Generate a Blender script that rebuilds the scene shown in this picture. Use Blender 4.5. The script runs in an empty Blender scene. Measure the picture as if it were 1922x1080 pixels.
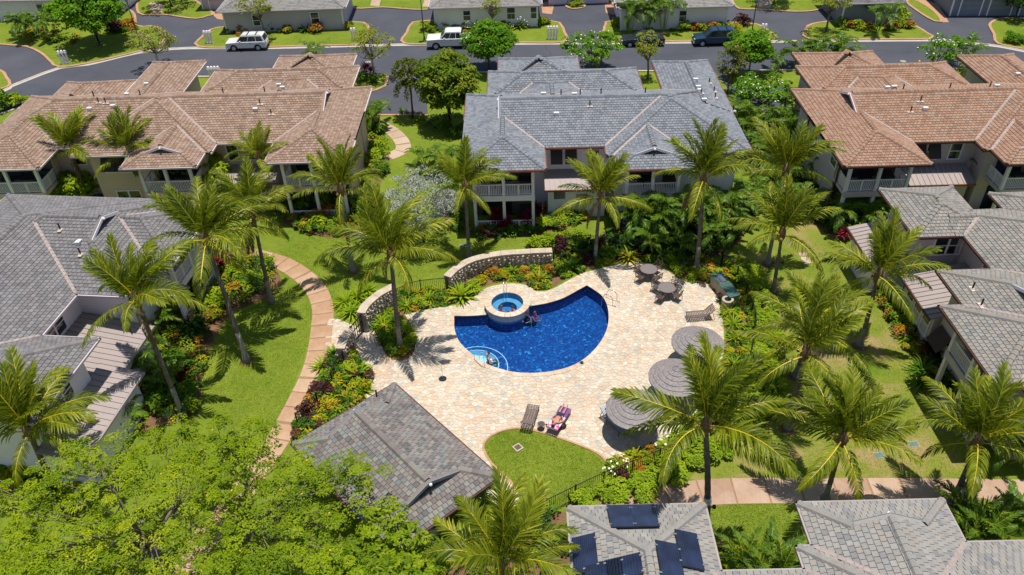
import bpy, bmesh, math, random
import numpy as np
from mathutils import Vector, Matrix
from mathutils.geometry import tessellate_polygon
random.seed(11); rng = np.random.default_rng(11)
S = bpy.context.scene; COL = S.collection
R = math.radians

# ---------------------------------------------------------------- camera, sky, sun, exposure
F, TH, RO, H = 1500.0, R(37.7), R(1.9), 34.0
_f = np.array([0, math.cos(TH), -math.sin(TH)]); _r = np.array([1.0, 0, 0]); _u = np.cross(_r, _f)
CR = math.cos(RO) * _r - math.sin(RO) * _u; CU = math.sin(RO) * _r + math.cos(RO) * _u; CF = _f
CAMP = np.array([0, 0, H])
def P(px, py, z=0.0):                       # a measured photo point -> the place where it stands, at height z
    d = CF * F + CR * (px - 961) - CU * (py - 540)
    t = (z - H) / d[2]; q = CAMP + t * d
    return (float(q[0]), float(q[1]))
def proj(p):
    d = np.asarray(p, float) - CAMP; zz = d @ CF
    return (961 + F * (d @ CR) / zz, 540 - F * (d @ CU) / zz)
def PP(l, z=0.0): return [P(a, b, z) for a, b in l]
cd = bpy.data.cameras.new('camera'); cam = bpy.data.objects.new('camera', cd); COL.objects.link(cam)
cd.sensor_width = 36; cd.lens = F / 1922 * 36; cd.clip_start = 0.5; cd.clip_end = 6000
cam.matrix_world = Matrix(((CR[0], CU[0], -CF[0], 0), (CR[1], CU[1], -CF[1], 0), (CR[2], CU[2], -CF[2], H), (0, 0, 0, 1)))
S.camera = cam
SUN_EL, SUN_AZ = R(85.5), R(70)             # azimuth from +Y towards +X
w = bpy.data.worlds.new('World'); S.world = w; w.use_nodes = True
nt = w.node_tree; sk = nt.nodes.new('ShaderNodeTexSky'); sk.sky_type = 'NISHITA'; sk.sun_disc = False
sk.sun_elevation = SUN_EL; sk.sun_rotation = SUN_AZ; sk.air_density = 1.0; sk.dust_density = 0.6
bg = nt.nodes['Background']; bg.inputs[1].default_value = 0.092; nt.links.new(sk.outputs[0], bg.inputs[0])
sl = bpy.data.lights.new('sun', 'SUN'); sl.energy = 4.8; sl.angle = R(0.53); sl.color = (1, 0.95, 0.865)
so = bpy.data.objects.new('sun', sl); COL.objects.link(so)
sd = Vector((math.sin(SUN_AZ) * math.cos(SUN_EL), math.cos(SUN_AZ) * math.cos(SUN_EL), math.sin(SUN_EL)))
so.rotation_euler = sd.to_track_quat('Z', 'Y').to_euler(); so.location = (0, 0, 80)
S.view_settings.view_transform = 'Standard'; S.view_settings.look = 'None'
S.view_settings.exposure = 0.1; S.view_settings.gamma = 1; S.view_settings.use_curve_mapping = False
S.cycles.max_bounces = 8; S.cycles.transparent_max_bounces = 12

# ---------------------------------------------------------------- materials
def nodes(name):
    m = bpy.data.materials.new(name); m.use_nodes = True; t = m.node_tree
    return m, t, t.nodes['Principled BSDF']
def N(t, k, **kw):
    n = t.nodes.new(k)
    for a, b in kw.items(): setattr(n, a, b)
    return n
def ramp(t, fac, cols):
    r = N(t, 'ShaderNodeValToRGB'); e = r.color_ramp.elements
    for i, (p, c) in enumerate(cols):
        el = e[i] if i < 2 else e.new(p)
        el.position = p; el.color = (*c, 1)
    t.links.new(fac, r.inputs[0]); return r.outputs[0]
def mixc(t, fac, a, b, mode='MIX'):
    n = N(t, 'ShaderNodeMix', data_type='RGBA', blend_type=mode)
    for i, v in ((0, fac), (6, a), (7, b)):
        if hasattr(v, 'is_output'): t.links.new(v, n.inputs[i])
        elif i == 0: n.inputs[0].default_value = v
        else: n.inputs[i].default_value = (*v, 1)
    return n.outputs[2]
def noise(t, scale, detail=4, rough=0.55, coord='Object', dist=0.0):
    c = N(t, 'ShaderNodeTexCoord'); n = N(t, 'ShaderNodeTexNoise')
    n.inputs['Scale'].default_value = scale; n.inputs['Detail'].default_value = detail; n.inputs['Roughness'].default_value = rough
    n.inputs['Distortion'].default_value = dist
    t.links.new(c.outputs[coord], n.inputs[0]); return n.outputs[0]
def bump(t, b, h, strength=0.3, dist=0.02):
    n = N(t, 'ShaderNodeBump'); n.inputs['Strength'].default_value = strength; n.inputs['Distance'].default_value = dist
    t.links.new(h, n.inputs['Height']); t.links.new(n.outputs[0], b.inputs['Normal'])
def plain(name, c, rough=0.6, var=0.12, scale=3.0, metal=0.0, bumpy=0.0, spec=0.5):
    m, t, b = nodes(name)
    lo = tuple(max(0, x * (1 - var)) for x in c); hi = tuple(min(1, x * (1 + var)) for x in c)
    f = noise(t, scale)
    t.links.new(ramp(t, f, [(0.3, lo), (0.7, hi)]), b.inputs['Base Color'])
    b.inputs['Roughness'].default_value = rough; b.inputs['Metallic'].default_value = metal
    b.inputs['Specular IOR Level'].default_value = spec
    if bumpy: bump(t, b, noise(t, scale * 8), bumpy)
    return m
def two(name, c1, c2, s1, s2=0, c3=None, rough=0.85, lo=0.35, hi=0.65, bumpy=0.0, bscale=20, spec=0.3):
    m, t, b = nodes(name)
    col = ramp(t, noise(t, s1, 6, 0.62), [(lo, c1), (hi, c2)])
    if name in ('lawn', 'asphalt'): col = mixc(t, 0.85, col, ramp(t, noise(t, 0.075, 5, 0.6, dist=.8), [(0.3, (0.80, 0.88, 0.85)), (0.55, (1.0, 1.0, 1.0)), (0.75, (1.25, 1.10, 1.15))]), 'MULTIPLY')
    if s2: col = mixc(t, ramp(t, noise(t, s2, 8, 0.75), [(0.4, (0, 0, 0)), (0.72, (0.8, 0.8, 0.8))]), col, c3)
    t.links.new(col, b.inputs['Base Color']); b.inputs['Roughness'].default_value = rough
    b.inputs['Specular IOR Level'].default_value = spec
    if bumpy: bump(t, b, noise(t, bscale, 6, 0.7), bumpy, 0.03)
    return m
def toned(name, cols, rough=0.8, fine=0.25, spec=0.3, wear=None):   # 'tone' is a per-piece value kept in the mesh: each tile or stone has a colour of its own
    m, t, b = nodes(name)
    a = N(t, 'ShaderNodeAttribute', attribute_name='tone')
    c = ramp(t, a.outputs['Fac'], cols)
    n = noise(t, 14, 5, 0.7)
    c = mixc(t, fine, c, ramp(t, n, [(0.25, (0.25, 0.25, 0.25)), (0.75, (1.25, 1.25, 1.25))]), 'MULTIPLY')
    c = mixc(t, 0.8, c, ramp(t, noise(t, 0.45, 7, 0.68, dist=1.2), [(0.25, (0.74, 0.73, 0.72)), (0.5, (0.98, 0.98, 0.98)), (0.8, (1.08, 1.07, 1.05))]), 'MULTIPLY')
    if wear: c = mixc(t, ramp(t, noise(t, 0.35, 5, 0.7), [(0.45, (0, 0, 0)), (0.75, (0.5, 0.5, 0.5))]), c, wear)
    t.links.new(c, b.inputs['Base Color']); b.inputs['Roughness'].default_value = rough
    b.inputs['Specular IOR Level'].default_value = spec
    bump(t, b, noise(t, 40, 4, 0.7), 0.25, 0.01)
    return m
def leafmat(name, c1, c2, c3=None, transl=0.3, rough=0.55, spec=0.16, tone=True):
    m, t, b = nodes(name)
    a = N(t, 'ShaderNodeAttribute', attribute_name='tone')
    oi = N(t, 'ShaderNodeObjectInfo')
    ad = N(t, 'ShaderNodeMath', operation='MULTIPLY_ADD'); t.links.new(oi.outputs['Random'], ad.inputs[0]); ad.inputs[1].default_value = 0.24
    t.links.new(a.outputs['Fac'], ad.inputs[2])
    cols = [(0.0, c1), (0.75, c2)] + ([(1.1 if False else 1.0, c3)] if c3 else [])
    c = ramp(t, ad.outputs[0], cols)
    t.links.new(c, b.inputs['Base Color']); b.inputs['Roughness'].default_value = rough; b.inputs['Specular IOR Level'].default_value = spec
    tr = N(t, 'ShaderNodeBsdfTranslucent')
    g = mixc(t, 0.35, c, (0.45, 0.6, 0.02)) if c2[1] > c2[0] * 0.9 else c
    t.links.new(g, tr.inputs[0])
    mx = N(t, 'ShaderNodeMixShader'); mx.inputs[0].default_value = transl
    t.links.new(b.outputs[0], mx.inputs[1]); t.links.new(tr.outputs[0], mx.inputs[2])
    t.links.new(mx.outputs[0], t.nodes['Material Output'].inputs[0])
    return m

M = {}
M['lawn'] = two('lawn', (0.104, 0.168, 0.010), (0.165, 0.222, 0.018), 0.28, 2.3, (0.225, 0.245, 0.042), rough=0.95, bumpy=0.5, bscale=25, spec=0.1)
def dry_lawn():
    m, t, b = nodes('dry_lawn')
    c = ramp(t, noise(t, 0.34, 6, 0.65), [(0.34, (0.11, 0.185, 0.014)), (0.50, (0.19, 0.215, 0.03)), (0.64, (0.34, 0.235, 0.115))])
    c = mixc(t, ramp(t, noise(t, 6, 6, 0.7), [(0.35, (0, 0, 0)), (0.8, (0.6, 0.6, 0.6))]), c, (0.17, 0.22, 0.03))
    t.links.new(c, b.inputs['Base Color']); b.inputs['Roughness'].default_value = 0.95; b.inputs['Specular IOR Level'].default_value = 0.1
    bump(t, b, noise(t, 25, 6, 0.7), 0.5, 0.03); return m
M['dry_lawn'] = dry_lawn()
M['grass'] = leafmat('grass_blade', (0.105, 0.172, 0.008), (0.18, 0.238, 0.018), transl=0.2, spec=0.1, rough=0.8)
M['asphalt'] = two('asphalt', (0.060, 0.063, 0.080), (0.082, 0.085, 0.104), 0.22, 1.2, (0.072, 0.075, 0.092), rough=0.9, bumpy=0.3, bscale=40)
M['crack'] = plain('tar', (0.03, 0.031, 0.036), 0.7)
M['kerb'] = two('kerb', (0.46, 0.38, 0.29), (0.60, 0.53, 0.44), 0.9, 8, (0.40, 0.31, 0.23), bumpy=0.2)
M['edging'] = two('edging', (0.42, 0.22, 0.12), (0.52, 0.31, 0.19), 1.5, 8, (0.34, 0.2, 0.12), bumpy=0.2)
M['gutter_pan'] = two('gutter_pan', (0.42, 0.40, 0.36), (0.52, 0.49, 0.44), 1.1, 6, (0.36, 0.33, 0.3))
M['soil'] = two('soil', (0.10, 0.05, 0.026), (0.21, 0.105, 0.055), 1.1, 9, (0.24, 0.14, 0.08), bumpy=0.6)
M['path_tan'] = toned('path_tan', [(0, (0.40, 0.235, 0.135)), (0.5, (0.45, 0.275, 0.165)), (1, (0.51, 0.34, 0.22))], wear=(0.60, 0.46, 0.34), fine=0.2)
M['path_pale'] = toned('path_pale', [(0, (0.46, 0.34, 0.24)), (1, (0.56, 0.44, 0.33))], fine=0.2)
M['path_pink'] = toned('path_pink', [(0, (0.38, 0.24, 0.165)), (0.5, (0.43, 0.285, 0.20)), (1, (0.49, 0.345, 0.25))], wear=(0.60, 0.48, 0.37), fine=0.2)
M['joint'] = plain('joint', (0.29, 0.175, 0.10), 0.9)
M['grout'] = plain('grout', (0.45, 0.375, 0.30), 0.9)
M['flag'] = toned('flagstone', [(0, (0.461, 0.436, 0.381)), (0.18, (0.568, 0.475, 0.363)), (0.38, (0.647, 0.553, 0.428)), (0.52, (0.588, 0.417, 0.288)), (0.64, (0.647, 0.485, 0.344)), (0.80, (0.706, 0.621, 0.493)), (0.92, (0.539, 0.514, 0.446)), (1, (0.608, 0.456, 0.335))], fine=0.4, wear=(0.70, 0.60, 0.50))
M['stone'] = toned('rubble_stone', [(0, (0.22, 0.16, 0.12)), (0.3, (0.48, 0.38, 0.28)), (0.65, (0.66, 0.57, 0.46)), (1, (0.78, 0.71, 0.62))], fine=0.4)
M['mortar'] = plain('mortar', (0.36, 0.28, 0.21), 0.95)
M['wall_cap'] = two('wall_cap', (0.46, 0.37, 0.28), (0.60, 0.52, 0.42), 2, 9, (0.35, 0.28, 0.2))
M['tile_brown'] = toned('tile_brown', [(0, (0.249, 0.165, 0.122)), (0.3, (0.302, 0.199, 0.143)), (0.6, (0.334, 0.226, 0.165)), (0.85, (0.392, 0.275, 0.207)), (1, (0.318, 0.242, 0.196))], fine=0.3)
M['tile_rust'] = toned('tile_rust', [(0, (0.273, 0.160, 0.106)), (0.35, (0.338, 0.197, 0.132)), (0.7, (0.388, 0.234, 0.158)), (1, (0.333, 0.250, 0.195))], fine=0.3)
M['tile_grey'] = toned('tile_grey', [(0, (0.165, 0.177, 0.202)), (0.4, (0.212, 0.227, 0.252)), (0.8, (0.259, 0.272, 0.298)), (1, (0.207, 0.235, 0.282))], fine=0.3)
M['tile_slate'] = toned('tile_slate', [(0, (0.155, 0.148, 0.153)), (0.45, (0.200, 0.189, 0.192)), (0.8, (0.240, 0.229, 0.231)), (1, (0.185, 0.185, 0.204))], fine=0.3)
M['tile_pale'] = toned('tile_pale', [(0, (0.205, 0.205, 0.213)), (0.16, (0.266, 0.255, 0.243)), (0.5, (0.312, 0.300, 0.281)), (0.78, (0.304, 0.274, 0.243)), (0.9, (0.334, 0.323, 0.304)), (1, (0.228, 0.232, 0.243))], fine=0.3)
M['tile_mid'] = toned('tile_mid', [(0, (0.189, 0.185, 0.181)), (0.2, (0.249, 0.237, 0.215)), (0.55, (0.288, 0.271, 0.245)), (0.8, (0.288, 0.249, 0.215)), (0.92, (0.318, 0.301, 0.275)), (1, (0.215, 0.215, 0.215))], fine=0.3)
M['tile_mix'] = toned('tile_mix', [(0, (0.128, 0.119, 0.119)), (0.3, (0.204, 0.176, 0.166)), (0.55, (0.233, 0.204, 0.190)), (0.75, (0.257, 0.242, 0.214)), (0.9, (0.199, 0.218, 0.214)), (1, (0.152, 0.157, 0.166))], fine=0.3)
M['deck'] = plain('roof_underlay', (0.045, 0.04, 0.038), 0.95)
M['copper'] = plain('copper_gutter', (0.24, 0.075, 0.045), 0.45, 0.3, 2.0, 0.35)
M['copper_dark'] = plain('copper_gutter_dark', (0.085, 0.035, 0.028), 0.5, 0.3, 2.0, 0.3)
M['valley'] = plain('valley_flashing', (0.36, 0.285, 0.255), 0.5, 0.15)
M['seam'] = plain('standing_seam_metal', (0.345, 0.29, 0.275), 0.5, 0.06, 0.8)
M['wall_white'] = plain('wall_white', (0.84, 0.755, 0.83), 0.7, 0.04, 0.7)
M['wall_beige'] = plain('wall_beige', (0.66, 0.49, 0.38), 0.75, 0.05, 0.7)
M['wall_grey'] = plain('wall_grey', (0.52, 0.45, 0.49), 0.75, 0.05, 0.7)
M['wall_taupe'] = plain('wall_taupe', (0.58, 0.48, 0.46), 0.75, 0.05, 0.7)
M['wall_blue'] = plain('wall_blue', (0.21, 0.225, 0.27), 0.75, 0.05, 0.7)
M['white'] = plain('white_paint', (0.86, 0.79, 0.84), 0.5, 0.04)
M['shade'] = plain('brown_shade_cloth', (0.065, 0.04, 0.037), 0.8)
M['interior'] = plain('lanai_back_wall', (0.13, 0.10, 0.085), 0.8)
M['furn'] = plain('dark_furniture', (0.035, 0.025, 0.022), 0.6)
def glass(name, c=(0.02, 0.028, 0.035), rough=0.06):
    m, t, b = nodes(name); b.inputs['Base Color'].default_value = (*c, 1); b.inputs['Roughness'].default_value = rough; b.inputs['Specular IOR Level'].default_value = 0.8
    t.links.new(ramp(t, noise(t, 0.9), [(0.35, tuple(x * 0.6 for x in c)), (0.7, tuple(x * 1.9 for x in c))]), b.inputs['Base Color'])
    return m
M['glass'] = glass('window_glass'); M['pv'] = glass('solar_glass', (0.013, 0.02, 0.05), 0.2)
M['pv_cell'] = plain('solar_line', (0.03, 0.036, 0.06), 0.4); M['alu'] = plain('aluminium', (0.55, 0.55, 0.56), 0.35, 0.1, 4, 0.8)
M['black'] = plain('black_metal', (0.012, 0.012, 0.013), 0.45, 0.3); M['chrome'] = plain('stainless', (0.7, 0.7, 0.7), 0.2, 0.05, 3, 0.95)
M['vent'] = plain('vent_cream', (0.62, 0.52, 0.44), 0.6); M['ventwhite'] = plain('vent_white', (0.8, 0.79, 0.77), 0.5)
M['bark'] = two('bark', (0.16, 0.125, 0.10), (0.28, 0.235, 0.19), 3, 14, (0.09, 0.07, 0.055), bumpy=0.5)
M['palmbark'] = two('palm_bark', (0.13, 0.10, 0.085), (0.24, 0.20, 0.175), 2.5, 11, (0.065, 0.05, 0.045), bumpy=0.5)
M['palmbase'] = two('palm_bark_pale', (0.24, 0.215, 0.195), (0.35, 0.32, 0.29), 3, 10, (0.15, 0.13, 0.12), bumpy=0.4)
M['fibre'] = two('palm_fibre', (0.13, 0.075, 0.03), (0.30, 0.20, 0.10), 9, 20, (0.07, 0.04, 0.02))
M['coconut'] = plain('coconut', (0.30, 0.24, 0.05), 0.6, 0.3)
M['rachis'] = plain('frond_rib', (0.66, 0.50, 0.03), 0.4, 0.18, 2.0)
M['rachis_green'] = plain('frond_rib_green', (0.30, 0.33, 0.04), 0.4, 0.2, 2.0)
M['dead'] = leafmat('dry_frond', (0.10, 0.06, 0.025), (0.24, 0.155, 0.065), (0.34, 0.24, 0.12), 0.15)
M['frond'] = leafmat('palm_leaflet', (0.036, 0.075, 0.007), (0.27, 0.305, 0.012), (0.52, 0.47, 0.05), 0.38, 0.42, 0.28)
M['areca'] = leafmat('areca_leaflet', (0.028, 0.088, 0.008), (0.12, 0.22, 0.012), (0.25, 0.31, 0.02), 0.3, 0.42, 0.3)
M['lime'] = leafmat('lime_leaf', (0.15, 0.25, 0.006), (0.31, 0.42, 0.012), (0.44, 0.50, 0.02), 0.34)
M['green'] = leafmat('green_leaf', (0.035, 0.105, 0.008), (0.125, 0.24, 0.012), (0.21, 0.31, 0.02), 0.3)
M['bright'] = leafmat('bright_green_leaf', (0.065, 0.19, 0.006), (0.15, 0.32, 0.008), (0.21, 0.37, 0.010), 0.34)
M['canopy'] = leafmat('canopy_leaf', (0.070, 0.140, 0.004), (0.285, 0.385, 0.006), (0.47, 0.47, 0.012), 0.38)
M['dark'] = leafmat('dark_green_leaf', (0.012, 0.045, 0.006), (0.04, 0.11, 0.010), (0.08, 0.16, 0.015), 0.22)
M['olive'] = leafmat('olive_leaf', (0.06, 0.09, 0.012), (0.15, 0.17, 0.02), (0.26, 0.24, 0.04), 0.25)
M['yellow'] = leafmat('yellow_leaf', (0.20, 0.24, 0.01), (0.46, 0.40, 0.012), (0.60, 0.46, 0.015), 0.3)
M['orange'] = leafmat('orange_leaf', (0.13, 0.13, 0.012), (0.52, 0.24, 0.015), (0.58, 0.10, 0.02), 0.25)
M['red'] = leafmat('red_leaf', (0.06, 0.012, 0.02), (0.34, 0.018, 0.055), (0.46, 0.05, 0.08), 0.25)
M['maroon'] = leafmat('maroon_leaf', (0.03, 0.016, 0.014), (0.10, 0.03, 0.03), (0.17, 0.08, 0.03), 0.2)
M['silver'] = leafmat('silver_leaf', (0.22, 0.25, 0.21), (0.42, 0.45, 0.40), (0.55, 0.57, 0.52), 0.1, 0.5)
M['sparse'] = leafmat('yellow_green_leaf', (0.16, 0.20, 0.015), (0.30, 0.32, 0.03), (0.44, 0.42, 0.07), 0.3)
M['flower'] = plain('white_flower', (0.78, 0.74, 0.62), 0.6); M['pinkflower'] = plain('pink_flower', (0.50, 0.28, 0.42), 0.6); M['redflower'] = plain('red_flower', (0.60, 0.04, 0.04), 0.6)
M['yellowflower'] = plain('orange_flower', (0.62, 0.30, 0.01), 0.6)

# ---------------------------------------------------------------- mesh helpers
class MB:
    def __init__(s): s.v = []; s.f = []; s.m = []; s.t = []
    def add(s, vs, fs, m=0, tone=0.5):
        o = len(s.v); s.v += [tuple(p) for p in vs]; s.f += [tuple(i + o for i in f) for f in fs]; s.m += [m] * len(fs); s.t += [tone] * len(fs)
    def box(s, x0, x1, y0, y1, z0, z1, m=0, tone=0.5, fr=None):
        vs = [(x, y, z) for z in (z0, z1) for y in (y0, y1) for x in (x0, x1)]
        if fr: vs = [fr(*p) for p in vs]
        s.add(vs, [(0, 2, 3, 1), (4, 5, 7, 6), (0, 1, 5, 4), (2, 6, 7, 3), (0, 4, 6, 2), (1, 3, 7, 5)], m, tone)
    def prism(s, pts, z0, z1, m=0, tone=0.5, bottom=False):
        n = len(pts)
        if sum(pts[i][0] * pts[(i + 1) % n][1] - pts[(i + 1) % n][0] * pts[i][1] for i in range(n)) < 0: pts = pts[::-1]
        vs = [(x, y, z0) for x, y in pts] + [(x, y, z1) for x, y in pts]
        if n > 4:
            tri = [t if _area(pts, t) > 0 else t[::-1] for t in tessellate_polygon([[Vector((x, y, 0)) for x, y in pts]])]
            fs = [tuple(i + n for i in t) for t in tri]
        else: fs = [tuple(range(n, 2 * n))]
        fs += [(i, (i + 1) % n, (i + 1) % n + n, i + n) for i in range(n)]
        if bottom: fs.append(tuple(range(n - 1, -1, -1)))
        s.add(vs, fs, m, tone)
    def tube(s, pts, rad, n=6, m=0, tone=0.5, cap=True):
        pts = [Vector(p) for p in pts]; k = len(pts)
        if not hasattr(rad, '__len__'): rad = [rad] * k
        vs = []
        for i, p in enumerate(pts):
            d = (pts[min(i + 1, k - 1)] - pts[max(i - 1, 0)]).normalized()
            a = d.cross(Vector((0, 0, 1)));
            if a.length < 1e-3: a = d.cross(Vector((0, 1, 0)))
            a.normalize(); b = d.cross(a)
            for j in range(n):
                t = 2 * math.pi * j / n
                vs.append(p + (a * math.cos(t) + b * math.sin(t)) * rad[i])
        fs = [(i * n + j, i * n + (j + 1) % n, (i + 1) * n + (j + 1) % n, (i + 1) * n + j) for i in range(k - 1) for j in range(n)]
        if cap: fs += [tuple(range(n))[::-1], tuple(range((k - 1) * n, k * n))]
        s.add(vs, [f[::-1] for f in fs], m, tone)
    def lathe(s, prof, n=24, m=0, tone=0.5, c=(0, 0, 0)):
        vs = [(c[0] + r * math.cos(2 * math.pi * j / n), c[1] + r * math.sin(2 * math.pi * j / n), c[2] + z) for r, z in prof for j in range(n)]
        s.add(vs, [(i * n + j, i * n + (j + 1) % n, (i + 1) * n + (j + 1) % n, (i + 1) * n + j) for i in range(len(prof) - 1) for j in range(n)], m, tone)
    def mesh(s, name, mats, smooth=False, tone=False):
        me = bpy.data.meshes.new(name); me.from_pydata(s.v, [], s.f)
        for mm in (mats if isinstance(mats, (list, tuple)) else [mats]): me.materials.append(M[mm] if isinstance(mm, str) else mm)
        if any(s.m): me.polygons.foreach_set('material_index', s.m)
        if smooth: me.polygons.foreach_set('use_smooth', [True] * len(s.f))
        if tone: me.attributes.new('tone', 'FLOAT', 'FACE').data.foreach_set('value', s.t)
        me.update(); return me
    def build(s, name, mats, parent=None, smooth=False, tone=False, off=None, **kw):
        if off is not None: s.v = [(x - off[0], y - off[1], z - (off[2] if len(off) > 2 else 0)) for x, y, z in s.v]
        return obj(name, s.mesh(name, mats, smooth, tone), parent, **kw)
def _area(pts, t):
    a, b, c = (pts[i] for i in t); return (b[0] - a[0]) * (c[1] - a[1]) - (b[1] - a[1]) * (c[0] - a[0])
def tag(o, label=None, cat=None, group=None, kind=None):
    if label: o['label'] = label
    if cat: o['category'] = cat
    if group: o['group'] = group
    if kind: o['kind'] = kind
    return o
def obj(name, me, parent=None, label=None, cat=None, group=None, kind=None, loc=None, mat=None):
    o = bpy.data.objects.new(name, me); COL.objects.link(o)
    if parent is not None: o.parent = parent
    if loc is not None: o.location = loc
    if mat is not None: o.matrix_local = mat
    return tag(o, label, cat, group, kind)
def thing(name, label, cat, loc=(0, 0, 0), rz=0.0, group=None):
    o = bpy.data.objects.new(name, None); COL.objects.link(o); o.empty_display_size = 0.3
    o.location = loc if len(loc) == 3 else (*loc, 0); o.rotation_euler = (0, 0, rz)
    return tag(o, label, cat, group)
def npmesh(name, v, f, mats, tone=None, mi=None, smooth=False):     # numpy arrays -> mesh (quads)
    me = bpy.data.meshes.new(name); n, k = f.shape
    me.vertices.add(len(v)); me.vertices.foreach_set('co', np.ascontiguousarray(v, dtype=np.float32).ravel())
    me.loops.add(n * k); me.loops.foreach_set('vertex_index', np.ascontiguousarray(f, dtype=np.int32).ravel())
    me.polygons.add(n); me.polygons.foreach_set('loop_start', np.arange(0, n * k, k, dtype=np.int32))
    for mm in (mats if isinstance(mats, (list, tuple)) else [mats]): me.materials.append(M[mm])
    if mi is not None: me.polygons.foreach_set('material_index', np.asarray(mi, dtype=np.int32))
    if smooth: me.polygons.foreach_set('use_smooth', np.ones(n, bool))
    if tone is not None: me.attributes.new('tone', 'FLOAT', 'FACE').data.foreach_set('value', np.asarray(tone, dtype=np.float32))
    me.update(); me.validate(); return me
def smooth(pts, step=0.6, closed=False):
    p = [np.array(q, float) for q in pts]; n = len(p); out = []
    for i in range(n if closed else n - 1):
        g = (lambda k: p[k % n]) if closed else (lambda k: p[min(max(k, 0), n - 1)])
        a, b, c, d = g(i - 1), g(i), g(i + 1), g(i + 2)
        m = max(2, int(np.linalg.norm(c - b) / step))
        for j in range(m):
            t = j / m
            out.append(tuple(0.5 * ((2 * b) + (-a + c) * t + (2 * a - 5 * b + 4 * c - d) * t * t + (-a + 3 * b - 3 * c + d) * t ** 3)))
    if not closed: out.append(tuple(p[-1]))
    return out
def inside(x, y, poly):
    r = False; n = len(poly); j = n - 1
    for i in range(n):
        xi, yi = poly[i]; xj, yj = poly[j]
        if (yi > y) != (yj > y) and x < (xj - xi) * (y - yi) / (yj - yi) + xi: r = not r
        j = i
    return r
def inside_np(x, y, poly):
    r = np.zeros(len(x), bool); n = len(poly); j = n - 1
    for i in range(n):
        xi, yi = poly[i]; xj, yj = poly[j]
        if yi != yj: r ^= ((yi > y) != (yj > y)) & (x < (xj - xi) * (y - yi) / (yj - yi) + xi)
        j = i
    return r
def scatter(poly, n):
    xs = [q[0] for q in poly]; ys = [q[1] for q in poly]; ox, oy = [], []
    x0, x1, y0, y1 = min(xs), max(xs), min(ys), max(ys); got = 0; X = []; Y = []
    while got < n:
        x = rng.uniform(x0, x1, n); y = rng.uniform(y0, y1, n); k = inside_np(x, y, poly)
        X.append(x[k]); Y.append(y[k]); got += int(k.sum())
        if got == 0 and len(X) > 20: break
    return np.concatenate(X)[:n], np.concatenate(Y)[:n]
def area(poly): return abs(sum(poly[i - 1][0] * poly[i][1] - poly[i][0] * poly[i - 1][1] for i in range(len(poly)))) / 2
def clip(poly, a, b, c):                    # keep a*x + b*y <= c
    out = []
    for i in range(len(poly)):
        p, q = poly[i - 1], poly[i]; dp = a * p[0] + b * p[1] - c; dq = a * q[0] + b * q[1] - c
        if (dp <= 0) != (dq <= 0):
            t = dp / (dp - dq); out.append((p[0] + t * (q[0] - p[0]), p[1] + t * (q[1] - p[1])))
        if dq <= 0: out.append(q)
    return out
def offset_path(pts, d, closed=False):      # moves a path sideways (left is positive)
    n = len(pts); out = []
    for i in range(n):
        a = pts[i - 1] if (closed or i) else pts[0]; b = pts[(i + 1) % n] if (closed or i < n - 1) else pts[-1]
        dx, dy = b[0] - a[0], b[1] - a[1]; L = math.hypot(dx, dy) or 1
        out.append((pts[i][0] - dy / L * d, pts[i][1] + dx / L * d))
    return out
def ribbon(mb, pts, d0, d1, z0, z1, closed=False, m=0):
    A = offset_path(pts, d0, closed); B = offset_path(pts, d1, closed); n = len(pts)
    vs = [(x, y, z0) for x, y in A] + [(x, y, z1) for x, y in A] + [(x, y, z1) for x, y in B] + [(x, y, z0) for x, y in B]
    fs = []
    for i in range(n if closed else n - 1):
        j = (i + 1) % n
        fs += [(i, j, n + j, n + i), (n + i, n + j, 2 * n + j, 2 * n + i), (2 * n + i, 2 * n + j, 3 * n + j, 3 * n + i)]
    if not closed: fs += [(0, n, 2 * n, 3 * n), (n - 1, 4 * n - 1, 3 * n - 1, 2 * n - 1)]
    if d1 > d0: fs = [f[::-1] for f in fs]
    mb.add(vs, [f[::-1] for f in fs], m)
def sheet(name, poly, z, mat, holes=(), parent=None, **kw):
    bm = bmesh.new()
    for q in (poly, *holes):
        vs = [bm.verts.new((x, y, z)) for x, y in q]
        for i in range(len(vs)): bm.edges.new((vs[i - 1], vs[i]))
    bmesh.ops.triangle_fill(bm, use_beauty=True, use_dissolve=False, edges=bm.edges[:], normal=(0, 0, 1))
    for f in bm.faces:
        if f.normal.z < 0: f.normal_flip()
    me = bpy.data.meshes.new(name); bm.to_mesh(me); bm.free(); me.materials.append(M[mat])
    return obj(name, me, parent, **kw)
# ================================================================ THE SETTING
POOL = smooth(PP([(853, 594), (852, 614), (859, 638), (875, 657), (905, 680), (936, 693), (975, 701), (1025, 700), (1069, 690), (1098, 674), (1121, 652), (1137, 626), (1143, 598), (1139, 571), (1127, 553), (1103, 537)]), 0.5) \
     + smooth(PP([(1101, 536.5), (1085, 545), (1056, 560.5), (1025, 570), (994, 575.5), (952, 585), (909, 592), (855, 594.3)]), 0.5)[:-1]
if sum(POOL[i - 1][0] * POOL[i][1] - POOL[i][0] * POOL[i - 1][1] for i in range(len(POOL))) < 0: POOL = POOL[::-1]
SPA = (-0.35, 41.78)
SPAC = [(SPA[0] + 1.5 * math.cos(a * math.pi / 20), SPA[1] + 1.5 * math.sin(a * math.pi / 20)) for a in range(40)]
BIG = 1800
_in = [math.dist(q, SPA) < 1.3 for q in POOL]; _n = len(POOL)
_k = next(i for i in range(_n) if _in[i - 1] and not _in[i]); PIT = [POOL[(_k + i) % _n] for i in range(_n) if not _in[(_k + i) % _n]]
_a0 = math.atan2(PIT[-1][1] - SPA[1], PIT[-1][0] - SPA[0]); _a1 = math.atan2(PIT[0][1] - SPA[1], PIT[0][0] - SPA[0])
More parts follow.
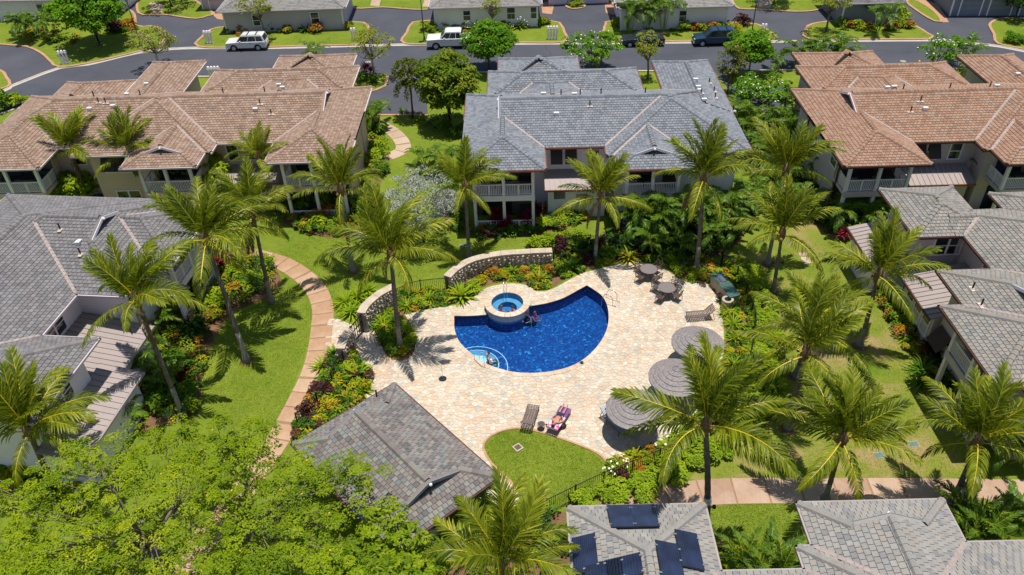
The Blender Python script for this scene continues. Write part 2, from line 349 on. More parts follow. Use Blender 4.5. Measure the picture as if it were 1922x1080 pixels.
if _a1 < _a0: _a1 += 2 * math.pi
_am = SPA[1] + math.sin((_a0 + _a1) / 2)
if _am < SPA[1]: _a1 -= 2 * math.pi
PIT += [(SPA[0] + 1.3 * math.cos(_a0 + (_a1 - _a0) * q / 20), SPA[1] + 1.3 * math.sin(_a0 + (_a1 - _a0) * q / 20)) for q in range(1, 20)]
sheet('ground', [(-BIG, -BIG), (BIG, -BIG), (BIG, BIG), (-BIG, BIG)], 0.0, 'lawn', holes=[PIT], kind='structure')
sheet('lawn', smooth(PP([(1345, 470), (1440, 392), (1530, 420), (1620, 470), (1690, 600), (1760, 740), (1840, 900), (1600, 903), (1330, 907), (1310, 880), (1420, 800), (1445, 700), (1440, 590), (1390, 510)]), 1, True), 0.004, 'dry_lawn', kind='structure')
NEAR = PP([(-300, 330), (0, 215), (100, 185), (200, 160), (300, 147), (361, 144.4), (421, 144.4), (672, 140), (797, 139), (992, 134.5), (1337, 134), (1422, 133), (1724, 129), (1778, 129), (1850, 132), (1922, 140), (2200, 190)])
sheet('road', NEAR + [(500, 150), (500, 420), (-500, 420), (-500, 60)], 0.006, 'asphalt', kind='structure')
FAR = smooth(PP([(-200, 235), (0, 173), (18, 163), (112, 127.5), (166, 121), (260, 99), (338, 91), (427, 90), (503, 90), (672, 86), (810, 83), (960, 82), (1170, 80.6), (1460, 78), (1744, 75.5), (1783, 79), (1838, 83), (1875, 87), (1922, 96), (2100, 130)]), 1.5)
mb = MB(); ribbon(mb, FAR, -0.42, 0.0, 0.0, 0.014); mb.build('gutter_pan', 'gutter_pan', kind='structure')
mb = MB(); ribbon(mb, FAR, 0.0, 0.22, 0.0, 0.05); mb.build('kerb', 'kerb', kind='structure')
for seg in (NEAR[:8], NEAR[8:11] , NEAR[11:]):
    mb = MB(); ribbon(mb, smooth(seg, 1.5), -0.25, 0.0, 0.0, 0.12); mb.build('kerb', 'kerb', kind='structure')
# lawns that stand above the asphalt on the far side of the street
def island(px, edge=True, mat='lawn', z=0.09, name='lawn', step=0.8, edgemat='edging'):
    pl = smooth(PP(px), step, True)
    if sum(pl[i - 1][0] * pl[i][1] - pl[i][0] * pl[i - 1][1] for i in range(len(pl))) < 0: pl = pl[::-1]
    mb = MB(); mb.prism(pl, 0.0, z); mb.build(name, mat, kind='structure')
    if edge:
        mb = MB(); ribbon(mb, pl, -0.28, 0.02, 0.0, z + 0.025, True); mb.build('edging', edgemat, kind='structure')
    return pl
island([(-20, 76), (8, 84), (52, 88), (81, 101), (99, 117), (113, 126), (166, 119), (260, 97), (296, 85), (306, 75), (309, 65), (300, 55), (281, 50.7), (255, 50), (235, 18), (100, 5), (10, 15), (-30, 40)])
island([(-40, 130), (0, 135), (10, 147), (17, 160), (0, 168), (-60, 185)])
island([(375, 88), (382, 70), (398, 57), (430, 52), (540, 48), (660, 43), (688, 49), (686, 68), (680, 83), (580, 86), (480, 89)])
island([(761, 82), (766, 62), (774, 47), (792, 41.6), (900, 38), (1030, 41), (1051, 49), (1057, 62), (1056, 79), (960, 80), (850, 81.5)])
island([(1137, 78.5), (1135.6, 60), (1139, 47), (1152, 41), (1270, 38), (1399, 46), (1423, 49), (1441, 60), (1446, 75.5), (1300, 77)])
island([(1519, 73), (1516, 55), (1526, 47), (1567, 41), (1640, 36), (1690, 38), (1719, 52), (1738, 64), (1744, 73), (1640, 74)])
island([(1875, 83), (1868, 66), (1861, 45), (1900, 36), (2000, 50), (2000, 110), (1925, 93)])
island([(263, 25.5), (310, 28), (345, 33), (370, 35.5), (388, 31), (396, 24), (330, -15), (270, -12)])
island([(659, 13), (720, 14.3), (815, 15.5), (830, -30), (650, -30)])
island([(1382, 13), (1422, 18), (1531, 19.5), (1560, -20), (1390, -25)])
island([(1703, 5), (1730, 26), (1757, 41), (1764, 38), (1745, 18), (1716, 2)], step=0.5)
island([(1066, 14), (1077, 17), (1092, 15), (1095, 11), (1078, 8), (1066, 9)], step=0.3)
for q in ([(1016, 8), (1018, 25), (1036, 27), (1040, 10), (1036, 0)], [(1135, 8), (1137, 24), (1150, 28), (1166, 22), (1160, 2)], [(1716, -6), (1770, 42), (1781, 42), (1760, 8)], [(391, 21), (408, 36), (438, 40), (452, 36), (436, 22)]):
    sheet('brick_apron', PP(q), 0.012, 'edging', kind='structure')
for q in ([(695, 12), (712, 13.5), (720, -20), (704, -20)], [(1420, 16), (1446, 18), (1452, -20), (1424, -20)], [(280, 8), (286, 25), (305, 25.5), (308, 12), (290, 4)], [(793, 14), (816, 15), (812, -10), (800, -8)]):
    sheet('path', PP(q), 0.105, 'path_pale', kind='structure')
# drives between the near buildings
for q in ([(727, 139), (722, 161), (690, 174), (688, 212), (714, 216.5), (803, 216.5), (800, 160), (797, 138)], [(1340, 133), (1362, 161), (1398, 217), (1478, 218.5), (1478, 160), (1375, 158), (1374, 133)]):
    sheet('driveway', PP(q), 0.010, 'asphalt', kind='structure')
for q in ([(690, 174), (722, 162.5), (727, 142)], [(706, 216.8), (803, 216.8)], [(1395, 218.5), (1480, 219)], [(340 + 0, 150), (362, 147)]):
    mb = MB(); ribbon(mb, smooth(PP(q), 0.8), -0.15, 0.15, 0.0, 0.07); mb.build('edging', 'edging', kind='structure')
# tar-filled cracks in the road
mb = MB()
for k in range(26):
    x, y = P(random.uniform(150, 1800), random.uniform(90, 126)); a = random.choice((0.1, 0.2, 1.4, -0.2)) + random.uniform(-.3, .3); pts = [(x, y)]
    for i in range(random.randint(3, 9)):
        a += random.uniform(-.5, .5); pts.append((pts[-1][0] + math.cos(a) * .6, pts[-1][1] + math.sin(a) * .6))
    ribbon(mb, pts, -0.025, 0.025, 0.004, 0.0105)
mb.build('road_crack', 'crack', kind='structure')
# ---------------------------------------------------------------- walkways laid in slabs
def walkway(px, width, mat, slab=1.3, name='walkway', z=0.03, zp=0):
    c = smooth(PP(px), 0.1); w_ = width / 2
    mb = MB(); ribbon(mb, c[::4] + [c[-1]], -w_ - 0.02, w_ + 0.02, 0.0, z - 0.012); base = mb.build(name, 'joint', kind='structure')
    s = [0.0]
    for a, b in zip(c, c[1:]): s.append(s[-1] + math.hypot(b[0] - a[0], b[1] - a[1]))
    k = 0; n = int(s[-1] / slab)
    Lp, Rp = offset_path(c, w_), offset_path(c, -w_)
    for q in range(n):
        a = q * slab + 0.012; b = (q + 1) * slab - 0.012
        ids = [i for i in range(len(c)) if a <= s[i] <= b]
        ids = ids[::max(1, len(ids) // 4)] + ([ids[-1]] if ids else [])
        if len(ids) < 2: continue
        ctr = c[ids[len(ids) // 2]]
        mb = MB(); poly = [Lp[i] for i in ids] + [Rp[i] for i in reversed(ids)]
        mb.prism(poly, 0.0, z + random.uniform(-.002, .002), tone=random.random()); mb.build('paving_slab', mat, base, tone=True, off=ctr, loc=(*ctr, 0))
    return base
walkway([(380, 452), (440, 470), (500, 485), (535, 497), (572, 521), (596, 549), (606, 580), (605, 605), (600, 650), (587, 700), (561, 755), (530, 812), (492, 870), (440, 945), (385, 1010), (335, 1085)], 1.42, 'path_tan', 1.25)
walkway([(1130, 955), (1230, 937), (1330, 924.5), (1420, 921.5), (1560, 921.5), (1700, 922), (1922, 925), (2100, 927)], 1.62, 'path_pink', 1.75)
walkway([(690, 222), (701, 227), (735, 246), (753, 264), (757, 278), (748, 287), (725, 296), (700, 301)], 1.35, 'path_pale', 1.4)
walkway([(1440, 220), (1443, 235), (1430, 252), (1441, 270), (1430, 290)], 1.2, 'path_pale', 1.3)
for k, (a, b) in enumerate([(1507, 478), (1511, 486), (1516, 492)]):
    x, y = P(a, b); mb = MB(); mb.prism([(-.3, -.2), (.29, -.22), (.31, .2), (-.28, .21)], 0, 0.035, tone=(.2, .9, .5)[k])
    mb.build('stepping_stone', 'path_pale', tone=True, loc=(x, y, 0), label=['square stepping stone set in the dry lawn, farthest of three', 'reddish square stepping stone, middle one of three in the lawn', 'pale square stepping stone, nearest of three in the dry lawn'][k], cat='stone', group='stepping stones in the right lawn')
# ---------------------------------------------------------------- pool deck of irregular flagstones
PLANTER = smooth(PP([(702, 611), (722, 580), (750, 582), (772, 612), (780, 645), (773, 668), (752, 679), (728, 670), (714, 645)]), 0.4, True)
DECK = smooth(PP([(659, 652), (683, 624), (705, 605), (735, 600), (755, 595), (779, 587), (818, 579), (865, 571.5), (886, 561), (901, 548), (922, 538), (961, 532.5), (990, 537), (1012, 548), (1035, 544), (1056, 533), (1090, 515), (1129, 504.5), (1168, 495.5), (1199, 493), (1241, 502), (1267, 519), (1290, 531), (1329, 535), (1346, 548), (1353, 585), (1358, 616), (1358, 660), (1345, 710), (1318, 760), (1275, 805), (1235, 832), (1195, 847), (1140, 871)]), 0.6)
DECK += smooth(PP([(1140, 871), (1129, 857), (1105, 843), (1051, 823), (999, 808), (968, 804), (934, 812), (913, 826), (907, 842), (922, 870), (958, 904), (972, 925), (968, 950), (920, 960), (860, 960), (740, 900), (660, 800), (690, 735), (694, 704), (686, 683), (672, 672), (659, 655)]), 0.6)[1:-1]
if sum(DECK[i - 1][0] * DECK[i][1] - DECK[i][0] * DECK[i - 1][1] for i in range(len(DECK))) < 0: DECK = DECK[::-1]
LAND = smooth(PP([(618, 600), (650, 606), (683, 624), (662, 650), (640, 655), (612, 660)]), .5, True)
def flagstones(name, poly, holes, size, limit, zt=0.03):
    xs = [q[0] for q in poly]; ys = [q[1] for q in poly]; g = {}
    for i, x in enumerate(np.arange(min(xs) - size, max(xs) + size, size)):
        for j, y in enumerate(np.arange(min(ys) - size, max(ys) + size, size)):
            if random.random() < 0.16: continue
            g[(i, j)] = (x + random.uniform(-.36, .36) * size + (size / 2 if j % 2 else 0), y + random.uniform(-.36, .36) * size)
    out = []; bed = []
    keys = list(g); pts = np.array([g[k] for k in keys])
    segs = [(np.array(q[i - 1]), np.array(q[i]), q) for q in (poly, *holes) for i in range(len(q))]
    SA = np.array([a for a, b, q in segs]); SB = np.array([b for a, b, q in segs]); D = SB - SA; LL = (D * D).sum(1) + 1e-9
    sgn = np.array([(1.0 if sum(q[i - 1][0] * q[i][1] - q[i][0] * q[i - 1][1] for i in range(len(q))) > 0 else -1.0) * (1 if q is poly else -1) for a, b, q in segs])
    ok = inside_np(pts[:, 0], pts[:, 1], poly)
    for h in holes: ok &= ~inside_np(pts[:, 0], pts[:, 1], h)
    near = []
    for i, p_ in enumerate(pts):
        t = np.clip(((p_ - SA) * D).sum(1) / LL, 0, 1); e = ((SA + D * t[:, None] - p_) ** 2).sum(1); near.append((float(e.min()) ** .5, int(e.argmin())))
    edge = {k: q for k, q in zip(keys, near)}
    extra = np.array([q[0] < size * .55 for q in near]); own = [segs[q[1]][2] for q in near]
    for h in (poly, *holes):
        ih = inside_np(pts[:, 0], pts[:, 1], h); other = np.array([o_ is not h for o_ in own]); extra &= ~(other & (~ih if h is poly else ih))
    ok |= extra
    for k, good in zip(keys, ok):
        if not good: continue
        x, y = g[k]; c = [(x - 2 * size, y - 2 * size), (x + 2 * size, y - 2 * size), (x + 2 * size, y + 2 * size), (x - 2 * size, y + 2 * size)]
        for di in range(-3, 4):
            for dj in range(-3, 4):
                q = g.get((k[0] + di, k[1] + dj))
                if q and q != (x, y):
                    nx, ny = q[0] - x, q[1] - y; L = math.hypot(nx, ny)
                    c = clip(c, nx / L, ny / L, (nx * (x + q[0]) / 2 + ny * (y + q[1]) / 2) / L)
                    if len(c) < 3: break
            if len(c) < 3: break
        if len(c) >= 3 and edge[k][0] < size * 1.1:
            q = edge[k][1]; L = LL[q] ** .5; nx, ny = D[q][1] / L * sgn[q], -D[q][0] / L * sgn[q]
            c = clip(c, nx, ny, nx * SA[q][0] + ny * SA[q][1])
        if len(c) < 3 or area(c) < 0.006: continue
        cx = sum(q[0] for q in c) / len(c); cy = sum(q[1] for q in c) / len(c)
        bed.append(c); c = [(cx + (a - cx) * 0.95, cy + (b - cy) * 0.95) for a, b in c]
        d = math.dist((cx, cy, 0), CAMP); u, v = proj((cx, cy, 0))
        out.append((area(c) / d / d * (1 if 0 < u < 1922 and 0 < v < 1080 else 0.01), c, (cx, cy)))
    base = MB()
    for c in bed:
        if _area(c, (0, 1, 2)) < 0: c = c[::-1]
        base.add([(a, b, 0.012) for a, b in c], [tuple(range(len(c)))])
    parent = base.build(name, 'grout', kind='structure')
    out.sort(key=lambda q: -q[0]); rest = MB()
    for k, (s_, c, ctr) in enumerate(out):
        zz = zt + random.uniform(-.004, .004); t = random.random()
        if k < limit:
            mb = MB(); mb.prism([(a - ctr[0], b - ctr[1]) for a, b in c], 0.0, zz, tone=t); mb.build('flagstone', 'flag', parent, tone=True, loc=(*ctr, 0))
        else:
            n = len(c); vs = [(a, b, 0.0) for a, b in c] + [(a, b, zz) for a, b in c]
            if _area(c, (0, 1, 2)) < 0: vs = vs[:n][::-1] + vs[n:][::-1]
            rest.add(vs, [tuple(range(n, 2 * n))] + [(i, (i + 1) % n, (i + 1) % n + n, i + n) for i in range(n)], tone=t)
    if rest.v: rest.build('flagstone', 'flag', parent, tone=True, kind='stuff')
flagstones('pool_deck', DECK, [POOL, PLANTER, SPAC], 0.25, 300)
flagstones('gate_landing', LAND, [], 0.25, 0)
sheet('soil', PLANTER, 0.02, 'soil', kind='structure')
# pool coping, one stone after the other
cop = MB(); loop = smooth(POOL, 0.09, True); k = 0; acc = 0.0; ids = [0]
copp = thing('pool', 'deep blue swimming pool with a pointed end and white curved steps', 'pool', (SPA[0] + 1.5, 38.0, 0))
O = copp.location
IN, OUT = offset_path(loop, 0.03, True), offset_path(loop, -0.30, True)
n = len(loop); i = 0
while i < n:
    j = min(i + 5, n)
    if min(math.dist(loop[q % n], SPA) for q in range(i, j + 1)) > 1.56:
        idx = [q % n for q in range(i, j + 1)]
        poly = [IN[q] for q in idx] + [OUT[q] for q in reversed(idx)]
        ctr = poly[0]; mb = MB(); cx = sum(p[0] for p in poly) / len(poly); cy = sum(p[1] for p in poly) / len(poly)
        poly = [(cx + (a - cx) * 0.965, cy + (b - cy) * 0.965) for a, b in poly]
        mb.prism(poly, 0.0, 0.05 + random.uniform(-.003, .003), tone=random.uniform(.3, .75)); mb.build('coping_stone', 'flag', copp, tone=True, off=(O[0], O[1], 0))
    i = j
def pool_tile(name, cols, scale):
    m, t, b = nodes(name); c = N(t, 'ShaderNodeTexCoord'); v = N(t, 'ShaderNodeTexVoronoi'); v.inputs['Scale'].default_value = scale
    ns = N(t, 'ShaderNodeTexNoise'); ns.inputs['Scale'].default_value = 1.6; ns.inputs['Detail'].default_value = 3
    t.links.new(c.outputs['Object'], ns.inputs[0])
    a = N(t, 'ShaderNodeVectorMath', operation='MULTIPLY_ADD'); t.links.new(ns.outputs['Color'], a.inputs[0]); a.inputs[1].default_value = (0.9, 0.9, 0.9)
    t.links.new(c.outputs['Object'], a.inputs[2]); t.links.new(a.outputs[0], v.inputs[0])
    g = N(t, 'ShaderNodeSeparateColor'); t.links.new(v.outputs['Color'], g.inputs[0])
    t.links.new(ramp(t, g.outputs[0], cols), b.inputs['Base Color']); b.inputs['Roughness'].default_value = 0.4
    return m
M['mosaic'] = pool_tile('blue_mosaic', [(0, (0.003, 0.036, 0.165)), (0.45, (0.004, 0.055, 0.225)), (0.8, (0.007, 0.085, 0.31)), (0.95, (0.014, 0.14, 0.42)), (1, (0.06, 0.32, 0.62))], 8.5)  # blue tile shades; the palest warped cells paint caustic water light into the colour
M['mosaic_band'] = pool_tile('blue_band_tile', [(0, (0.003, 0.016, 0.07)), (1, (0.01, 0.06, 0.20))], 6)
M['spa_tile'] = pool_tile('spa_mosaic', [(0, (0.015, 0.15, 0.36)), (1, (0.035, 0.24, 0.48))], 9)
M['spa_bench'] = pool_tile('spa_bench_mosaic', [(0, (0.07, 0.27, 0.46)), (1, (0.15, 0.38, 0.56))], 9)
M['spa_wall'] = two('spa_wall_tile', (0.42, 0.44, 0.47), (0.58, 0.58, 0.58), 4, 15, (0.3, 0.33, 0.38))
M['step_white'] = plain('step_plaster', (0.72, 0.78, 0.82), 0.6)
def water(name, tint, ripple, scale):
    m, t, b = nodes(name); t.nodes.remove(b); o = t.nodes['Material Output']
    tr = N(t, 'ShaderNodeBsdfTransparent'); tr.inputs[0].default_value = (*tint, 1)
    gl = N(t, 'ShaderNodeBsdfGlossy'); gl.inputs['Roughness'].default_value = 0.04
    fr = N(t, 'ShaderNodeFresnel'); fr.inputs[0].default_value = 1.33
    bp = N(t, 'ShaderNodeBump'); bp.inputs['Strength'].default_value = ripple; bp.inputs['Distance'].default_value = 0.08
    h = noise(t, scale, 4, 0.6, dist=0.6); t.links.new(h, bp.inputs['Height'])
    t.links.new(bp.outputs[0], gl.inputs['Normal']); t.links.new(bp.outputs[0], fr.inputs['Normal'])
    mx = N(t, 'ShaderNodeMixShader'); t.links.new(fr.outputs[0], mx.inputs[0]); t.links.new(tr.outputs[0], mx.inputs[1]); t.links.new(gl.outputs[0], mx.inputs[2])
    t.links.new(mx.outputs[0], o.inputs[0]); return m
M['water'] = water('pool_water', (0.62, 0.86, 0.97), 0.75, 2.6); M['spa_water'] = water('spa_water', (0.80, 0.93, 0.98), 0.5, 5)
n = len(POOL); mb = MB()
vs = [(x, y, 0.0) for x, y in POOL] + [(x, y, -0.30) for x, y in POOL]
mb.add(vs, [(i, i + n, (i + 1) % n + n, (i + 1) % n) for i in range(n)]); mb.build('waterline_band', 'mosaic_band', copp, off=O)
mb = MB(); vs = [(x, y, -0.30) for x, y in POOL] + [(x, y, -0.85) for x, y in POOL]
tri = [t if _area(POOL, t) > 0 else t[::-1] for t in tessellate_polygon([[Vector((x, y, 0)) for x, y in POOL]])]
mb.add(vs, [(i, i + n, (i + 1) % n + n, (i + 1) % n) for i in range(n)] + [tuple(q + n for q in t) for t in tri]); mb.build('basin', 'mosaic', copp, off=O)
mb = MB(); mb.add([(x, y, -0.065) for x, y in POOL], tri); mb.build('water_surface', 'water', copp, off=O)
sx, sy = P(893, 676)
mb = MB(); mb.lathe([(0, -.30), (.75, -.30), (.75, -.50)], 32); mb.build('step', 'step_white', copp, loc=(sx - O[0], sy - O[1], 0))
mb = MB(); mb.lathe([(.7, -.50), (1.42, -.50), (1.42, -.84)], 40); mb.build('step', 'spa_bench', copp, loc=(sx - O[0], sy - O[1], 0))
for rr, zz in ((.78, -.285), (1.45, -.48), (2.0, -.68)):
    mb = MB(); mb.lathe([(rr - .05, zz), (rr - .05, zz + .02), (rr, zz + .02), (rr, zz)], 40); mb.build('step_edge', 'step_white', copp, loc=(sx - O[0], sy - O[1], 0))
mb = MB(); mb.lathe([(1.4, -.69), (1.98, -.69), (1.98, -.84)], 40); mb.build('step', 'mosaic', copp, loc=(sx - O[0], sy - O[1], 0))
# spa: raised ring of stone above the pool
spa = thing('hot_tub', 'raised round hot tub with a stone rim at the pool edge', 'hot tub', (*SPA, 0))
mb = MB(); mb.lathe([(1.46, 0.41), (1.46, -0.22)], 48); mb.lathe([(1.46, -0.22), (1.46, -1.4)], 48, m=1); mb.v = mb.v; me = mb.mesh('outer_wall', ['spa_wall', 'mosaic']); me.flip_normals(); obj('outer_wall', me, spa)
for k in range(22):
    a0, a1 = 2 * math.pi * k / 22 + .006, 2 * math.pi * (k + 1) / 22 - .006
    arc = [a0 + (a1 - a0) * q / 3 for q in range(4)]
    mb = MB(); mb.prism([(1.53 * math.cos(a), 1.53 * math.sin(a)) for a in arc] + [(1.07 * math.cos(a), 1.07 * math.sin(a)) for a in reversed(arc)], 0.40, 0.475 + random.uniform(-.003, .003), tone=random.uniform(.3, .78), bottom=True)
    mb.build('coping_stone', 'flag', spa, tone=True)
mb = MB(); mb.lathe([(1.08, .41), (1.08, .0)], 40); mb.build('inner_wall', 'spa_tile', spa)
mb = MB(); mb.lathe([(1.08, .0), (.64, .0)], 40); mb.build('bench', 'spa_bench', spa)
mb = MB(); mb.lathe([(.64, .0), (.64, -.42), (0.01, -.42)], 40); mb.build('floor', 'spa_tile', spa)
mb = MB(); mb.lathe([(1.08, .36), (0.01, .36)], 40); mb.build('water_surface', 'spa_water', spa)
hr = thing('handrail', 'thin steel grab rail rising behind the round hot tub', 'handrail', (SPA[0] - .1, SPA[1] + 1.3, .47))
for s in (-.10, .10):
    mb = MB(); mb.tube([(s, .25, 0), (s, .22, .8), (s, 0, .95), (s, -.5, .7), (s, -.6, -.2)], .014, 6); mb.build('rail', 'chrome', hr, smooth=True)
x, y = P(1141, 566)
hr = thing('handrail', 'pair of looped steel ladder rails at the right end of the pool', 'handrail', (x, y, .04), R(-35))
for s in (-.3, .3):
    mb = MB(); mb.tube([(-.35, s, -.9), (-.3, s, .3), (-.1, s, .72), (.25, s, .78), (.5, s, .55), (.52, s, 0), (.75, s * .9, .02)], .024, 6); mb.build('rail', 'chrome', hr, smooth=True)
x, y = P(909, 684)
hr = thing('handrail', 'short steel rail beside the curved white pool steps', 'handrail', (x, y, .05), R(40))
for s in (-.2, .2):
    mb = MB(); mb.tube([(s, -.3, 0), (s, -.25, .75), (s, .1, .85), (s, .7, .3), (s, .75, -.5)], .022, 6); mb.build('rail', 'chrome', hr, smooth=True)
# grass island edge and drain
mb = MB(); ribbon(mb, smooth(PP([(1140, 871), (1129, 857), (1105, 843), (1051, 823), (999, 808), (968, 804), (934, 812), (913, 826), (907, 842), (922, 870), (958, 904), (972, 925)]), .5), -0.06, 0.06, 0, 0.045); mb.build('edging', 'edging', kind='structure')
# ================================================================ BUILDINGS
PITCH = 0.37
class Wing:
    """One roof block: rectangle x0..x1, y0..y1 in the building's own frame, ridge along 'x' or 'y', ends 'hip', 'open' or ('gab', inset)."""
    def __init__(s, x0, x1, y0, y1, ax, A='hip', B='hip', ze=5.6, p=PITCH, wall=True, over=0.8, fl=0.0, fh=0.0):
        s.x0, s.x1, s.y0, s.y1, s.ax, s.A, s.B, s.ze, s.p, s.wall, s.over = x0, x1, y0, y1, ax, A, B, ze, p, wall, over
        s.L, s.W = ((x1 - x0), (y1 - y0)) if ax == 'x' else ((y1 - y0), (x1 - x0))
        s.h = s.W / 2; s.top = ze + p * s.h
    def xy(s, a, t): return (s.x0 + a, s.y0 + t) if s.ax == 'x' else (s.x0 + t, s.y0 + a)
    def st(s, x, y): return (x - s.x0, y - s.y0) if s.ax == 'x' else (y - s.y0, x - s.x0)
    def z(s, x, y):
        a, t = s.st(x, y)
        if not (-1e-6 <= a <= s.L + 1e-6 and -1e-6 <= t <= s.W + 1e-6): return -9
        m = min(t, s.W - t)
        for e, d in ((s.A, a), (s.B, s.L - a)):
            if e == 'hip': m = min(m, d)
            elif e != 'open' and d < e[1]: m = min(m, d)
        return s.ze + s.p * m
    def faces(s):                           # (origin, eave direction, inward direction, polygon in (along, in))
        L, W, h = s.L, s.W, s.h; out = []
        def ins(e):
            return [(0, 0), (h, h)] if e == 'hip' else [(0, 0), (0, h)] if e == 'open' else [(0, 0), (e[1], e[1]), (e[1], h)]
        a = ins(s.A); b = [(L - u, v) for u, v in ins(s.B)]
        poly = [a[0], b[0]] + b[1:] + a[1:][::-1]
        q = []
        for pnt in poly:
            if not q or math.dist(q[-1], pnt) > 1e-4: q.append(pnt)
        o = np.array(s.xy(0, 0)); e = np.array(s.xy(1, 0)) - o; i = np.array(s.xy(0, 1)) - o
        out.append((o, e, i, q))
        o2 = np.array(s.xy(L, W)); out.append((o2, -e, -i, [(L - u, v) for u, v in q]))
        for en, oo, ee, ii in ((s.A, np.array(s.xy(0, W)), -i, e), (s.B, np.array(s.xy(L, 0)), i, -e)):
            if en == 'hip': out.append((oo, ee, ii, [(0, 0), (W, 0), (h, h)]))
            elif en != 'open': d = en[1]; out.append((oo, ee, ii, [(0, 0), (W, 0), (W - d, d), (d, d)]))
        return out
    def lines(s):                           # ridge and hip lines as pairs of 3-D points
        L, W, h, r = s.L, s.W, s.h, []
        def p3(a, t, z): return (*s.xy(a, t), z)
        ra = h if s.A == 'hip' else 0 if s.A == 'open' else s.A[1]; rb = L - (h if s.B == 'hip' else 0 if s.B == 'open' else s.B[1])
        if rb - ra > 0.2: r.append((p3(ra, h, s.top), p3(rb, h, s.top)))
        for en, f in ((s.A, lambda d: d), (s.B, lambda d: L - d)):
            d = h if en == 'hip' else None if en == 'open' else en[1]
            if d:
                for t in (0, 1): r.append((p3(f(0), W if t else 0, s.ze), p3(f(d), W - d if t else d, s.ze + s.p * d)))
        return r

TW, TE = 0.275, 0.235                          # one roof tile: width and exposed length
_tm = {}
def tile_mesh(mat, p, k):
    key = (mat, round(p, 3), k)
    if key not in _tm:
        L = TE * math.sqrt(1 + p * p); mb = MB(); w_ = TW / 2 - 0.011
        vs = [(-w_, -0.012, -0.01), (w_, -0.012, -0.01), (w_, L, -0.01), (-w_, L, -0.01), (-w_, -0.012, 0.052), (w_, -0.012, 0.052), (w_, L, 0.014), (-w_, L, 0.014)]
        mb.add(vs, [(4, 5, 6, 7), (0, 1, 5, 4), (1, 2, 6, 5), (3, 0, 4, 7)], tone=(k + 0.5) / 10); _tm[key] = mb.mesh('roof_tile', mat, tone=True)
    return _tm[key]
_cm = {}
def cap_mesh(mat, k):
    if (mat, k) not in _cm:
        mb = MB(); pr = [(-.19, -.06), (-.125, .05), (0, .10), (.125, .05), (.19, -.06)]
        vs = [(x, -0.16, z + .03) for x, z in pr] + [(x * .92, 0.175, z) for x, z in pr]
        mb.add(vs, [(i, i + 1, i + 6, i + 5) for i in range(4)] + [(4, 3, 2, 1, 0)], tone=(k + .5) / 10); me = mb.mesh('ridge_tile', mat, tone=True); me.flip_normals(); _cm[(mat, k)] = me
    return _cm[(mat, k)]

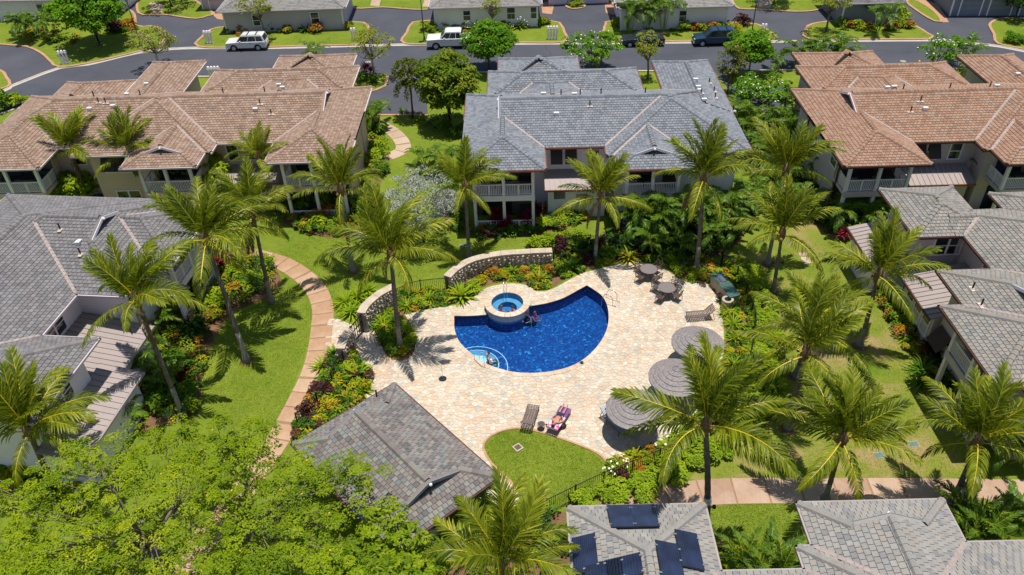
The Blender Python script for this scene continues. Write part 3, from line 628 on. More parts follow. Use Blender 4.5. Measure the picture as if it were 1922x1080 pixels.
class Building:
    def __init__(s, name, label, cat, loc, rz, wings, tile, wallmat, gutter='copper', group=None, trim='white', limit=300, walls=True):
        s.root = thing(name, label, cat, (*loc, 0), rz, group); s.w = wings; s.loc = loc; s.rz = rz
        s.tile, s.wallmat, s.gut, s.trim, s.limit = tile, wallmat, gutter, trim, limit
        c, n = math.cos(rz), math.sin(rz); s.T = lambda x, y, z=0: (loc[0] + c * x - n * y, loc[1] + n * x + c * y, z)
        if walls: s.walls()
        s.roof()
    def cover(s, x, y, k, z):               # True when another block's roof lies above this point
        for j, v in enumerate(s.w):
            if j != k:
                q = v.z(x, y)
                if q > z + 0.015 or (abs(q - z) <= 0.015 and j < k): return True
        return False
    def seen(s, x, y, z):
        u, v = proj(s.T(x, y, z)); return -500 < u < 2420 and -250 < v < 1700
    def walls(s):
        for k, v in enumerate(s.w):
            if not v.wall: continue
            e = v.over + 0.004 * k; y0 = v.y0 + e + (getattr(v, 'lan', 0) if v.wall == 'front' else 0)
            mb = MB(); mb.box(v.x0 + e, v.x1 - e, y0, v.y1 - e, 0, v.ze + 0.2); mb.build('wall', s.wallmat, s.root)
    def roof(s):
        cand = []; rest = MB(); caps = []
        for k, v in enumerate(s.w):
            dk = MB()
            for (o, e, i, poly) in v.faces():
                zo = -0.006 - 0.004 * k; n2 = len(poly)
                top = [(*(o + e * a + i * b), v.ze + v.p * b + zo) for a, b in poly]; bot = [(x, y, z - 0.13) for x, y, z in top]
                nz = (top[1][0] - top[0][0]) * (top[2][1] - top[0][1]) - (top[1][1] - top[0][1]) * (top[2][0] - top[0][0])
                if nz < 0: top.reverse(); bot.reverse()
                dk.add(top + bot, [tuple(range(n2)), tuple(range(2 * n2 - 1, n2 - 1, -1))] + [(q, q + n2, (q + 1) % n2 + n2, (q + 1) % n2) for q in range(n2)])
                # tiles, course by course
                amax = max(a for a, b in poly); bmax = max(b for a, b in poly); p = v.p; rows = int(math.ceil(bmax / TE))
                right = e[0] * i[1] - e[1] * i[0] > 0
                ev = Vector((e[0], e[1], 0)); sv = Vector((i[0], i[1], p)).normalized(); nv = ev.cross(sv)
                if nv.z < 0: nv = -nv; ev2 = -ev
                else: ev2 = ev
                for r_ in range(rows):
                    b0, b1 = r_ * TE, (r_ + 1) * TE
                    st = -TW * (0.5 if r_ % 2 else 0) - random.uniform(0, .03)
                    for q in range(int(amax / TW) + 2):
                        a0 = st + q * TW; a1 = a0 + TW; am, bm_ = (a0 + a1) / 2, (b0 + b1) / 2
                        x, y = o + e * am + i * bm_; z = v.ze + p * bm_
                        cl = clip(clip(clip(clip(poly, -1, 0, -a0 - .008), 1, 0, a1 - .008), 0, -1, -b0), 0, 1, b1)
                        if len(cl) < 3: continue
                        ar = area(cl)
                        if ar < 0.004: continue
                        full = ar > (TW - .016) * TE * 0.995
                        if not full:
                            cx = sum(c[0] for c in cl) / len(cl); cy = sum(c[1] for c in cl) / len(cl); x, y = o + e * cx + i * cy; z = v.ze + p * cy
                        if s.cover(x, y, k, z) or not s.seen(x, y, z): continue
                        if full:
                            X, Y = o + e * am + i * b0; d = math.dist(s.T(X, Y, v.ze), CAMP)
                            mt = Matrix(((ev2.x, sv.x, nv.x, X), (ev2.y, sv.y, nv.y, Y), (ev2.z, sv.z, nv.z, v.ze + p * b0), (0, 0, 0, 1)))
                            fc = -(nv @ Vector(CAMP - np.array(s.T(0, 0))) if False else 0)
                            cand.append((d, mt, p))
                        else:
                            pt = []
                            for a, b in cl:
                                X, Y = o + e * a + i * b; pt.append((X, Y, v.ze + p * b, 0.052 + (0.014 - 0.052) * (b - b0) / TE))
                            if (pt[1][0] - pt[0][0]) * (pt[2][1] - pt[0][1]) - (pt[1][1] - pt[0][1]) * (pt[2][0] - pt[0][0]) < 0: pt.reverse()
                            m = len(pt)
                            rest.add([(a, b, c + h) for a, b, c, h in pt] + [(a, b, c - .01) for a, b, c, h in pt], [tuple(range(m))] + [(j, j + m, (j + 1) % m + m, (j + 1) % m) for j in range(m)], tone=random.random())
            dk.build('roof_underlay', 'deck', s.root)
            for A, B in v.lines():
                A, B = Vector(A), Vector(B); L = (B - A).length; d = (B - A) / L
                if d.z < -.01: A, B, d = B, A, -d
                n_ = max(1, int(L / 0.33)); sd_ = d.cross(Vector((0, 0, 1))).normalized(); up = sd_.cross(d)
                for q in range(n_):
                    c = A + d * (q + .5) * L / n_
                    if s.cover(c.x, c.y, k, c.z) or not s.seen(*c): continue
                    caps.append((math.dist(s.T(*c), CAMP), Matrix(((sd_.x, d.x, up.x, c.x), (sd_.y, d.y, up.y, c.y), (sd_.z, d.z, up.z, c.z + .03), (0, 0, 0, 1)))))
            s.gutters(k, v); s.gablets(k, v)
        cand.sort(key=lambda c: c[0])
        for q, (d, mt, p) in enumerate(cand):
            me = tile_mesh(s.tile, p, random.randrange(10))
            if q < s.limit: obj('roof_tile', me, s.root, mat=mt)
            else:
                t_ = random.random(); vs = [mt @ vv.co for vv in me.vertices]; rest.add(vs, [(4, 5, 6, 7), (0, 1, 5, 4), (1, 2, 6, 5), (3, 0, 4, 7)], tone=t_)
        if rest.v: rest.build('roof_tile', s.tile, s.root, tone=True, kind='stuff')
        caps.sort(key=lambda c: c[0]); cr = MB()
        for q, (d, mt) in enumerate(caps):
            me = cap_mesh(s.tile, random.randrange(2, 9))
            if q < min(s.limit, 200): obj('ridge_tile', me, s.root, mat=mt)
            else: cr.add([mt @ vv.co for vv in me.vertices], [tuple(f.vertices) for f in me.polygons], tone=random.random())
        if cr.v: cr.build('ridge_tile', s.tile, s.root, tone=True, kind='stuff')
        s.valleys()
    def runs(s, A, B, ok, step=0.2):
        L = math.dist(A, B); n_ = max(2, int(L / step)); cur = None; out = []
        for q in range(n_ + 1):
            pt = tuple(A[j] + (B[j] - A[j]) * q / n_ for j in range(3)); g = ok(pt)
            if g: cur = (cur[0], pt) if cur else (pt, pt)
            if (not g or q == n_) and cur:
                if math.dist(*cur) > 0.45: out.append(cur)
                cur = None
        return out
    def gutters(s, k, v):
        L, W = v.L, v.W; ed = [(0, 0, L, 0, 0, -1), (0, W, L, W, 0, 1)]
        if v.A != 'open': ed.append((0, 0, 0, W, -1, 0))
        if v.B != 'open': ed.append((L, 0, L, W, 1, 0))
        for a0, t0, a1, t1, na, nt in ed:
            o = v.xy(0, 0); n_ = v.xy(na, nt); nx, ny = n_[0] - o[0], n_[1] - o[1]
            def ok(pt):
                for j, u in enumerate(s.w):
                    if j != k and (u.z(pt[0] + nx * .08, pt[1] + ny * .08) > -5 or (j < k and u.z(pt[0] - nx * .05, pt[1] - ny * .05) > pt[2] + .1)): return False
                return True
            for A, B in s.runs((*v.xy(a0, t0), v.ze), (*v.xy(a1, t1), v.ze), ok):
                x0, x1 = sorted((A[0], B[0])); y0, y1 = sorted((A[1], B[1])); g = .115; mb = MB()
                bx = lambda lo, hi, d: (lo + min(d * g, 0) - (0.012 if d else g), hi + max(d * g, 0) + (0.012 if d else g)) if False else ((lo - g, lo - .004) if d < 0 else (hi + .004, hi + g) if d > 0 else (lo - g * .98, hi + g * .98))
                X = bx(x0, x1, nx); Y = bx(y0, y1, ny)
                mb.box(X[0], X[1], Y[0], Y[1], v.ze - .125, v.ze + .0, 0); mb.build('gutter', s.gut, s.root)
    def gablets(s, k, v):
        for en, f, sg in ((v.A, lambda d: d, -1), (v.B, lambda d: v.L - d, 1)):
            if en in ('hip', 'open'): continue
            d = en[1]; h = v.h; z0 = v.ze + v.p * d; a = f(d)
            q = lambda da, t, z: (*v.xy(a + da * sg, t), z)
            c = q(0.2, h, v.top)
            if s.cover(*v.xy(a - sg * 0.05, h), k, v.top): continue
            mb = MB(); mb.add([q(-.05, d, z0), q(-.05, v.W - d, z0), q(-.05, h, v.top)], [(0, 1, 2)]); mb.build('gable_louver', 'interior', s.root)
            for t0, t1 in ((d, h), (v.W - d, h)):           # roof edge that overhangs the little gable, with its barge board
                mb = MB(); A0, A1 = q(-.06, t0, z0 + .03), q(-.06, t1, v.top + .03); B0, B1 = q(.16, t0, z0 + .03), q(.16, t1, v.top + .03)
                dn = lambda P_, e_: (P_[0], P_[1], P_[2] - e_)
                mb.add([A0, A1, B1, B0, dn(A0, .1), dn(A1, .1), dn(B1, .1), dn(B0, .1)], [(0, 1, 2, 3), (7, 6, 5, 4), (0, 3, 7, 4), (1, 5, 6, 2), (3, 2, 6, 7)]); mb.build('gablet_roof', s.tile, s.root, tone=True)
                C0, C1 = q(.20, t0, z0 + .04), q(.20, t1, v.top + .04); D0, D1 = q(.165, t0, z0 + .04), q(.165, t1, v.top + .04); mb = MB()
                mb.add([C0, C1, D1, D0, dn(C0, .2), dn(C1, .2), dn(D1, .2), dn(D0, .2)], [(0, 1, 2, 3), (7, 6, 5, 4), (0, 4, 5, 1), (3, 2, 6, 7), (0, 3, 7, 4), (1, 5, 6, 2)]); mb.build('barge_board', s.trim, s.root)
            mb = MB(); mb.lathe([(0.01, .09), (.07, .06), (.09, 0), (.07, -.06), (.01, -.09)], 8, c=(0, 0, 0)); mb.build('finial', 'ventwhite', s.root, loc=q(.24, h, v.top - .1))
    def valleys(s):
        for k, v in enumerate(s.w):
            for j in range(k):
                u = s.w[j]
                for (o, e, i, po) in v.faces():
                    for (o2, e2, i2, po2) in u.faces():
                        # z = ze + p*((x-o).i)
                        ax, ay = v.p * i[0] - u.p * i2[0], v.p * i[1] - u.p * i2[1]
                        cc = (v.ze - v.p * float(o @ i)) - (u.ze - u.p * float(o2 @ i2))
                        nn = math.hypot(ax, ay)
                        if nn < 1e-3: continue
                        b0 = np.array([ax, ay]) * (-cc / nn ** 2); d = np.array([-ay, ax]) / nn
                        z_ = lambda q: v.ze + v.p * float((q - o) @ i)
                        def ok(pt):
                            q = np.array(pt[:2]); r1 = q - o; r2 = q - o2
                            if not (inside(float(r1 @ e), float(r1 @ i), po) and inside(float(r2 @ e2), float(r2 @ i2), po2)): return False
                            zz = z_(q); return all(m in (j, k) or t_.z(*q) < zz + .01 for m, t_ in enumerate(s.w))
                        ctr = np.array([(v.x0 + v.x1) / 2, (v.y0 + v.y1) / 2]); t0 = float((ctr - b0) @ d); b0 = b0 + d * t0
                        A, B = b0 - d * 16, b0 + d * 16
                        for P0, P1 in s.runs((*A, z_(A)), (*B, z_(B)), ok, .1):
                            if abs(P0[2] - P1[2]) < .15: continue
                            if not s.seen(*P0) and not s.seen(*P1): continue
                            a = Vector(P0); b = Vector(P1); dd = (b - a).normalized(); sd_ = dd.cross(Vector((0, 0, 1))).normalized() * .10; up = Vector((0, 0, .05)); mb = MB()
                            mb.add([a - sd_ + up * 1.5, a + up, a + sd_ + up * 1.5, b - sd_ + up * 1.5, b + up, b + sd_ + up * 1.5], [(0, 1, 4, 3), (1, 2, 5, 4)]); mb.build('valley_flashing', 'valley', s.root)
    # pieces on the roof and walls ------------------------------------------------
    def top(s, x, y): return max(v.z(x, y) for v in s.w)
    def pipe(s, px, py, z=7.0, base=True):  # black vent pipe on a pale flashing, where the photo shows it
        x, y = s.local(px, py, z)
        if s.top(x, y) < 0: return
        zz = s.top(x, y)
        x, y = s.local(px, py, zz)
        if s.top(x, y) < 0: return
        mb = MB(); mb.tube([(0, 0, -.1), (0, 0, .48)], .05, 8); o = mb.build('vent_pipe', 'black', s.root, loc=(x, y, s.top(x, y) + .04))
        if base: mb = MB(); mb.box(-.24, .24, -.12, .10, -.02, .03); mb.box(-.1, .1, -.09, .09, .03, .07); mb.build('flashing', 'vent', o)
    def vent(s, px, py, z=7.0):             # low white roof vent
        x, y = s.local(px, py, z)
        if s.top(x, y) < 0: return
        x, y = s.local(px, py, s.top(x, y))
        if s.top(x, y) < 0: return
        mb = MB(); mb.box(-.16, .16, -.16, .14, -.1, .13); mb.box(-.19, .19, -.2, .02, .13, .19); mb.build('roof_vent', 'ventwhite', s.root, loc=(x, y, s.top(x, y) + .04))
    def local(s, px, py, z):
        X, Y = P(px, py, z); dx, dy = X - s.loc[0], Y - s.loc[1]; c, n = math.cos(s.rz), math.sin(s.rz)
        return (c * dx + n * dy, -n * dx + c * dy)

def frame(o, e, i):                          # local frame on a building: a along e, b along i, z up
    o, e, i = np.array(o, float), np.array(e, float), np.array(i, float)
    return lambda a, b, z: (*(o + e * a + i * b), z)
_bal = {}
def baluster(h, mat):
    if (h, mat) not in _bal:
        mb = MB(); mb.box(-.022, .022, -.018, .018, 0, h); _bal[(h, mat)] = mb.mesh('baluster', mat)
    return _bal[(h, mat)]
def railing(b, fr, a0, a1, z0, mat='white', h=0.95, bb=0.0):
    n_ = max(1, round((a1 - a0) / 1.3))
    for z_, t in ((z0 + h - .05, .07), (z0 + .1, .05)):
        mb = MB(); mb.box(a0, a1, bb - .035, bb + .035, z_, z_ + t, fr=fr); mb.build('rail', mat, b.root)
    for q in range(1, n_):
        a = a0 + (a1 - a0) * q / n_; mb = MB(); mb.box(a - .05, a + .05, bb - .045, bb + .045, z0, z0 + h - .05, fr=fr); mb.build('rail_post', mat, b.root)
    k = int((a1 - a0) / .125)
    o = np.array(fr(0, 0, 0)); e = np.array(fr(1, 0, 0)) - o; ang = math.atan2(e[1], e[0])
    for q in range(k):
        a = a0 + .0625 + q * .125
        obj('baluster', baluster(round(h - .2, 2), mat), b.root, loc=fr(a, bb, z0 + .15)).rotation_euler = (0, 0, ang)
def lanai(b, o, e, i, wd, dep, wall, ground=True, ze=5.6, sides=(True, True), zf=2.72, mat='white', posts=3, seed=0):
    """Two-storey veranda under a roof end: slab, posts, beams, railings, shaded back walls."""
    fr = frame(o, e, i); z1 = ze - .02
    mb = MB(); mb.box(0, wd, 0, dep, zf, zf + .28, fr=fr); mb.build('floor_slab', wall, b.root)
    mb = MB(); mb.box(-.02, wd + .02, -.06, -.003, zf - .12, zf + .34, fr=fr); mb.build('fascia', mat if wall == 'wall_white' else wall, b.root)
    mb = MB(); mb.box(.05, wd - .05, .02, .18, z1 - .38, z1 - .02, fr=fr); mb.build('beam', mat, b.root)
    for q in range(posts):
        a = .12 + (wd - .24) * q / (posts - 1)
        mb = MB(); mb.box(a - .11, a + .11, -.02, .20, 0, z1 - .38, fr=fr); mb.build('post', mat, b.root)
    for q in range(posts - 1):
        s0 = .12 + (wd - .24) * q / (posts - 1) + .11; s1 = .12 + (wd - .24) * (q + 1) / (posts - 1) - .11
        railing(b, fr, s0, s1, zf + .28, mat, bb=.09)
        if ground: railing(b, fr, s0, s1, .05, mat, .75, bb=.09)
    for side, a in ((sides[0], 0), (sides[1], wd)):
        fr2 = frame(fr(a, 0, 0)[:2], i, e); off = .1 if a == 0 else -.1
        if side: railing(b, fr2, .2, dep - .05, zf + .28, mat, bb=off)
        else:
            mb = MB(); mb.box(0.2, dep, off - .06, off + .06, 0.0, z1 - .1, fr=fr2); mb.build('wall', wall, b.root)
        mb = MB(); mb.box(.2, dep, off - .05, off + .05, z1 - .36, z1 - .04, fr=fr2); mb.build('beam', mat, b.root)
    for z0, z2 in ((.05, zf - .15), (zf + .3, z1)):
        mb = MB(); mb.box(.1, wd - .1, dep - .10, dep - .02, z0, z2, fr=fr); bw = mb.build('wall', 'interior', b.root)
        mb = MB(); mb.box(wd * .12, wd * .62, dep - .16, dep - .105, z0, z0 + 2.1, fr=fr); mb.build('door', 'glass', b.root)
        mb = MB(); a = wd * (.66 + .1 * (seed % 2)); mb.box(a, a + .9, dep * .4, dep * .8, z0, z0 + .7, fr=fr); mb.box(a, a + .9, dep * .72, dep * .86, z0 + .7, z0 + 1.0, fr=fr); mb.build('lounge_chair', 'furn', b.root)
        mb = MB(); a = wd * .25; mb.box(a, a + 1.1, dep * .35, dep * .72, z0 + .62, z0 + .68, fr=fr); mb.box(a + .5, a + .6, dep * .5, dep * .57, z0, z0 + .62, fr=fr); mb.build('table', 'furn', b.root)
def window(b, o, e, i, a, z, w_, h, panes=2, shade=False, mat='white'):
    """Framed window standing proud of the wall; i points into the wall."""
    fr = frame(o, e, i); t = .09; mb = MB()
    for q in ((a - t, a + w_ + t, z + h, z + h + t), (a - t - .03, a + w_ + t + .03, z - t, z), (a - t, a, z, z + h), (a + w_, a + w_ + t, z, z + h)):
        mb.box(q[0], q[1], -.07, .02, q[2], q[3], fr=fr)
    for q in range(1, panes):
        x = a + w_ * q / panes; mb.box(x - .06, x + .06, -.06, .02, z, z + h, fr=fr)
    W_ = mb.build('window', mat, b.root)
    for q in range(panes):
        x0 = a + w_ * q / panes + (.06 if q else 0); x1 = a + w_ * (q + 1) / panes - (.06 if q < panes - 1 else 0)
        for z0, z1, y in ((z, z + h / 2 - .03, -.015), (z + h / 2 + .03, z + h, -.03)):
            mb = MB(); mb.box(x0, x1, y, .02, z0, z1, fr=fr); mb.build('pane', 'glass', W_)
        mb = MB(); mb.box(x0, x1, -.05, .02, z + h / 2 - .03, z + h / 2 + .03, fr=fr); mb.build('rail', mat, W_)
    if shade:
        for q in range(panes):
            x0 = a + w_ * q / panes - .05; x1 = a + w_ * (q + 1) / panes + .05
            mb = MB(); A, B = (z + h + .1, -.1), (z + h * .35, -.75); vs = []
            for x in (x0, x1):
                for (zz, bb) in (A, B): vs += [fr(x, bb, zz), fr(x, bb, zz - .05)]
            mb.add(vs, [(0, 2, 6, 4), (1, 5, 7, 3), (0, 4, 5, 1), (2, 3, 7, 6), (0, 1, 3, 2), (4, 6, 7, 5)]); mb.build('shade_panel', 'shade', W_)
def shed(b, o, e, i, wd, dep, z_hi, z_lo, wall='wall_white', pan=.42, thick=.05, posts=True, gut='copper', closed=True):
    """Lean-to roof of standing-seam panels; dep is outward from the wall (against i)."""
    fr = frame(o, e, i); n_ = max(1, round(wd / pan)); pw = wd / n_
    for q in range(n_):
        a0, a1 = q * pw, (q + 1) * pw; mb = MB()
        for x0, x1, t in ((a0 + .004, a1 - .004, 0), (a1 - .03, a1 - .002, .05)):
            vs = []
            for x in (x0, x1):
                for bb, zz in ((.1, z_hi), (-dep, z_lo)): vs += [fr(x, bb, zz + t), fr(x, bb, zz - thick)]
            mb.add(vs, [(0, 4, 6, 2), (1, 3, 7, 5), (0, 1, 5, 4), (2, 6, 7, 3), (0, 2, 3, 1), (4, 5, 7, 6)])
        mb.build('roof_panel', 'seam', b.root)
    mb = MB(); mb.box(-.03, wd + .03, -dep - .1, -dep - .004, z_lo - .13, z_lo - .0, fr=fr); mb.build('gutter', gut, b.root)
    if closed:
        mb = MB(); mb.box(.25, wd - .25, -dep + .45, -.02, 0, z_lo - .06, fr=fr); mb.build('wall', wall, b.root)
def mk(w, lan=0, **kw):
    if lan: w.wall = 'front'; w.lan = lan
    return w
def condo(name, label, loc, rz, mirror, tile, wallmat, gutter, group, ext=False, seed=0):
    sx = (lambda a, b: (-b, -a)) if mirror else (lambda a, b: (a, b))
    e1, e2 = (lambda A, B: (B, A)) if mirror else (lambda A, B: (A, B)), None
    Lm = 29.7 if ext else 21.4
    W = []
    A, B = e1(('gab', 2.95), 'hip'); W.append(Wing(*sx(0, Lm), 3.3, 13.15, 'x', A, B))
    W.append(mk(Wing(*sx(0, 6.2), 0, 8.2, 'y', 'hip', 'open'), 2.3))
    W.append(Wing(*sx(10.75, 21.4), 1.85, 13.0, 'y', 'hip', 'hip'))
    W.append(mk(Wing(*sx(11.25, 16.85), -.3, 8, 'y', ('gab', 1.45), 'open'), 2.3))
    W.append(Wing(*sx(16.55, 21.5), 8.5, 19.2 + (1 if ext else 0), 'y', 'open', 'hip'))
    W.append(Wing(*sx(1.75, 14.9), 11.8, 17.9, 'x', 'hip', 'hip'))
    W.append(Wing(*sx(3.8, 10.4), 8, 15.6, 'y', 'open', 'hip'))
    W.append(Wing(*sx(2.6, 9.9), 15, 21.6, 'y', 'hip', 'hip', ze=5.3))
    if ext:
        W.append(mk(Wing(*sx(23.1, 29.7), .1, 8.2, 'y', 'hip', 'open'), 2.3)); W.append(Wing(*sx(22.2, 28.4), 11.5, 17.0, 'y', 'open', 'hip', ze=5.2))
    b = Building(name, label, 'building', loc, rz, W, tile, wallmat, gutter, group, limit=300)
    wd = 'wall_white' if wallmat == 'wall_white' else wallmat
    for k, v in enumerate(W):
        if v.wall == 'front':
            lanai(b, (v.x0 + v.over, v.y0 + v.over), (1, 0), (0, 1), v.W - 2 * v.over, 2.3, wd, seed=k + seed)
    fx = lambda a, w_: (-a - w_) if mirror else a
    yw = 4.1
    for q in (6.75, 7.85): window(b, (0, yw), (1, 0), (0, 1), fx(q, .8), 3.75, .8, 1.25, 1, shade=(seed != 1))
    window(b, (0, yw), (1, 0), (0, 1), fx(9.6, .75), 3.75, .8, 1.25, 1)
    if ext:
        window(b, (0, yw), (1, 0), (0, 1), fx(21.8, 1.0), 3.75, 1.0, 1.25, 1)
        window(b, (0, 2.66), (1, 0), (0, 1), fx(17.4, 2.2), 3.75, 2.2, 1.25, 2, shade=True)
        window(b, (0, 2.66), (1, 0), (0, 1), fx(17.6, 1.8), .7, 1.8, 1.3, 2)
    a = fx(6.2, 4.9); shed(b, (a, yw), (1, 0), (0, 1), 4.9, 2.1, 3.35, 2.72, wd)
    window(b, (0, yw - 1.62), (1, 0), (0, 1), fx(6.9, .9), .9, .9, 1.4, 1)
    window(b, (0, yw - 1.62), (1, 0), (0, 1), fx(8.6, .9), .5, .9, 1.6, 1)
    # side wall of the wing that shows, with windows
    X = fx(0, 0) + (-.8 if mirror else .8)
    for y0 in (4.2, 8.6):
        window(b, (X, y0), (0, 1 if mirror else -1), (-1, 0) if mirror else (1, 0), 0, 3.7, 1.1, 1.2, 1)
    for q in range(2):
        mb = MB(); xx = X + (-.02 if not mirror else .02); mb.box(xx - .06, xx + .06, 2.4 + q * 7.5, 2.5 + q * 7.5, 0, 5.5); mb.build('downpipe', gutter, b.root)
    return b
b1 = condo('condominium', 'long brown tiled condominium with beige walls, left of the curved white path', (-11.8, 52.75), R(-.7), True, 'tile_brown', 'wall_beige', 'wall_taupe', 'tiled condominiums round the pool', ext=True, seed=1)
b2 = condo('condominium', 'slate grey tiled condominium with white walls and copper gutters behind the pool', (-3.5, 50.5), R(-1.0), False, 'tile_grey', 'wall_white', 'copper', 'tiled condominiums round the pool', seed=2)
b3 = condo('condominium', 'rust brown tiled condominium with pale walls at the upper right', (23.75, 49.4), R(-.6), False, 'tile_rust', 'wall_taupe', 'copper_dark', 'tiled condominiums round the pool', seed=3)
for px, py in ((1107, 200), (1071, 249), (1023, 250), (1053, 178), (1089, 178), (1128, 177), (1211, 176)): b2.pipe(px, py, 7, py > 190)
for px, py in ((1331, 156), (1340, 172), (1342, 184), (1316, 177), (1376, 207)): b2.pipe(px, py, 6.5)
for px, py in ((1044, 231), (1020, 174), (1078, 177), (1305, 152), (1310, 164), (1313, 170), (1321, 188)): b2.vent(px, py)
for px, py in ((185, 192), (198, 192), (489, 198), (514, 236), (176, 180), (263, 177), (419, 174), (497, 172)): b1.pipe(px, py, 7, py > 185)
for px, py in ((211, 194), (170, 208), (484, 223), (237, 172), (276, 160), (524, 160), (531, 167)): b1.vent(px, py)
for px, py in ((1727, 192), (1744, 238), (1703, 230), (1694, 171), (1781, 170), (1856, 168)): b3.pipe(px, py, 7, py > 185)
for px, py in ((1730, 223), (1665, 164), (1677, 165), (1908, 143), (1870, 162)): b3.vent(px, py)
# left house, turned about seven degrees
w4 = [Wing(0, 20.5, 0, 11, 'x', 'hip', 'hip'), Wing(0, 6.15, -3.35, 5.5, 'y', 'hip', 'open'), Wing(9.9, 20.45, -2.95, 9.6, 'y', ('gab', 3.6), 'hip'), mk(Wing(13.24, 19.65, -4.43, 5, 'y', 'hip', 'open'), 2.2)]
b4 = Building('condominium', 'grey tiled condominium with white walls at the left edge, solar-free gable louver in its roof', 'building', (-26.82, 27.67), R(90 - 6.8), w4, 'tile_slate', 'wall_white', 'wall_grey', 'tiled condominiums round the pool')
b4.root['label'] = 'slate grey condominium with white walls at the left edge, metal lean-to roofs beside palms'
shed(b4, (6.0, .8), (1, 0), (0, 1), 4.6, 4.3, 3.6, 2.75, 'wall_white', gut='seam')
shed(b4, (0.0, -2.5), (1, 0), (0, 1), 6.6, 2.3, 3.3, 2.75, 'wall_white', gut='seam')
shed(b4, (13.3, -3.6), (1, 0), (0, 1), 1.0, .6, 3.3, 3.0, 'wall_white', gut='seam')
lanai(b4, (14.04, -3.63), (1, 0), (0, 1), 4.8, 2.2, 'wall_white')
window(b4, (7, .8), (1, 0), (0, 1), .2, 3.8, 1.8, 1.2, 2); window(b4, (0, -2.55), (1, 0), (0, 1), 2.2, 3.7, 1.6, 1.2, 2)
window(b4, (10.5, -2.14), (1, 0), (0, 1), .6, 3.8, 1.2, 1.2, 1)
for px, py in ((112, 428), (157, 490)): b4.pipe(px, py, 7)
b4.vent(149, 462)
# right house, its front to the left
w5 = [Wing(2.95, 19.5, 3.0, 12.8, 'x', 'hip', 'hip'), mk(Wing(0, 5.8, 0, 4.9, 'x', 'hip', 'hip'), 0), Wing(9.29, 19.5, -.15, 9, 'y', ('gab', 2.75), 'hip'), mk(Wing(12.45, 18.55, -1.4, 8, 'y', 'hip', 'open'), 2.2),
      Wing(2.95, 5.85, 2.5, 9, 'y', 'open', 'open'), Wing(1.0, 8, 6.9, 13.5, 'y', 'hip', 'open')]
b5 = Building('condominium', 'pale mottled tile condominium at the right edge with dark copper gutters', 'building', (25.0, 46.25), R(-90), w5, 'tile_mid', 'wall_grey', 'copper_dark', 'tiled condominiums round the pool')
shed(b5, (5.75, 3.85), (1, 0), (0, 1), 4.5, 4.0, 3.55, 2.75, 'wall_grey', gut='copper_dark')
for q in range(3): window(b5, (6.2, .32), (1, 0), (0, 1), .35 + q * 1.15, .9, .8, 1.5, 1)
shed(b5, (.2, .85), (1, 0), (0, 1), 4.2, 2.4, 3.3, 2.75, 'wall_white', gut='copper_dark')
lanai(b5, (13.25, -.6), (1, 0), (0, 1), 4.5, 2.2, 'wall_grey')
window(b5, (10.2, .68), (1, 0), (0, 1), .2, .9, 1.3, 1.4, 1, shade=True)
window(b5, (7.2, 3.8), (1, 0), (0, 1), .3, 3.8, 2.4, 1.2, 2)
for a, z in ((.9, 3.7), (2.7, 3.7)): window(b5, (0, .82), (1, 0), (0, 1), a, z, 1.2, 1.3, 1)
window(b5, (5.0, 1.6), (0, 1), (-1, 0), .3, 3.7, 1.7, 1.3, 2)
for px, py in ((1823, 547), (1842, 572)): b5.pipe(px, py, 7)
# pavilion by the pool
PA = R(-49.3)
b6 = Building('pavilion', 'pavilion with a square-cut grey brown tile roof beside the pool deck', 'building', (-11.45, 27.65), PA, [Wing(0, 8.75, 0, 6.3, 'x', ('gab', 1.4), ('gab', 1.37), ze=3.0)], 'tile_mix', 'wall_taupe', 'copper_dark', trim='wall_blue')
b6.pipe(707, 743, 3.6, False)
# two wings of the nearest condominium, at the bottom of the view
w7 = [Wing(1.85, 7.62, 9, 21.25, 'y', 'open', 'hip'), Wing(11.62, 17.72, 9, 21.2, 'y', 'open', ('gab', 1.6)), Wing(11.0, 30, 9.3, 19.08, 'x', 'hip', 'hip'), Wing(1.85, 13, 8.4, 18.02, 'x', 'hip', 'open')]
b7 = Building('condominium', 'nearest condominium, stone grey tiles, its two roof wings at the bottom right edge', 'building', (0, 0), R(-.7), w7, 'tile_pale', 'wall_grey', 'seam', 'tiled condominiums round the pool', limit=300, trim='tile_pale')
fr = frame((12.43, 20.3), (0, -1), (1, 0)); railing(b7, frame((12.1, 20.2), (0, -1), (1, 0)), 0, 3.0, 2.9)
for a in (0, 1.5, 3.0):
    mb = MB(); mb.box(12.02, 12.2, 20.1 - a, 20.28 - a, 0, 5.5); mb.build('post', 'wall_grey', b7.root)
mb = MB(); mb.box(12.0, 12.43, 17.1, 20.3, 2.6, 2.88); mb.build('floor_slab', 'wall_grey', b7.root)
def solar(px, py, w_, h_, rot=0):            # a panel lying on the roof of the nearest building
    v = w7[0]; x, y = b7.local(px, py, 6.2); z = v.z(x, y); x, y = b7.local(px, py, z + .1); z = v.z(x, y)
    e = .05; gx = (v.z(x + e, y) - v.z(x - e, y)) / (2 * e); gy = (v.z(x, y + e) - v.z(x, y - e)) / (2 * e)
    n_ = Vector((-gx, -gy, 1)).normalized(); ex = Vector((1, 0, gx)).normalized(); ey = n_.cross(ex)
    return Matrix(((ex.x, ey.x, n_.x, x), (ex.y, ey.y, n_.y, y), (ex.z, ey.z, n_.z, z + .13), (0, 0, 0, 1)))
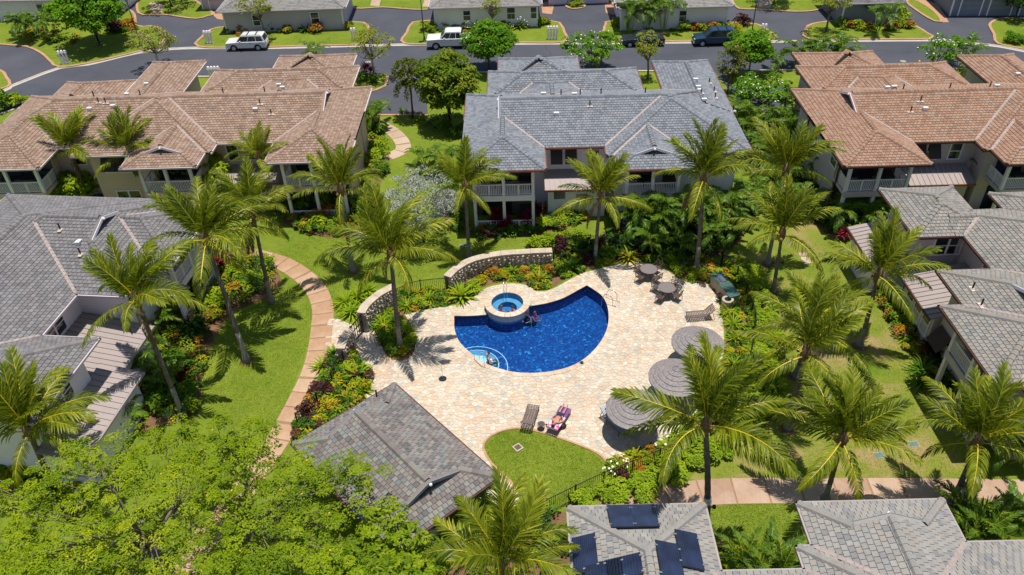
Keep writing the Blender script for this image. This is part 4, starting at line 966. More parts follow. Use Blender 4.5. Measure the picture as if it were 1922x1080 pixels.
for px, py, w_, h_, lab in ((1165.5, 969.5, 1.02, 1.62, 'left one of the twin solar panels on the far roof slope'), (1209.5, 968.5, 1.02, 1.62, 'right one of the twin solar panels on the far roof slope'), (1098, 1041, 1.0, 1.68, 'solar panel alone on the left roof slope, above the slanted pair'),
                    (1134, 1076, 1.55, .95, 'left panel of the slanted pair on the left roof slope at the bottom edge'), (1171, 1066, 1.45, .95, 'upper right panel of the slanted pair left of the roof ridge'), (1257, 1055, 1.0, 1.68, 'solar panel on the right slope beside the ridge tiles'), (1293, 1033, 1.0, 1.68, 'solar panel on the right slope nearest the roof edge')):
    t = bpy.data.objects.new('solar_panel', None); COL.objects.link(t); t.matrix_world = b7.root.matrix_basis.copy() @ solar(px, py, w_, h_) if False else Matrix.Rotation(R(-.7), 4, 'Z') @ solar(px, py, w_, h_)
    t.empty_display_size = .2; tag(t, lab, 'solar panel', 'solar panels on the nearest roof')
    mb = MB(); mb.box(-w_ / 2, w_ / 2, -h_ / 2, h_ / 2, 0, .045); mb.build('frame', 'black', t)
    mb = MB(); mb.box(-w_ / 2 + .025, w_ / 2 - .025, -h_ / 2 + .025, h_ / 2 - .025, .046, .05); g = mb.build('glass', 'pv', t)
    mb = MB(); k = 12
    for q in range(1, k): x = -w_ / 2 + w_ * q / k; mb.box(x - .006, x + .006, -h_ / 2 + .03, h_ / 2 - .03, .051, .0525)
    mb.build('cell_line', 'pv_cell', g)
    for sx_, sy_ in ((-1, -1), (1, -1), (-1, 1), (1, 1)):
        mb = MB(); mb.box(sx_ * w_ / 2 - .05, sx_ * w_ / 2 + .05, sy_ * h_ * .36 - .03, sy_ * h_ * .36 + .03, -.1, .06); mb.build('clamp', 'alu', t)
# houses across the street
def house(label, x0, x1, y0, y1, tile, wallm, rz=0, wins=(), doors=(), ze=2.8, extra=(), side=None):
    b = Building('house', label, 'house', (x0, y0), rz, [Wing(0, x1 - x0, 0, y1 - y0, 'x' if x1 - x0 > y1 - y0 else 'y', ze=ze, over=.55)] + list(extra), tile, wallm, 'wall_grey', 'houses across the street', limit=0)
    W_ = x1 - x0
    for q in range(int((W_ - 1.2) / .6)):
        mb = MB(); a = .7 + q * .6; mb.box(a - .03, a + .03, .535, .55, 0, ze - .05); mb.build('batten', wallm, b.root)
    for a in (.56, W_ - .56):
        mb = MB(); mb.box(a - .08, a + .08, .50, .62, 0, ze - .02); mb.build('corner_board', 'white', b.root)
    for a, z, w_, h in wins: window(b, (0, .55), (1, 0), (0, 1), a, z, w_, h, 1)
    for a, w_ in doors:
        mb = MB(); mb.box(a - .14, a, .45, .56, 0, 2.4); mb.box(a + w_, a + w_ + .14, .45, .56, 0, 2.4); mb.box(a - .14, a + w_ + .14, .45, .56, 2.4, 2.55); d = mb.build('door_frame', 'white', b.root)
        for k in range(4): mb = MB(); mb.box(a, a + w_, .49, .545, k * .6 + .01, k * .6 + .59); mb.build('door_panel', wallm, d)
    return b
house('pale grey cottage behind the leftmost lamp post', -34, -18.7, 95.6, 104.5, 'tile_pale', 'wall_grey', 0, [(11.0, .9, .9, 1.3), (4, .9, .8, 1.2)])
house('white board cottage behind the clipped hedge and white pickup', -8.7, 4.6, 94.5, 104, 'tile_pale', 'wall_white', R(-.8), [(4.0, 1.1, .8, 1.1), (9.2, 1.1, .9, 1.3), (12, 1.1, .8, 1.3)])
house('white board cottage behind the tall areca palms and blue wagon', 13.2, 26.6, 92.1, 101, 'tile_pale', 'wall_white', R(-1), [(7.3, 1, .8, 1.2)])
house('dark blue grey house behind the croton hedge at upper right', 38.8, 46, 91.3, 99, 'tile_slate', 'wall_blue', R(-1))
house('row of dark garages with white door frames at the top right corner', 52.6, 66, 93.6, 102, 'tile_slate', 'wall_blue', R(-5), doors=[(1.5, 2.3), (4.8, 2.5), (8.4, 2.4)], ze=3.0)
house('white walled house at the top left corner behind the big round tree', -68, -49, 103, 112, 'tile_pale', 'wall_white', R(-3), [(9, .9, 1, 1.2)])
house('grey garage at the end of the upper left driveway', -39.5, -34.2, 104.6, 111, 'tile_pale', 'wall_grey', 0, doors=[(1.6, 2.6)])
house('white garage at the head of the middle driveway', 5.4, 14, 102.2, 110, 'tile_pale', 'wall_white', 0, doors=[(1.0, 2.6), (4.9, 2.6)])
# ================================================================ PLANTS
def unit(a): return a / (np.linalg.norm(a, axis=-1, keepdims=True) + 1e-9)
def quads_leaf(c, n, t, L, W, fold=0.12):     # diamond leaves: centre, normal, axis
    t = unit(t - n * (t * n).sum(1, keepdims=True)); b = np.cross(n, t); L = np.asarray(L).reshape(-1, 1); W = np.asarray(W).reshape(-1, 1)
    v = np.stack([c - t * L / 2, c + b * W / 2 + n * L * fold * .5, c + t * L / 2 - n * L * fold, c - b * W / 2 + n * L * fold * .5], 1)
    return v.reshape(-1, 3), np.arange(len(c) * 4).reshape(-1, 4)
def cloud(cent, rad, per, L, W, up=0.5, flat=0.75, seed=0):
    """Leaf clumps: for every clump centre a shell of leaves turned outward and up."""
    g = np.random.default_rng(seed); cent = np.asarray(cent, float); rad = np.asarray(rad, float).reshape(-1)
    C = np.repeat(cent, per, 0); r = np.repeat(rad, per)[:, None]
    d = unit(g.normal(size=(len(C), 3))); d[:, 2] = np.abs(d[:, 2]) * 1.0 - .25
    rr = g.uniform(.45, 1, (len(C), 1)) ** .6
    p = C + d * r * rr * np.array([1, 1, flat])
    n = unit(d * .6 + np.array([0, 0, up * 1.5]) + g.normal(size=(len(C), 3)) * .38)
    t = unit(g.normal(size=(len(C), 3)) + d * .8 + np.array([0, 0, -.25]))
    s = g.uniform(.7, 1.25, len(C))
    v, f = quads_leaf(p, n, t, L * s, W * s)
    tone = np.clip(np.repeat(g.uniform(0, .55, len(cent)), per) + g.uniform(-.12, .3, len(C)), 0, .85)
    return v, f, tone
def tree(name, label, loc, h, cr, ch, clumps, per, L, W, mat, tr=.16, group=None, bark='bark', th=None, rad=.9, flower=None, seed=1, cat='tree', lean=(0, 0), up=.5, sparse=False):
    g = np.random.default_rng(seed); root = thing(name, label, cat, (*loc, 0), 0, group); th = th or h * .45
    d = unit(g.normal(size=(clumps, 3))); d[:, 2] = d[:, 2] * .8 + .15
    rr = g.uniform(.35, 1, (clumps, 1)) ** .5
    c = d * rr * np.array([cr, cr, ch]) + np.array([lean[0], lean[1], h - ch])
    v, f, tn = cloud(c, g.uniform(.6, 1.2, clumps) * rad, per, L, W, up=up, seed=seed)
    top = Vector((lean[0] * .4, lean[1] * .4, th)); mb = MB()
    mb.tube([(0, 0, 0), (lean[0] * .1, lean[1] * .1 + .04, th * .5), top], [tr * 1.3, tr, tr * .85], 8)
    for q in list(range(0, clumps, max(1, clumps // (14 if sparse else 9)))):
        e = Vector(c[q]); m_ = (top + e) / 2 + Vector((g.normal() * .15, g.normal() * .15, -.2)); mb.tube([top + Vector((0, 0, -.15)), m_, e], [tr * .55, tr * .32, tr * .12], 5)
    mb.build('trunk', bark, root, smooth=True)
    obj('crown', npmesh('crown', v, f, mat, tn), root)
    if flower:
        k = flower[1]; i = g.choice(len(v) // 4, k); p = v.reshape(-1, 4, 3).mean(1)[i] + np.array([0, 0, .06]); n_ = unit(g.normal(size=(k, 3)) * .4 + np.array([0, 0, 1]))
        fv, ff = quads_leaf(p, n_, unit(g.normal(size=(k, 3))), np.full(k, flower[2]), np.full(k, flower[2] * .8)); obj('flowers', npmesh('flowers', fv, ff, flower[0]), root, kind='stuff')
    return root
def frond_mesh(name, L, e0, droop, ll, n, seed, mats, hw=.032, hang=.5, curl=0.0, rr=.036, am=1.12):
    g = np.random.default_rng(seed); k = 24; s = np.linspace(0, 1, k); th = e0 - droop * s ** 1.35; az = curl * s ** 2
    dx = np.cos(th) * np.cos(az); dy = np.cos(th) * np.sin(az); dz = np.sin(th); st = L / (k - 1)
    pos = np.stack([np.cumsum(dx) * st, np.cumsum(dy) * st, np.cumsum(dz) * st], 1) - np.array([dx[0], dy[0], dz[0]]) * st
    T = np.stack([dx, dy, dz], 1)
    sl = np.linspace(.14, 1, n); V = []; Fc = []; mi = []; tn = []; o = 0; base = g.uniform(0, .25)
    for side in (-1, 1):
        q = np.clip(sl + g.normal(size=n) * .004, .12, 1); P0 = np.stack([np.interp(q, s, pos[:, j]) for j in range(3)], 1); Tt = unit(np.stack([np.interp(q, s, T[:, j]) for j in range(3)], 1))
        Sd = unit(np.cross(Tt, np.array([0, 0, 1.0]))) * side; Up = np.cross(Sd * side, Tt)
        a = (am * (1 - .55 * q) + g.normal(size=n) * .06)[:, None]; lift = (.30 - .25 * q)[:, None] + g.normal(size=(n, 1)) * .10
        d1 = unit(Tt * np.cos(a) + (Sd + Up * lift) * np.sin(a)); d2 = unit(d1 + np.array([0, 0, -1.0]) * (hang + g.uniform(-.15, .25, (n, 1)))); d3 = unit(d2 + np.array([0, 0, -1.0]) * hang * 1.1)
        ln = (ll * (.30 + .70 * np.sin(np.pi * np.clip(q * .82 + .14, 0, 1))) * g.uniform(.85, 1.1, n))[:, None]
        w_ = unit(np.cross(d1, np.cross(Tt, d1) + Up * .5)); w_ = unit(Tt - d1 * (Tt * d1).sum(1, keepdims=True)); w_ = unit(w_ + g.normal(size=(n, 3)) * .35 + Up * .3)
        P1 = P0 + d1 * ln * .35; P2 = P1 + d2 * ln * .35; P3 = P2 + d3 * ln * .3
        v = np.stack([P0 - w_ * hw * .6, P0 + w_ * hw * .6, P1 - w_ * hw, P1 + w_ * hw, P2 - w_ * hw * .8, P2 + w_ * hw * .8, P3 - w_ * .004, P3 + w_ * .004], 1).reshape(-1, 3)
        ii = (np.arange(n) * 8)[:, None] + o
        V.append(v); Fc += [ii + np.array([0, 2, 3, 1]), ii + np.array([2, 4, 5, 3]), ii + np.array([4, 6, 7, 5])]; mi += [np.zeros(n)] * 3
        t_ = np.clip(base + g.uniform(-.1, .45, n) + (.1 if side > 0 else -.08), 0, .78); tn += [t_, t_, np.clip(t_ + .12, 0, .8)]; o += 8 * n
    R_ = (rr * (1 - .82 * s))[:, None]; Sd = unit(np.cross(T, np.array([0, 0, 1.0]))); Up = np.cross(Sd, T)
    v = np.stack([pos + Sd * R_, pos + Up * R_ * .7, pos - Sd * R_, pos - Up * R_ * .7], 1).reshape(-1, 3); ii = (np.arange(k - 1) * 4)[:, None] + o
    V.append(v)
    for j in range(4): Fc.append(ii + np.array([j, (j + 1) % 4, 4 + (j + 1) % 4, 4 + j])); mi.append(np.ones(k - 1)); tn.append(np.full(k - 1, .5))
    return npmesh(name, np.concatenate(V), np.concatenate(Fc), mats, np.concatenate(tn), np.concatenate(mi))
CO = {'up': [frond_mesh('frond', 3.3, R(78), R((30, 44, 36, 54, 24)[q]), .86, 48, 1 + q, ['frond', 'rachis_green' if q % 2 else 'rachis'], hang=.16, curl=(-.3, .25, .0, .4, -.1)[q], hw=.032, am=.9) for q in range(5)],
      'mid': [frond_mesh('frond', 3.7, R(50), R((58, 74, 64, 50)[q]), .92, 50, 11 + q, ['frond', 'rachis'], hang=.38, curl=(-.35, .35, .1, -.1)[q], hw=.033, am=1.0) for q in range(4)],
      'low': [frond_mesh('frond', 3.6, R(20), R((58, 72, 50)[q]), .82, 48, 21 + q, ['frond', 'rachis'], hang=.85, curl=(-.25, .25, 0)[q], hw=.032, am=1.0, rr=.045) for q in range(3)],
      'hang': [frond_mesh('frond', 3.2, R(-10), R(62), .75, 40, 31 + q, ['frond', 'rachis'], hang=1.0, hw=.027, rr=.05) for q in range(2)]}
DEAD = [frond_mesh('dry_frond', 2.8, R(-28), R(50), .6, 34, 38 + q, ['dead', 'fibre'], hang=1.2, hw=.03, rr=.035) for q in range(2)]
def palm(label, base, crown, h, n=24, size=1.0, tr=.15, seed=0, nuts=True, wind=None):
    g = random.Random(seed); B = P(*base); Cx, Cy = P(*crown, h); root = thing('palm_tree', label, 'palm tree', (*B, 0), 0, 'coconut palms')
    dx, dy = Cx - B[0], Cy - B[1]; L = math.hypot(dx, dy)
    if L > 2.6: dx, dy = dx * 2.6 / L, dy * 2.6 / L
    pts, rad = [], []; k = 22
    for q in range(k + 1):
        t = q / k; b = t ** 1.5; pts.append((dx * b, dy * b, h * t)); rad.append(tr * (1.0 - .34 * t) + .14 * max(0, 1 - t * 9) ** 1.5 + (.012 if q % 2 else 0))
    mb = MB(); mb.tube(pts[:7], rad[:7], 10, 0); mb.tube(pts[6:], rad[6:], 10, 1); mb.build('trunk', ['palmbase', 'palmbark'], root, smooth=True)
    top = pts[-1]; mb = MB(); mb.tube([(top[0], top[1], h - .45), (top[0], top[1], h - .1), (top[0], top[1], h + .35), (top[0], top[1], h + .8)], [.14, .26, .22, .05], 9); mb.build('crown_base', 'fibre', root, smooth=True)
    a0 = g.uniform(0, 6.28); n = int(n * g.uniform(.76, 1.04)); size *= g.uniform(.97, 1.12)
    for q in range(n):
        t = q / (n - 1); az = a0 + q * 2.39996
        kind = 'up' if t < .46 else 'mid' if t < .74 else 'low' if t < .95 else 'hang'
        me = g.choice(CO[kind]); o = obj('frond', me, root, loc=(top[0], top[1], h + .30 - .30 * t))
        sc = size * g.uniform(.80, 1.10); o.scale = (sc, sc, sc)
        if wind and kind in ('up', 'mid'):           # the trade wind pushes the upper fronds one way
            d = (wind - az + math.pi) % (2 * math.pi) - math.pi; az += d * .36
        o.rotation_euler = (g.uniform(-.42, .42), g.uniform(-.26, .24), az)
    if g.random() < .45:
        for q in range(g.randint(1, 2)): o = obj('dry_frond', g.choice(DEAD), root, loc=(top[0], top[1], h - .1)); sc = size * g.uniform(.7, .9); o.scale = (sc, sc, sc); o.rotation_euler = (g.uniform(-.2, .2), .25, g.uniform(0, 6.28))
    if nuts:
        for q in range(g.randint(4, 7)):
            a = g.uniform(0, 6.28); mb = MB(); mb.lathe([(.005, .13), (.09, .07), (.11, 0), (.08, -.08), (.005, -.12)], 8); mb.build('coconut', 'coconut', root, smooth=True, loc=(top[0] + .3 * math.cos(a), top[1] + .3 * math.sin(a), h - .18 + g.uniform(-.15, .1)))
    LEAN[root.name] = (dx / h ** 1.5, dy / h ** 1.5)
    return root
LEAN = {}; WD = R(75)
for args in [
    ('coconut palm standing before the left end of the brown tiled condominium', (170, 383), (133, 285), 5.0, 20, .92, .14, 1),
    ('coconut palm with one long drooping frond before the brown condominium balcony', (257, 381), (240, 290), 5.2, 22, .98, .14, 2),
    ('slim coconut palm before the tan windows between two brown balconies', (492, 383), (487, 300), 5.0, 16, .80, .11, 3),
    ('coconut palm on the lawn in front of the right brown balcony', (663, 510), (640, 359), 6.9, 24, .98, .15, 4),
    ('tall leaning coconut palm on the left lawn beside the grey house', (463, 678), (387, 452), 7.8, 26, 1.08, .16, 5),
    ('coconut palm whose crown touches the leaning palm, in the planted bed left of the path', (510, 568), (476, 405), 7.2, 20, .98, .14, 6),
    ('tall coconut palm rising from the round planter beside the pool', (752, 655), (734, 482), 7.1, 26, 1.08, .16, 7),
    ('coconut palm at the left front corner of the slate grey condominium', (881, 484), (873, 353), 5.9, 22, .95, .14, 8),
    ('coconut palm behind the pool before the middle of the slate grey condominium', (1117, 489), (1127, 371), 5.4, 22, .98, .14, 9),
    ('tall straight coconut palm at the right back edge of the pool deck', (1307, 504), (1320, 340), 7.0, 24, 1.05, .16, 10),
    ('coconut palm at the far end of the right lawn, farthest on that side', (1440, 497), (1474, 325), 7.2, 22, .95, .14, 11),
    ('coconut palm with browned frond tips at the far right lawn, lower of two', (1450, 549), (1467, 442), 4.9, 20, .98, .13, 12),
    ('coconut palm before the metal lean-to roof of the right house', (1613, 650), (1648, 520), 5.6, 22, .98, .14, 13),
    ('coconut palm beside the bright hedge, upper of the overlapping pair on the right lawn', (1492, 708), (1522, 625), 4.4, 20, .98, .15, 14),
    ('coconut palm in the right lawn with its crown overlapping a second palm behind', (1478, 806), (1512, 668), 5.7, 18, 1.0, .15, 15),
    ('tall coconut palm with a white trunk band beside the solar roof', (1322, 1015), (1324, 802), 7.9, 25, 1.10, .17, 16),
    ('coconut palm leaning over the concrete walk at lower right, left of two', (1549, 936), (1580, 828), 4.6, 22, .98, .14, 17),
    ('coconut palm leaning over the walk nearest the right edge', (1789, 939), (1834, 832), 4.7, 22, 1.05, .15, 18),
    ('large coconut palm over the metal roofs at the lower left edge', (100, 905), (55, 812), 5.0, 24, 1.05, .16, 19),
    ('coconut palm in front of the left grey house wall', (343, 779), (257, 565), 7.6, 22, 1.0, .14, 20),
    ('coconut palm crown at the bottom edge between the pavilion and solar roof', (950, 1215), (940, 1062), 6.3, 22, 1.0, .16, 21)]:
    rt = palm(*args, wind=WD)
    if 'band' in args[0]:
        lx, ly = LEAN[rt.name]; mb = MB(); mb.tube([(lx * z_ ** 1.5, ly * z_ ** 1.5, z_) for z_ in (2.9, 3.3)], [.185, .18], 12); mb.build('trunk_band', 'ventwhite', rt)
    if args[7] in (14, 15, 16, 12):
        lx, ly = (c_ * 2.57 ** 1.5 for c_ in LEAN[rt.name])
        for sg in (-1, 1): mb = MB(); mb.box(sg * .32 - .07, sg * .32 + .07, -.06, .06, 2.5, 2.68); mb.box(min(0, sg * .32), max(0, sg * .32), -.02, .02, 2.55, 2.6); mb.build('spotlight', 'black', rt, loc=(lx, ly, 0))
AR = [frond_mesh('frond', 1.9, R(70 - 14 * q), R(95), .46, 26, 41 + q, ['areca', 'rachis_green'], hw=.034, hang=.35, rr=.022) for q in range(4)]
AS = [frond_mesh('frond', 2.0, R(72 - 15 * q), R(62), .34, 34, 51 + q, ['areca', 'rachis_green'], hw=.026, hang=.1, rr=.026) for q in range(3)]
def areca(label, base, h=3.0, n=16, size=1.0, seed=0, group='arching areca palms', mesh=AR, stems=5, cat='palm', z=0, name='areca_palm'):
    g = random.Random(seed + 100); B = P(*base) if not isinstance(base[0], float) else base; root = thing(name, label, cat, (*B, z), 0, group)
    hs = []
    mb = MB()
    for q in range(stems):
        a = g.uniform(0, 6.28); r = .35 * size; t = (r * 1.6 * math.cos(a), r * 1.6 * math.sin(a), max(.3, (h - 1.3 * size)) * g.uniform(.55, 1)); mb.tube([(r * .5 * math.cos(a), r * .5 * math.sin(a), 0), t], [.05, .035], 6); hs.append(t)
    mb.build('stem', 'rachis_green', root)
    for q in range(n):
        t = hs[q % stems]; me = mesh[q % len(mesh)] if q > 3 else mesh[0]; o = obj('frond', me, root, loc=t); sc = size * g.uniform(.85, 1.15); o.scale = (sc, sc, sc); o.rotation_euler = (g.uniform(-.2, .2), g.uniform(-.15, .15), q * 2.39996 + g.uniform(-.3, .3))
    return root
def areca_row(desc, group, rows):
    for k, (px, py, h, n, s_, where) in enumerate(rows): areca(f'{desc} {where}', (px, py), h, n, s_, seed=px, group=group)
areca_row('areca palm', 'arching areca palms', [
    (45, 72, 3.8, 20, 1.35, 'beside the big round tree, left of two at the top left'), (85, 74, 4.2, 20, 1.4, 'touching the big round tree at the top left'),
    (588, 128, 3.2, 12, 1.0, 'peeping over the left brown roof toward the road'), (705, 240, 3.3, 16, 1.1, 'at the right rear corner of the brown condominium'),
    (1183, 62, 4.6, 18, 1.25, 'before the white cottage opposite, left of three'), (1212, 60, 4.8, 18, 1.3, 'before the white cottage opposite, middle of three'), (1245, 61, 4.8, 18, 1.3, 'before the white cottage opposite, right of three'),
    (1645, 60, 4.0, 16, 1.2, 'alone before the dark blue house'), (1120, 128, 2.6, 14, 1.0, 'low behind the back ridge of the slate grey roof'),
    (1462, 132, 2.8, 14, 1.1, 'in the roadside cluster, first from the left'), (1490, 126, 3.4, 16, 1.2, 'in the roadside cluster, second from the left'), (1518, 128, 3.6, 16, 1.2, 'in the roadside cluster, third from the left'), (1548, 124, 3.8, 18, 1.3, 'in the roadside cluster, fourth from the left'), (1574, 126, 3.6, 16, 1.2, 'in the roadside cluster, last on the right'),
    (1800, 130, 3.9, 16, 1.2, 'beside the white flowering tree at upper right'), (1808, 152, 3.0, 12, 1.0, 'below the rust brown garage eave'),
    (1478, 226, 3.4, 14, 1.1, 'at the rear corner of the rust brown condominium'), (1472, 262, 3.2, 14, 1.0, 'along the rust brown condominium side, second from the rear'), (1512, 318, 3.4, 15, 1.1, 'along the rust brown condominium side, third from the rear'), (1552, 352, 3.2, 14, 1.0, 'at the front corner of the rust brown condominium'),
    (1800, 362, 4.2, 18, 1.2, 'filling the recess between two rust brown balconies'), (1838, 368, 3.6, 16, 1.1, 'under the second rust brown balcony, right of a taller one'), (1903, 378, 2.6, 14, .9, 'at the right edge below the rust brown balcony'),
    (822, 330, 3.2, 16, 1.1, 'at the left rear flank of the slate grey condominium'), (800, 312, 2.4, 12, .9, 'behind the silver tree on the lawn'),
    (1185, 452, 3.8, 18, 1.15, 'in the thicket before the slate grey balcony, first from the left'), (1215, 446, 4.4, 18, 1.2, 'in the thicket before the slate grey balcony, second from the left'), (1240, 456, 3.6, 18, 1.15, 'in the thicket before the slate grey balcony, third from the left'), (1262, 440, 4.6, 18, 1.2, 'in the thicket before the slate grey balcony, fourth from the left'), (1292, 448, 4.0, 18, 1.15, 'in the thicket before the slate grey balcony, fifth from the left'), (1335, 436, 3.9, 16, 1.1, 'in the thicket right of the tall straight palm'), (1362, 452, 3.0, 16, 1.0, 'in the thicket, last on the right by the lawn'), (1230, 482, 2.6, 14, .9, 'low at the front of the thicket behind the deck'), (1280, 480, 2.6, 14, .9, 'low at the front of the thicket near the tall palm'),
    (1400, 262, 2.8, 14, 1.0, 'at the right flank of the slate grey condominium, rear one'), (1415, 300, 2.8, 14, 1.0, 'at the right flank of the slate grey condominium, front one'),
    (1388, 236, 3.0, 15, 1.05, 'behind the slate grey corner, first from the rear'), (1412, 250, 3.4, 16, 1.1, 'behind the slate grey corner, second from the rear'), (1450, 246, 3.0, 15, 1.0, 'behind the slate grey corner, third from the rear'), (1490, 284, 3.4, 15, 1.1, 'along the rust brown side wall, between two taller ones'), (1535, 336, 3.4, 15, 1.1, 'beside the rust brown front corner, left of another'), (1430, 318, 3.0, 15, 1.0, 'on the lawn edge before the slate grey corner, rear one'), (1455, 352, 3.0, 15, 1.0, 'on the lawn edge before the slate grey corner, middle one'), (1400, 392, 3.2, 15, 1.05, 'on the lawn edge before the slate grey corner, front one'), (1320, 462, 3.0, 15, 1.0, 'low beside the tall straight palm trunk'), (1375, 420, 3.4, 15, 1.1, 'right end of the thicket by the lawn, taller one'), (1500, 395, 2.8, 14, 1.0, 'far left before the rust brown front wall'), (1548, 415, 2.8, 14, 1.0, 'second from left before the rust brown front wall'),
    (1585, 428, 3.0, 15, 1.0, 'before the rust brown front wall, left of three'), (1612, 424, 3.0, 15, 1.0, 'before the rust brown front wall, middle of three'), (1650, 410, 3.0, 15, 1.0, 'before the rust brown front wall, right of three'),
    (290, 640, 2.9, 15, 1.0, 'beside the metal roof of the left grey house, rear one'), (272, 712, 3.2, 16, 1.1, 'beside the metal roof of the left grey house, middle one'), (225, 800, 2.8, 14, 1.0, 'beside the metal roof of the left grey house, front one'), (325, 610, 2.6, 14, .9, 'under the left palm crown by the white wall'),
    (318, 735, 2.6, 13, .9, 'at the foot of the palm before the left house'),
    (850, 985, 2.9, 14, 1.15, 'with a blue green crown at the pavilion corner'), (1888, 868, 2.4, 13, .9, 'in the dark corner above the walk, beside the right house'), (1915, 850, 2.4, 12, .9, 'against the right edge above the walk')])
for k, (px, py, h, n, s_, lab) in enumerate([(1800, 1003, 1.5, 18, 1.25, 'stout feathery sago palm below the walk, left one of the pair'), (1862, 1005, 1.6, 20, 1.35, 'stout feathery sago palm below the walk, right one of the pair'), (1385, 1078, 1.4, 14, .95, 'broad green feather palm on the grass between the two near roofs'), (1440, 1080, 1.5, 16, 1.05, 'broad feather palm touching the lower right roof wing'), (1905, 1000, 1.3, 12, 1.1, 'small sago palm at the right edge below the walk'),
                                          (1410, 1100, 1.2, 12, .9, 'feather palm at the bottom edge between the near roofs')]):
    areca(lab, (px, py), h, n, s_, seed=k, group='low feather palms', mesh=AS, stems=3)
M['olive2'] = leafmat('olive_green_leaf', (0.05, 0.115, 0.008), (0.16, 0.235, 0.012), (0.32, 0.32, 0.03), 0.3)
# trees along the street and between the buildings
tree('shade_tree', 'big round bright green tree on the upper left lawn', P(188, 88), 7.2, 4.2, 2.9, 130, 90, .42, .20, 'bright', .22, seed=3, rad=1.15)
tree('shade_tree', 'round bright green tree at the kerb behind the white pickup', P(918, 133), 5.0, 2.5, 1.9, 85, 90, .38, .18, 'bright', .13, seed=4, rad=.95, th=1.7)
tree('shade_tree', 'small round bright green tree at the kerb right of the blue wagon', P(1404, 146), 4.9, 2.3, 1.7, 66, 90, .36, .17, 'bright', .10, seed=5, rad=.85, th=1.8)
FL = ('flower', 130, .20)
tree('flowering_tree', 'white flowering plumeria by the road behind the slate roof', P(1110, 134), 3.9, 3.2, 1.3, 80, 34, .36, .15, 'bright', .13, seed=6, rad=.55, flower=FL, th=1.2, sparse=True)
tree('flowering_tree', 'white flowering plumeria beside the slate grey garage wing', P(1424, 212), 3.6, 2.6, 1.3, 75, 34, .36, .15, 'bright', .12, seed=7, rad=.6, flower=FL, th=1.1, sparse=True)
tree('flowering_tree', 'open white plumeria with bare forked branches at upper right', P(1741, 150), 4.3, 2.2, 1.4, 34, 30, .36, .15, 'bright', .13, seed=8, rad=.55, flower=('flower', 60, .2), th=1.3, sparse=True, lean=(.9, .6))
for lab, b, h, cr, ch, k, lean, fl, sd_ in [('sparse yellow green tree growing from the lawn beside the left drive', (703, 151), 5.8, 2.2, 1.9, 44, (.2, 0), None, 9), ('sparse yellow green tree at the kerb beside the dark sedan', (1216, 149), 4.9, 1.35, 1.4, 26, (-.3, .2), None, 10),
                                        ('thin yellow green tree beside the white wagon', (500, 73), 5.8, 2.3, 1.7, 40, (-.6, 0), None, 11), ('thin yellow tree at the corner of the upper right drive', (1550, 62), 5.6, 2.3, 1.7, 40, (-.2, 0), None, 12),
                                        ('pinkish blossoming tree at the road behind the left brown roof', (300, 128), 4.4, 2.6, 1.5, 50, (0, 0), ('pinkflower', 220, .16), 13), ('bare grey young tree before the white cottage and hedge', (925, 60), 4.3, 1.3, 1.4, 14, (0, 0), None, 14)]:
    tree('young_tree', lab, P(*b), h, cr, ch, int(k * 1.25), 40, .22, .11, 'sparse', .11, group='thin street trees', seed=sd_, rad=.55, flower=fl, th=h * .42, sparse=True, lean=lean)
tree('leafy_tree', 'tall dense dark green tree between the two drives', P(845, 236), 7.1, 2.5, 3.1, 120, 80, .42, .15, 'olive2', .18, seed=15, rad=.95, th=2.6)
tree('leafy_tree', 'narrow brownish green tree beside the slate garage wing', P(1365, 176), 5.2, 1.1, 2.2, 26, 50, .30, .12, 'olive', .09, seed=16, rad=.6, th=1.2)
tree('silver_tree', 'silver leaved tree on the lawn in front of the curved white path', P(795, 458), 6.3, 2.4, 2.9, 120, 60, .19, .06, 'silver', .13, seed=17, rad=.62, th=1.4, up=.3)
tree('silver_tree', 'smaller silver shrub right of the silver leaved tree', P(842, 415), 2.9, 1.3, 1.1, 34, 50, .20, .07, 'silver', .08, seed=18, rad=.5, th=.7, up=.3)
def fishtail(label, b, h, n, seed):
    rt = thing('fishtail_palm', label, 'palm', (*P(*b), 0), 0); g = np.random.default_rng(seed)
    mb = MB(); mb.tube([(0, 0, 0), (.08, 0, h * .5), (0, .05, h)], [.12, .1, .08], 8); mb.build('trunk', 'palmbark', rt, smooth=True)
    for t_, z in enumerate((h, h - .9, h - 2.0)):
        for q in range(7):
            a = q * .9 + t_ * .5; d = np.array([math.cos(a), math.sin(a), .1]); c = np.array([[0, 0, z]]) + np.outer(np.linspace(.4, 1.5, 7), d) + np.array([[0, 0, -.12 * k_ * k_ * .25] for k_ in range(7)])
            v, f, tn = cloud(c, np.full(7, .28), 14, .34, .12, up=.2, seed=seed + q + t_ * 9); obj('frond', npmesh('frond', v, f, 'olive', tn), rt)
fishtail('thin fishtail palm with brownish drooping leaves at the foot of the drive', (775, 222), 5.6, 3, 3)
tree('leafy_tree', 'bright broad leaved tree between two beige balconies', P(415, 384), 4.6, 2.2, 1.6, 40, 46, .5, .2, 'lime', .1, seed=19, rad=.8, th=1.5)
tree('leafy_shrub', 'tall lime leaved clump before the left end of the brown condominium', P(155, 385), 3.6, 1.9, 1.6, 50, 46, .5, .2, 'lime', .08, seed=20, rad=.7, th=.8, cat='shrub')
tree('leafy_tree', 'dark tree at the top edge over the far left lawn', P(322, 14), 5.2, 3.2, 1.6, 40, 46, .4, .18, 'dark', .14, seed=21, rad=.9)
tree('leafy_tree', 'dark round tree at the top edge left of the dark house', P(1452, 10), 4.6, 2.6, 1.5, 34, 46, .4, .18, 'dark', .14, seed=22, rad=.9)
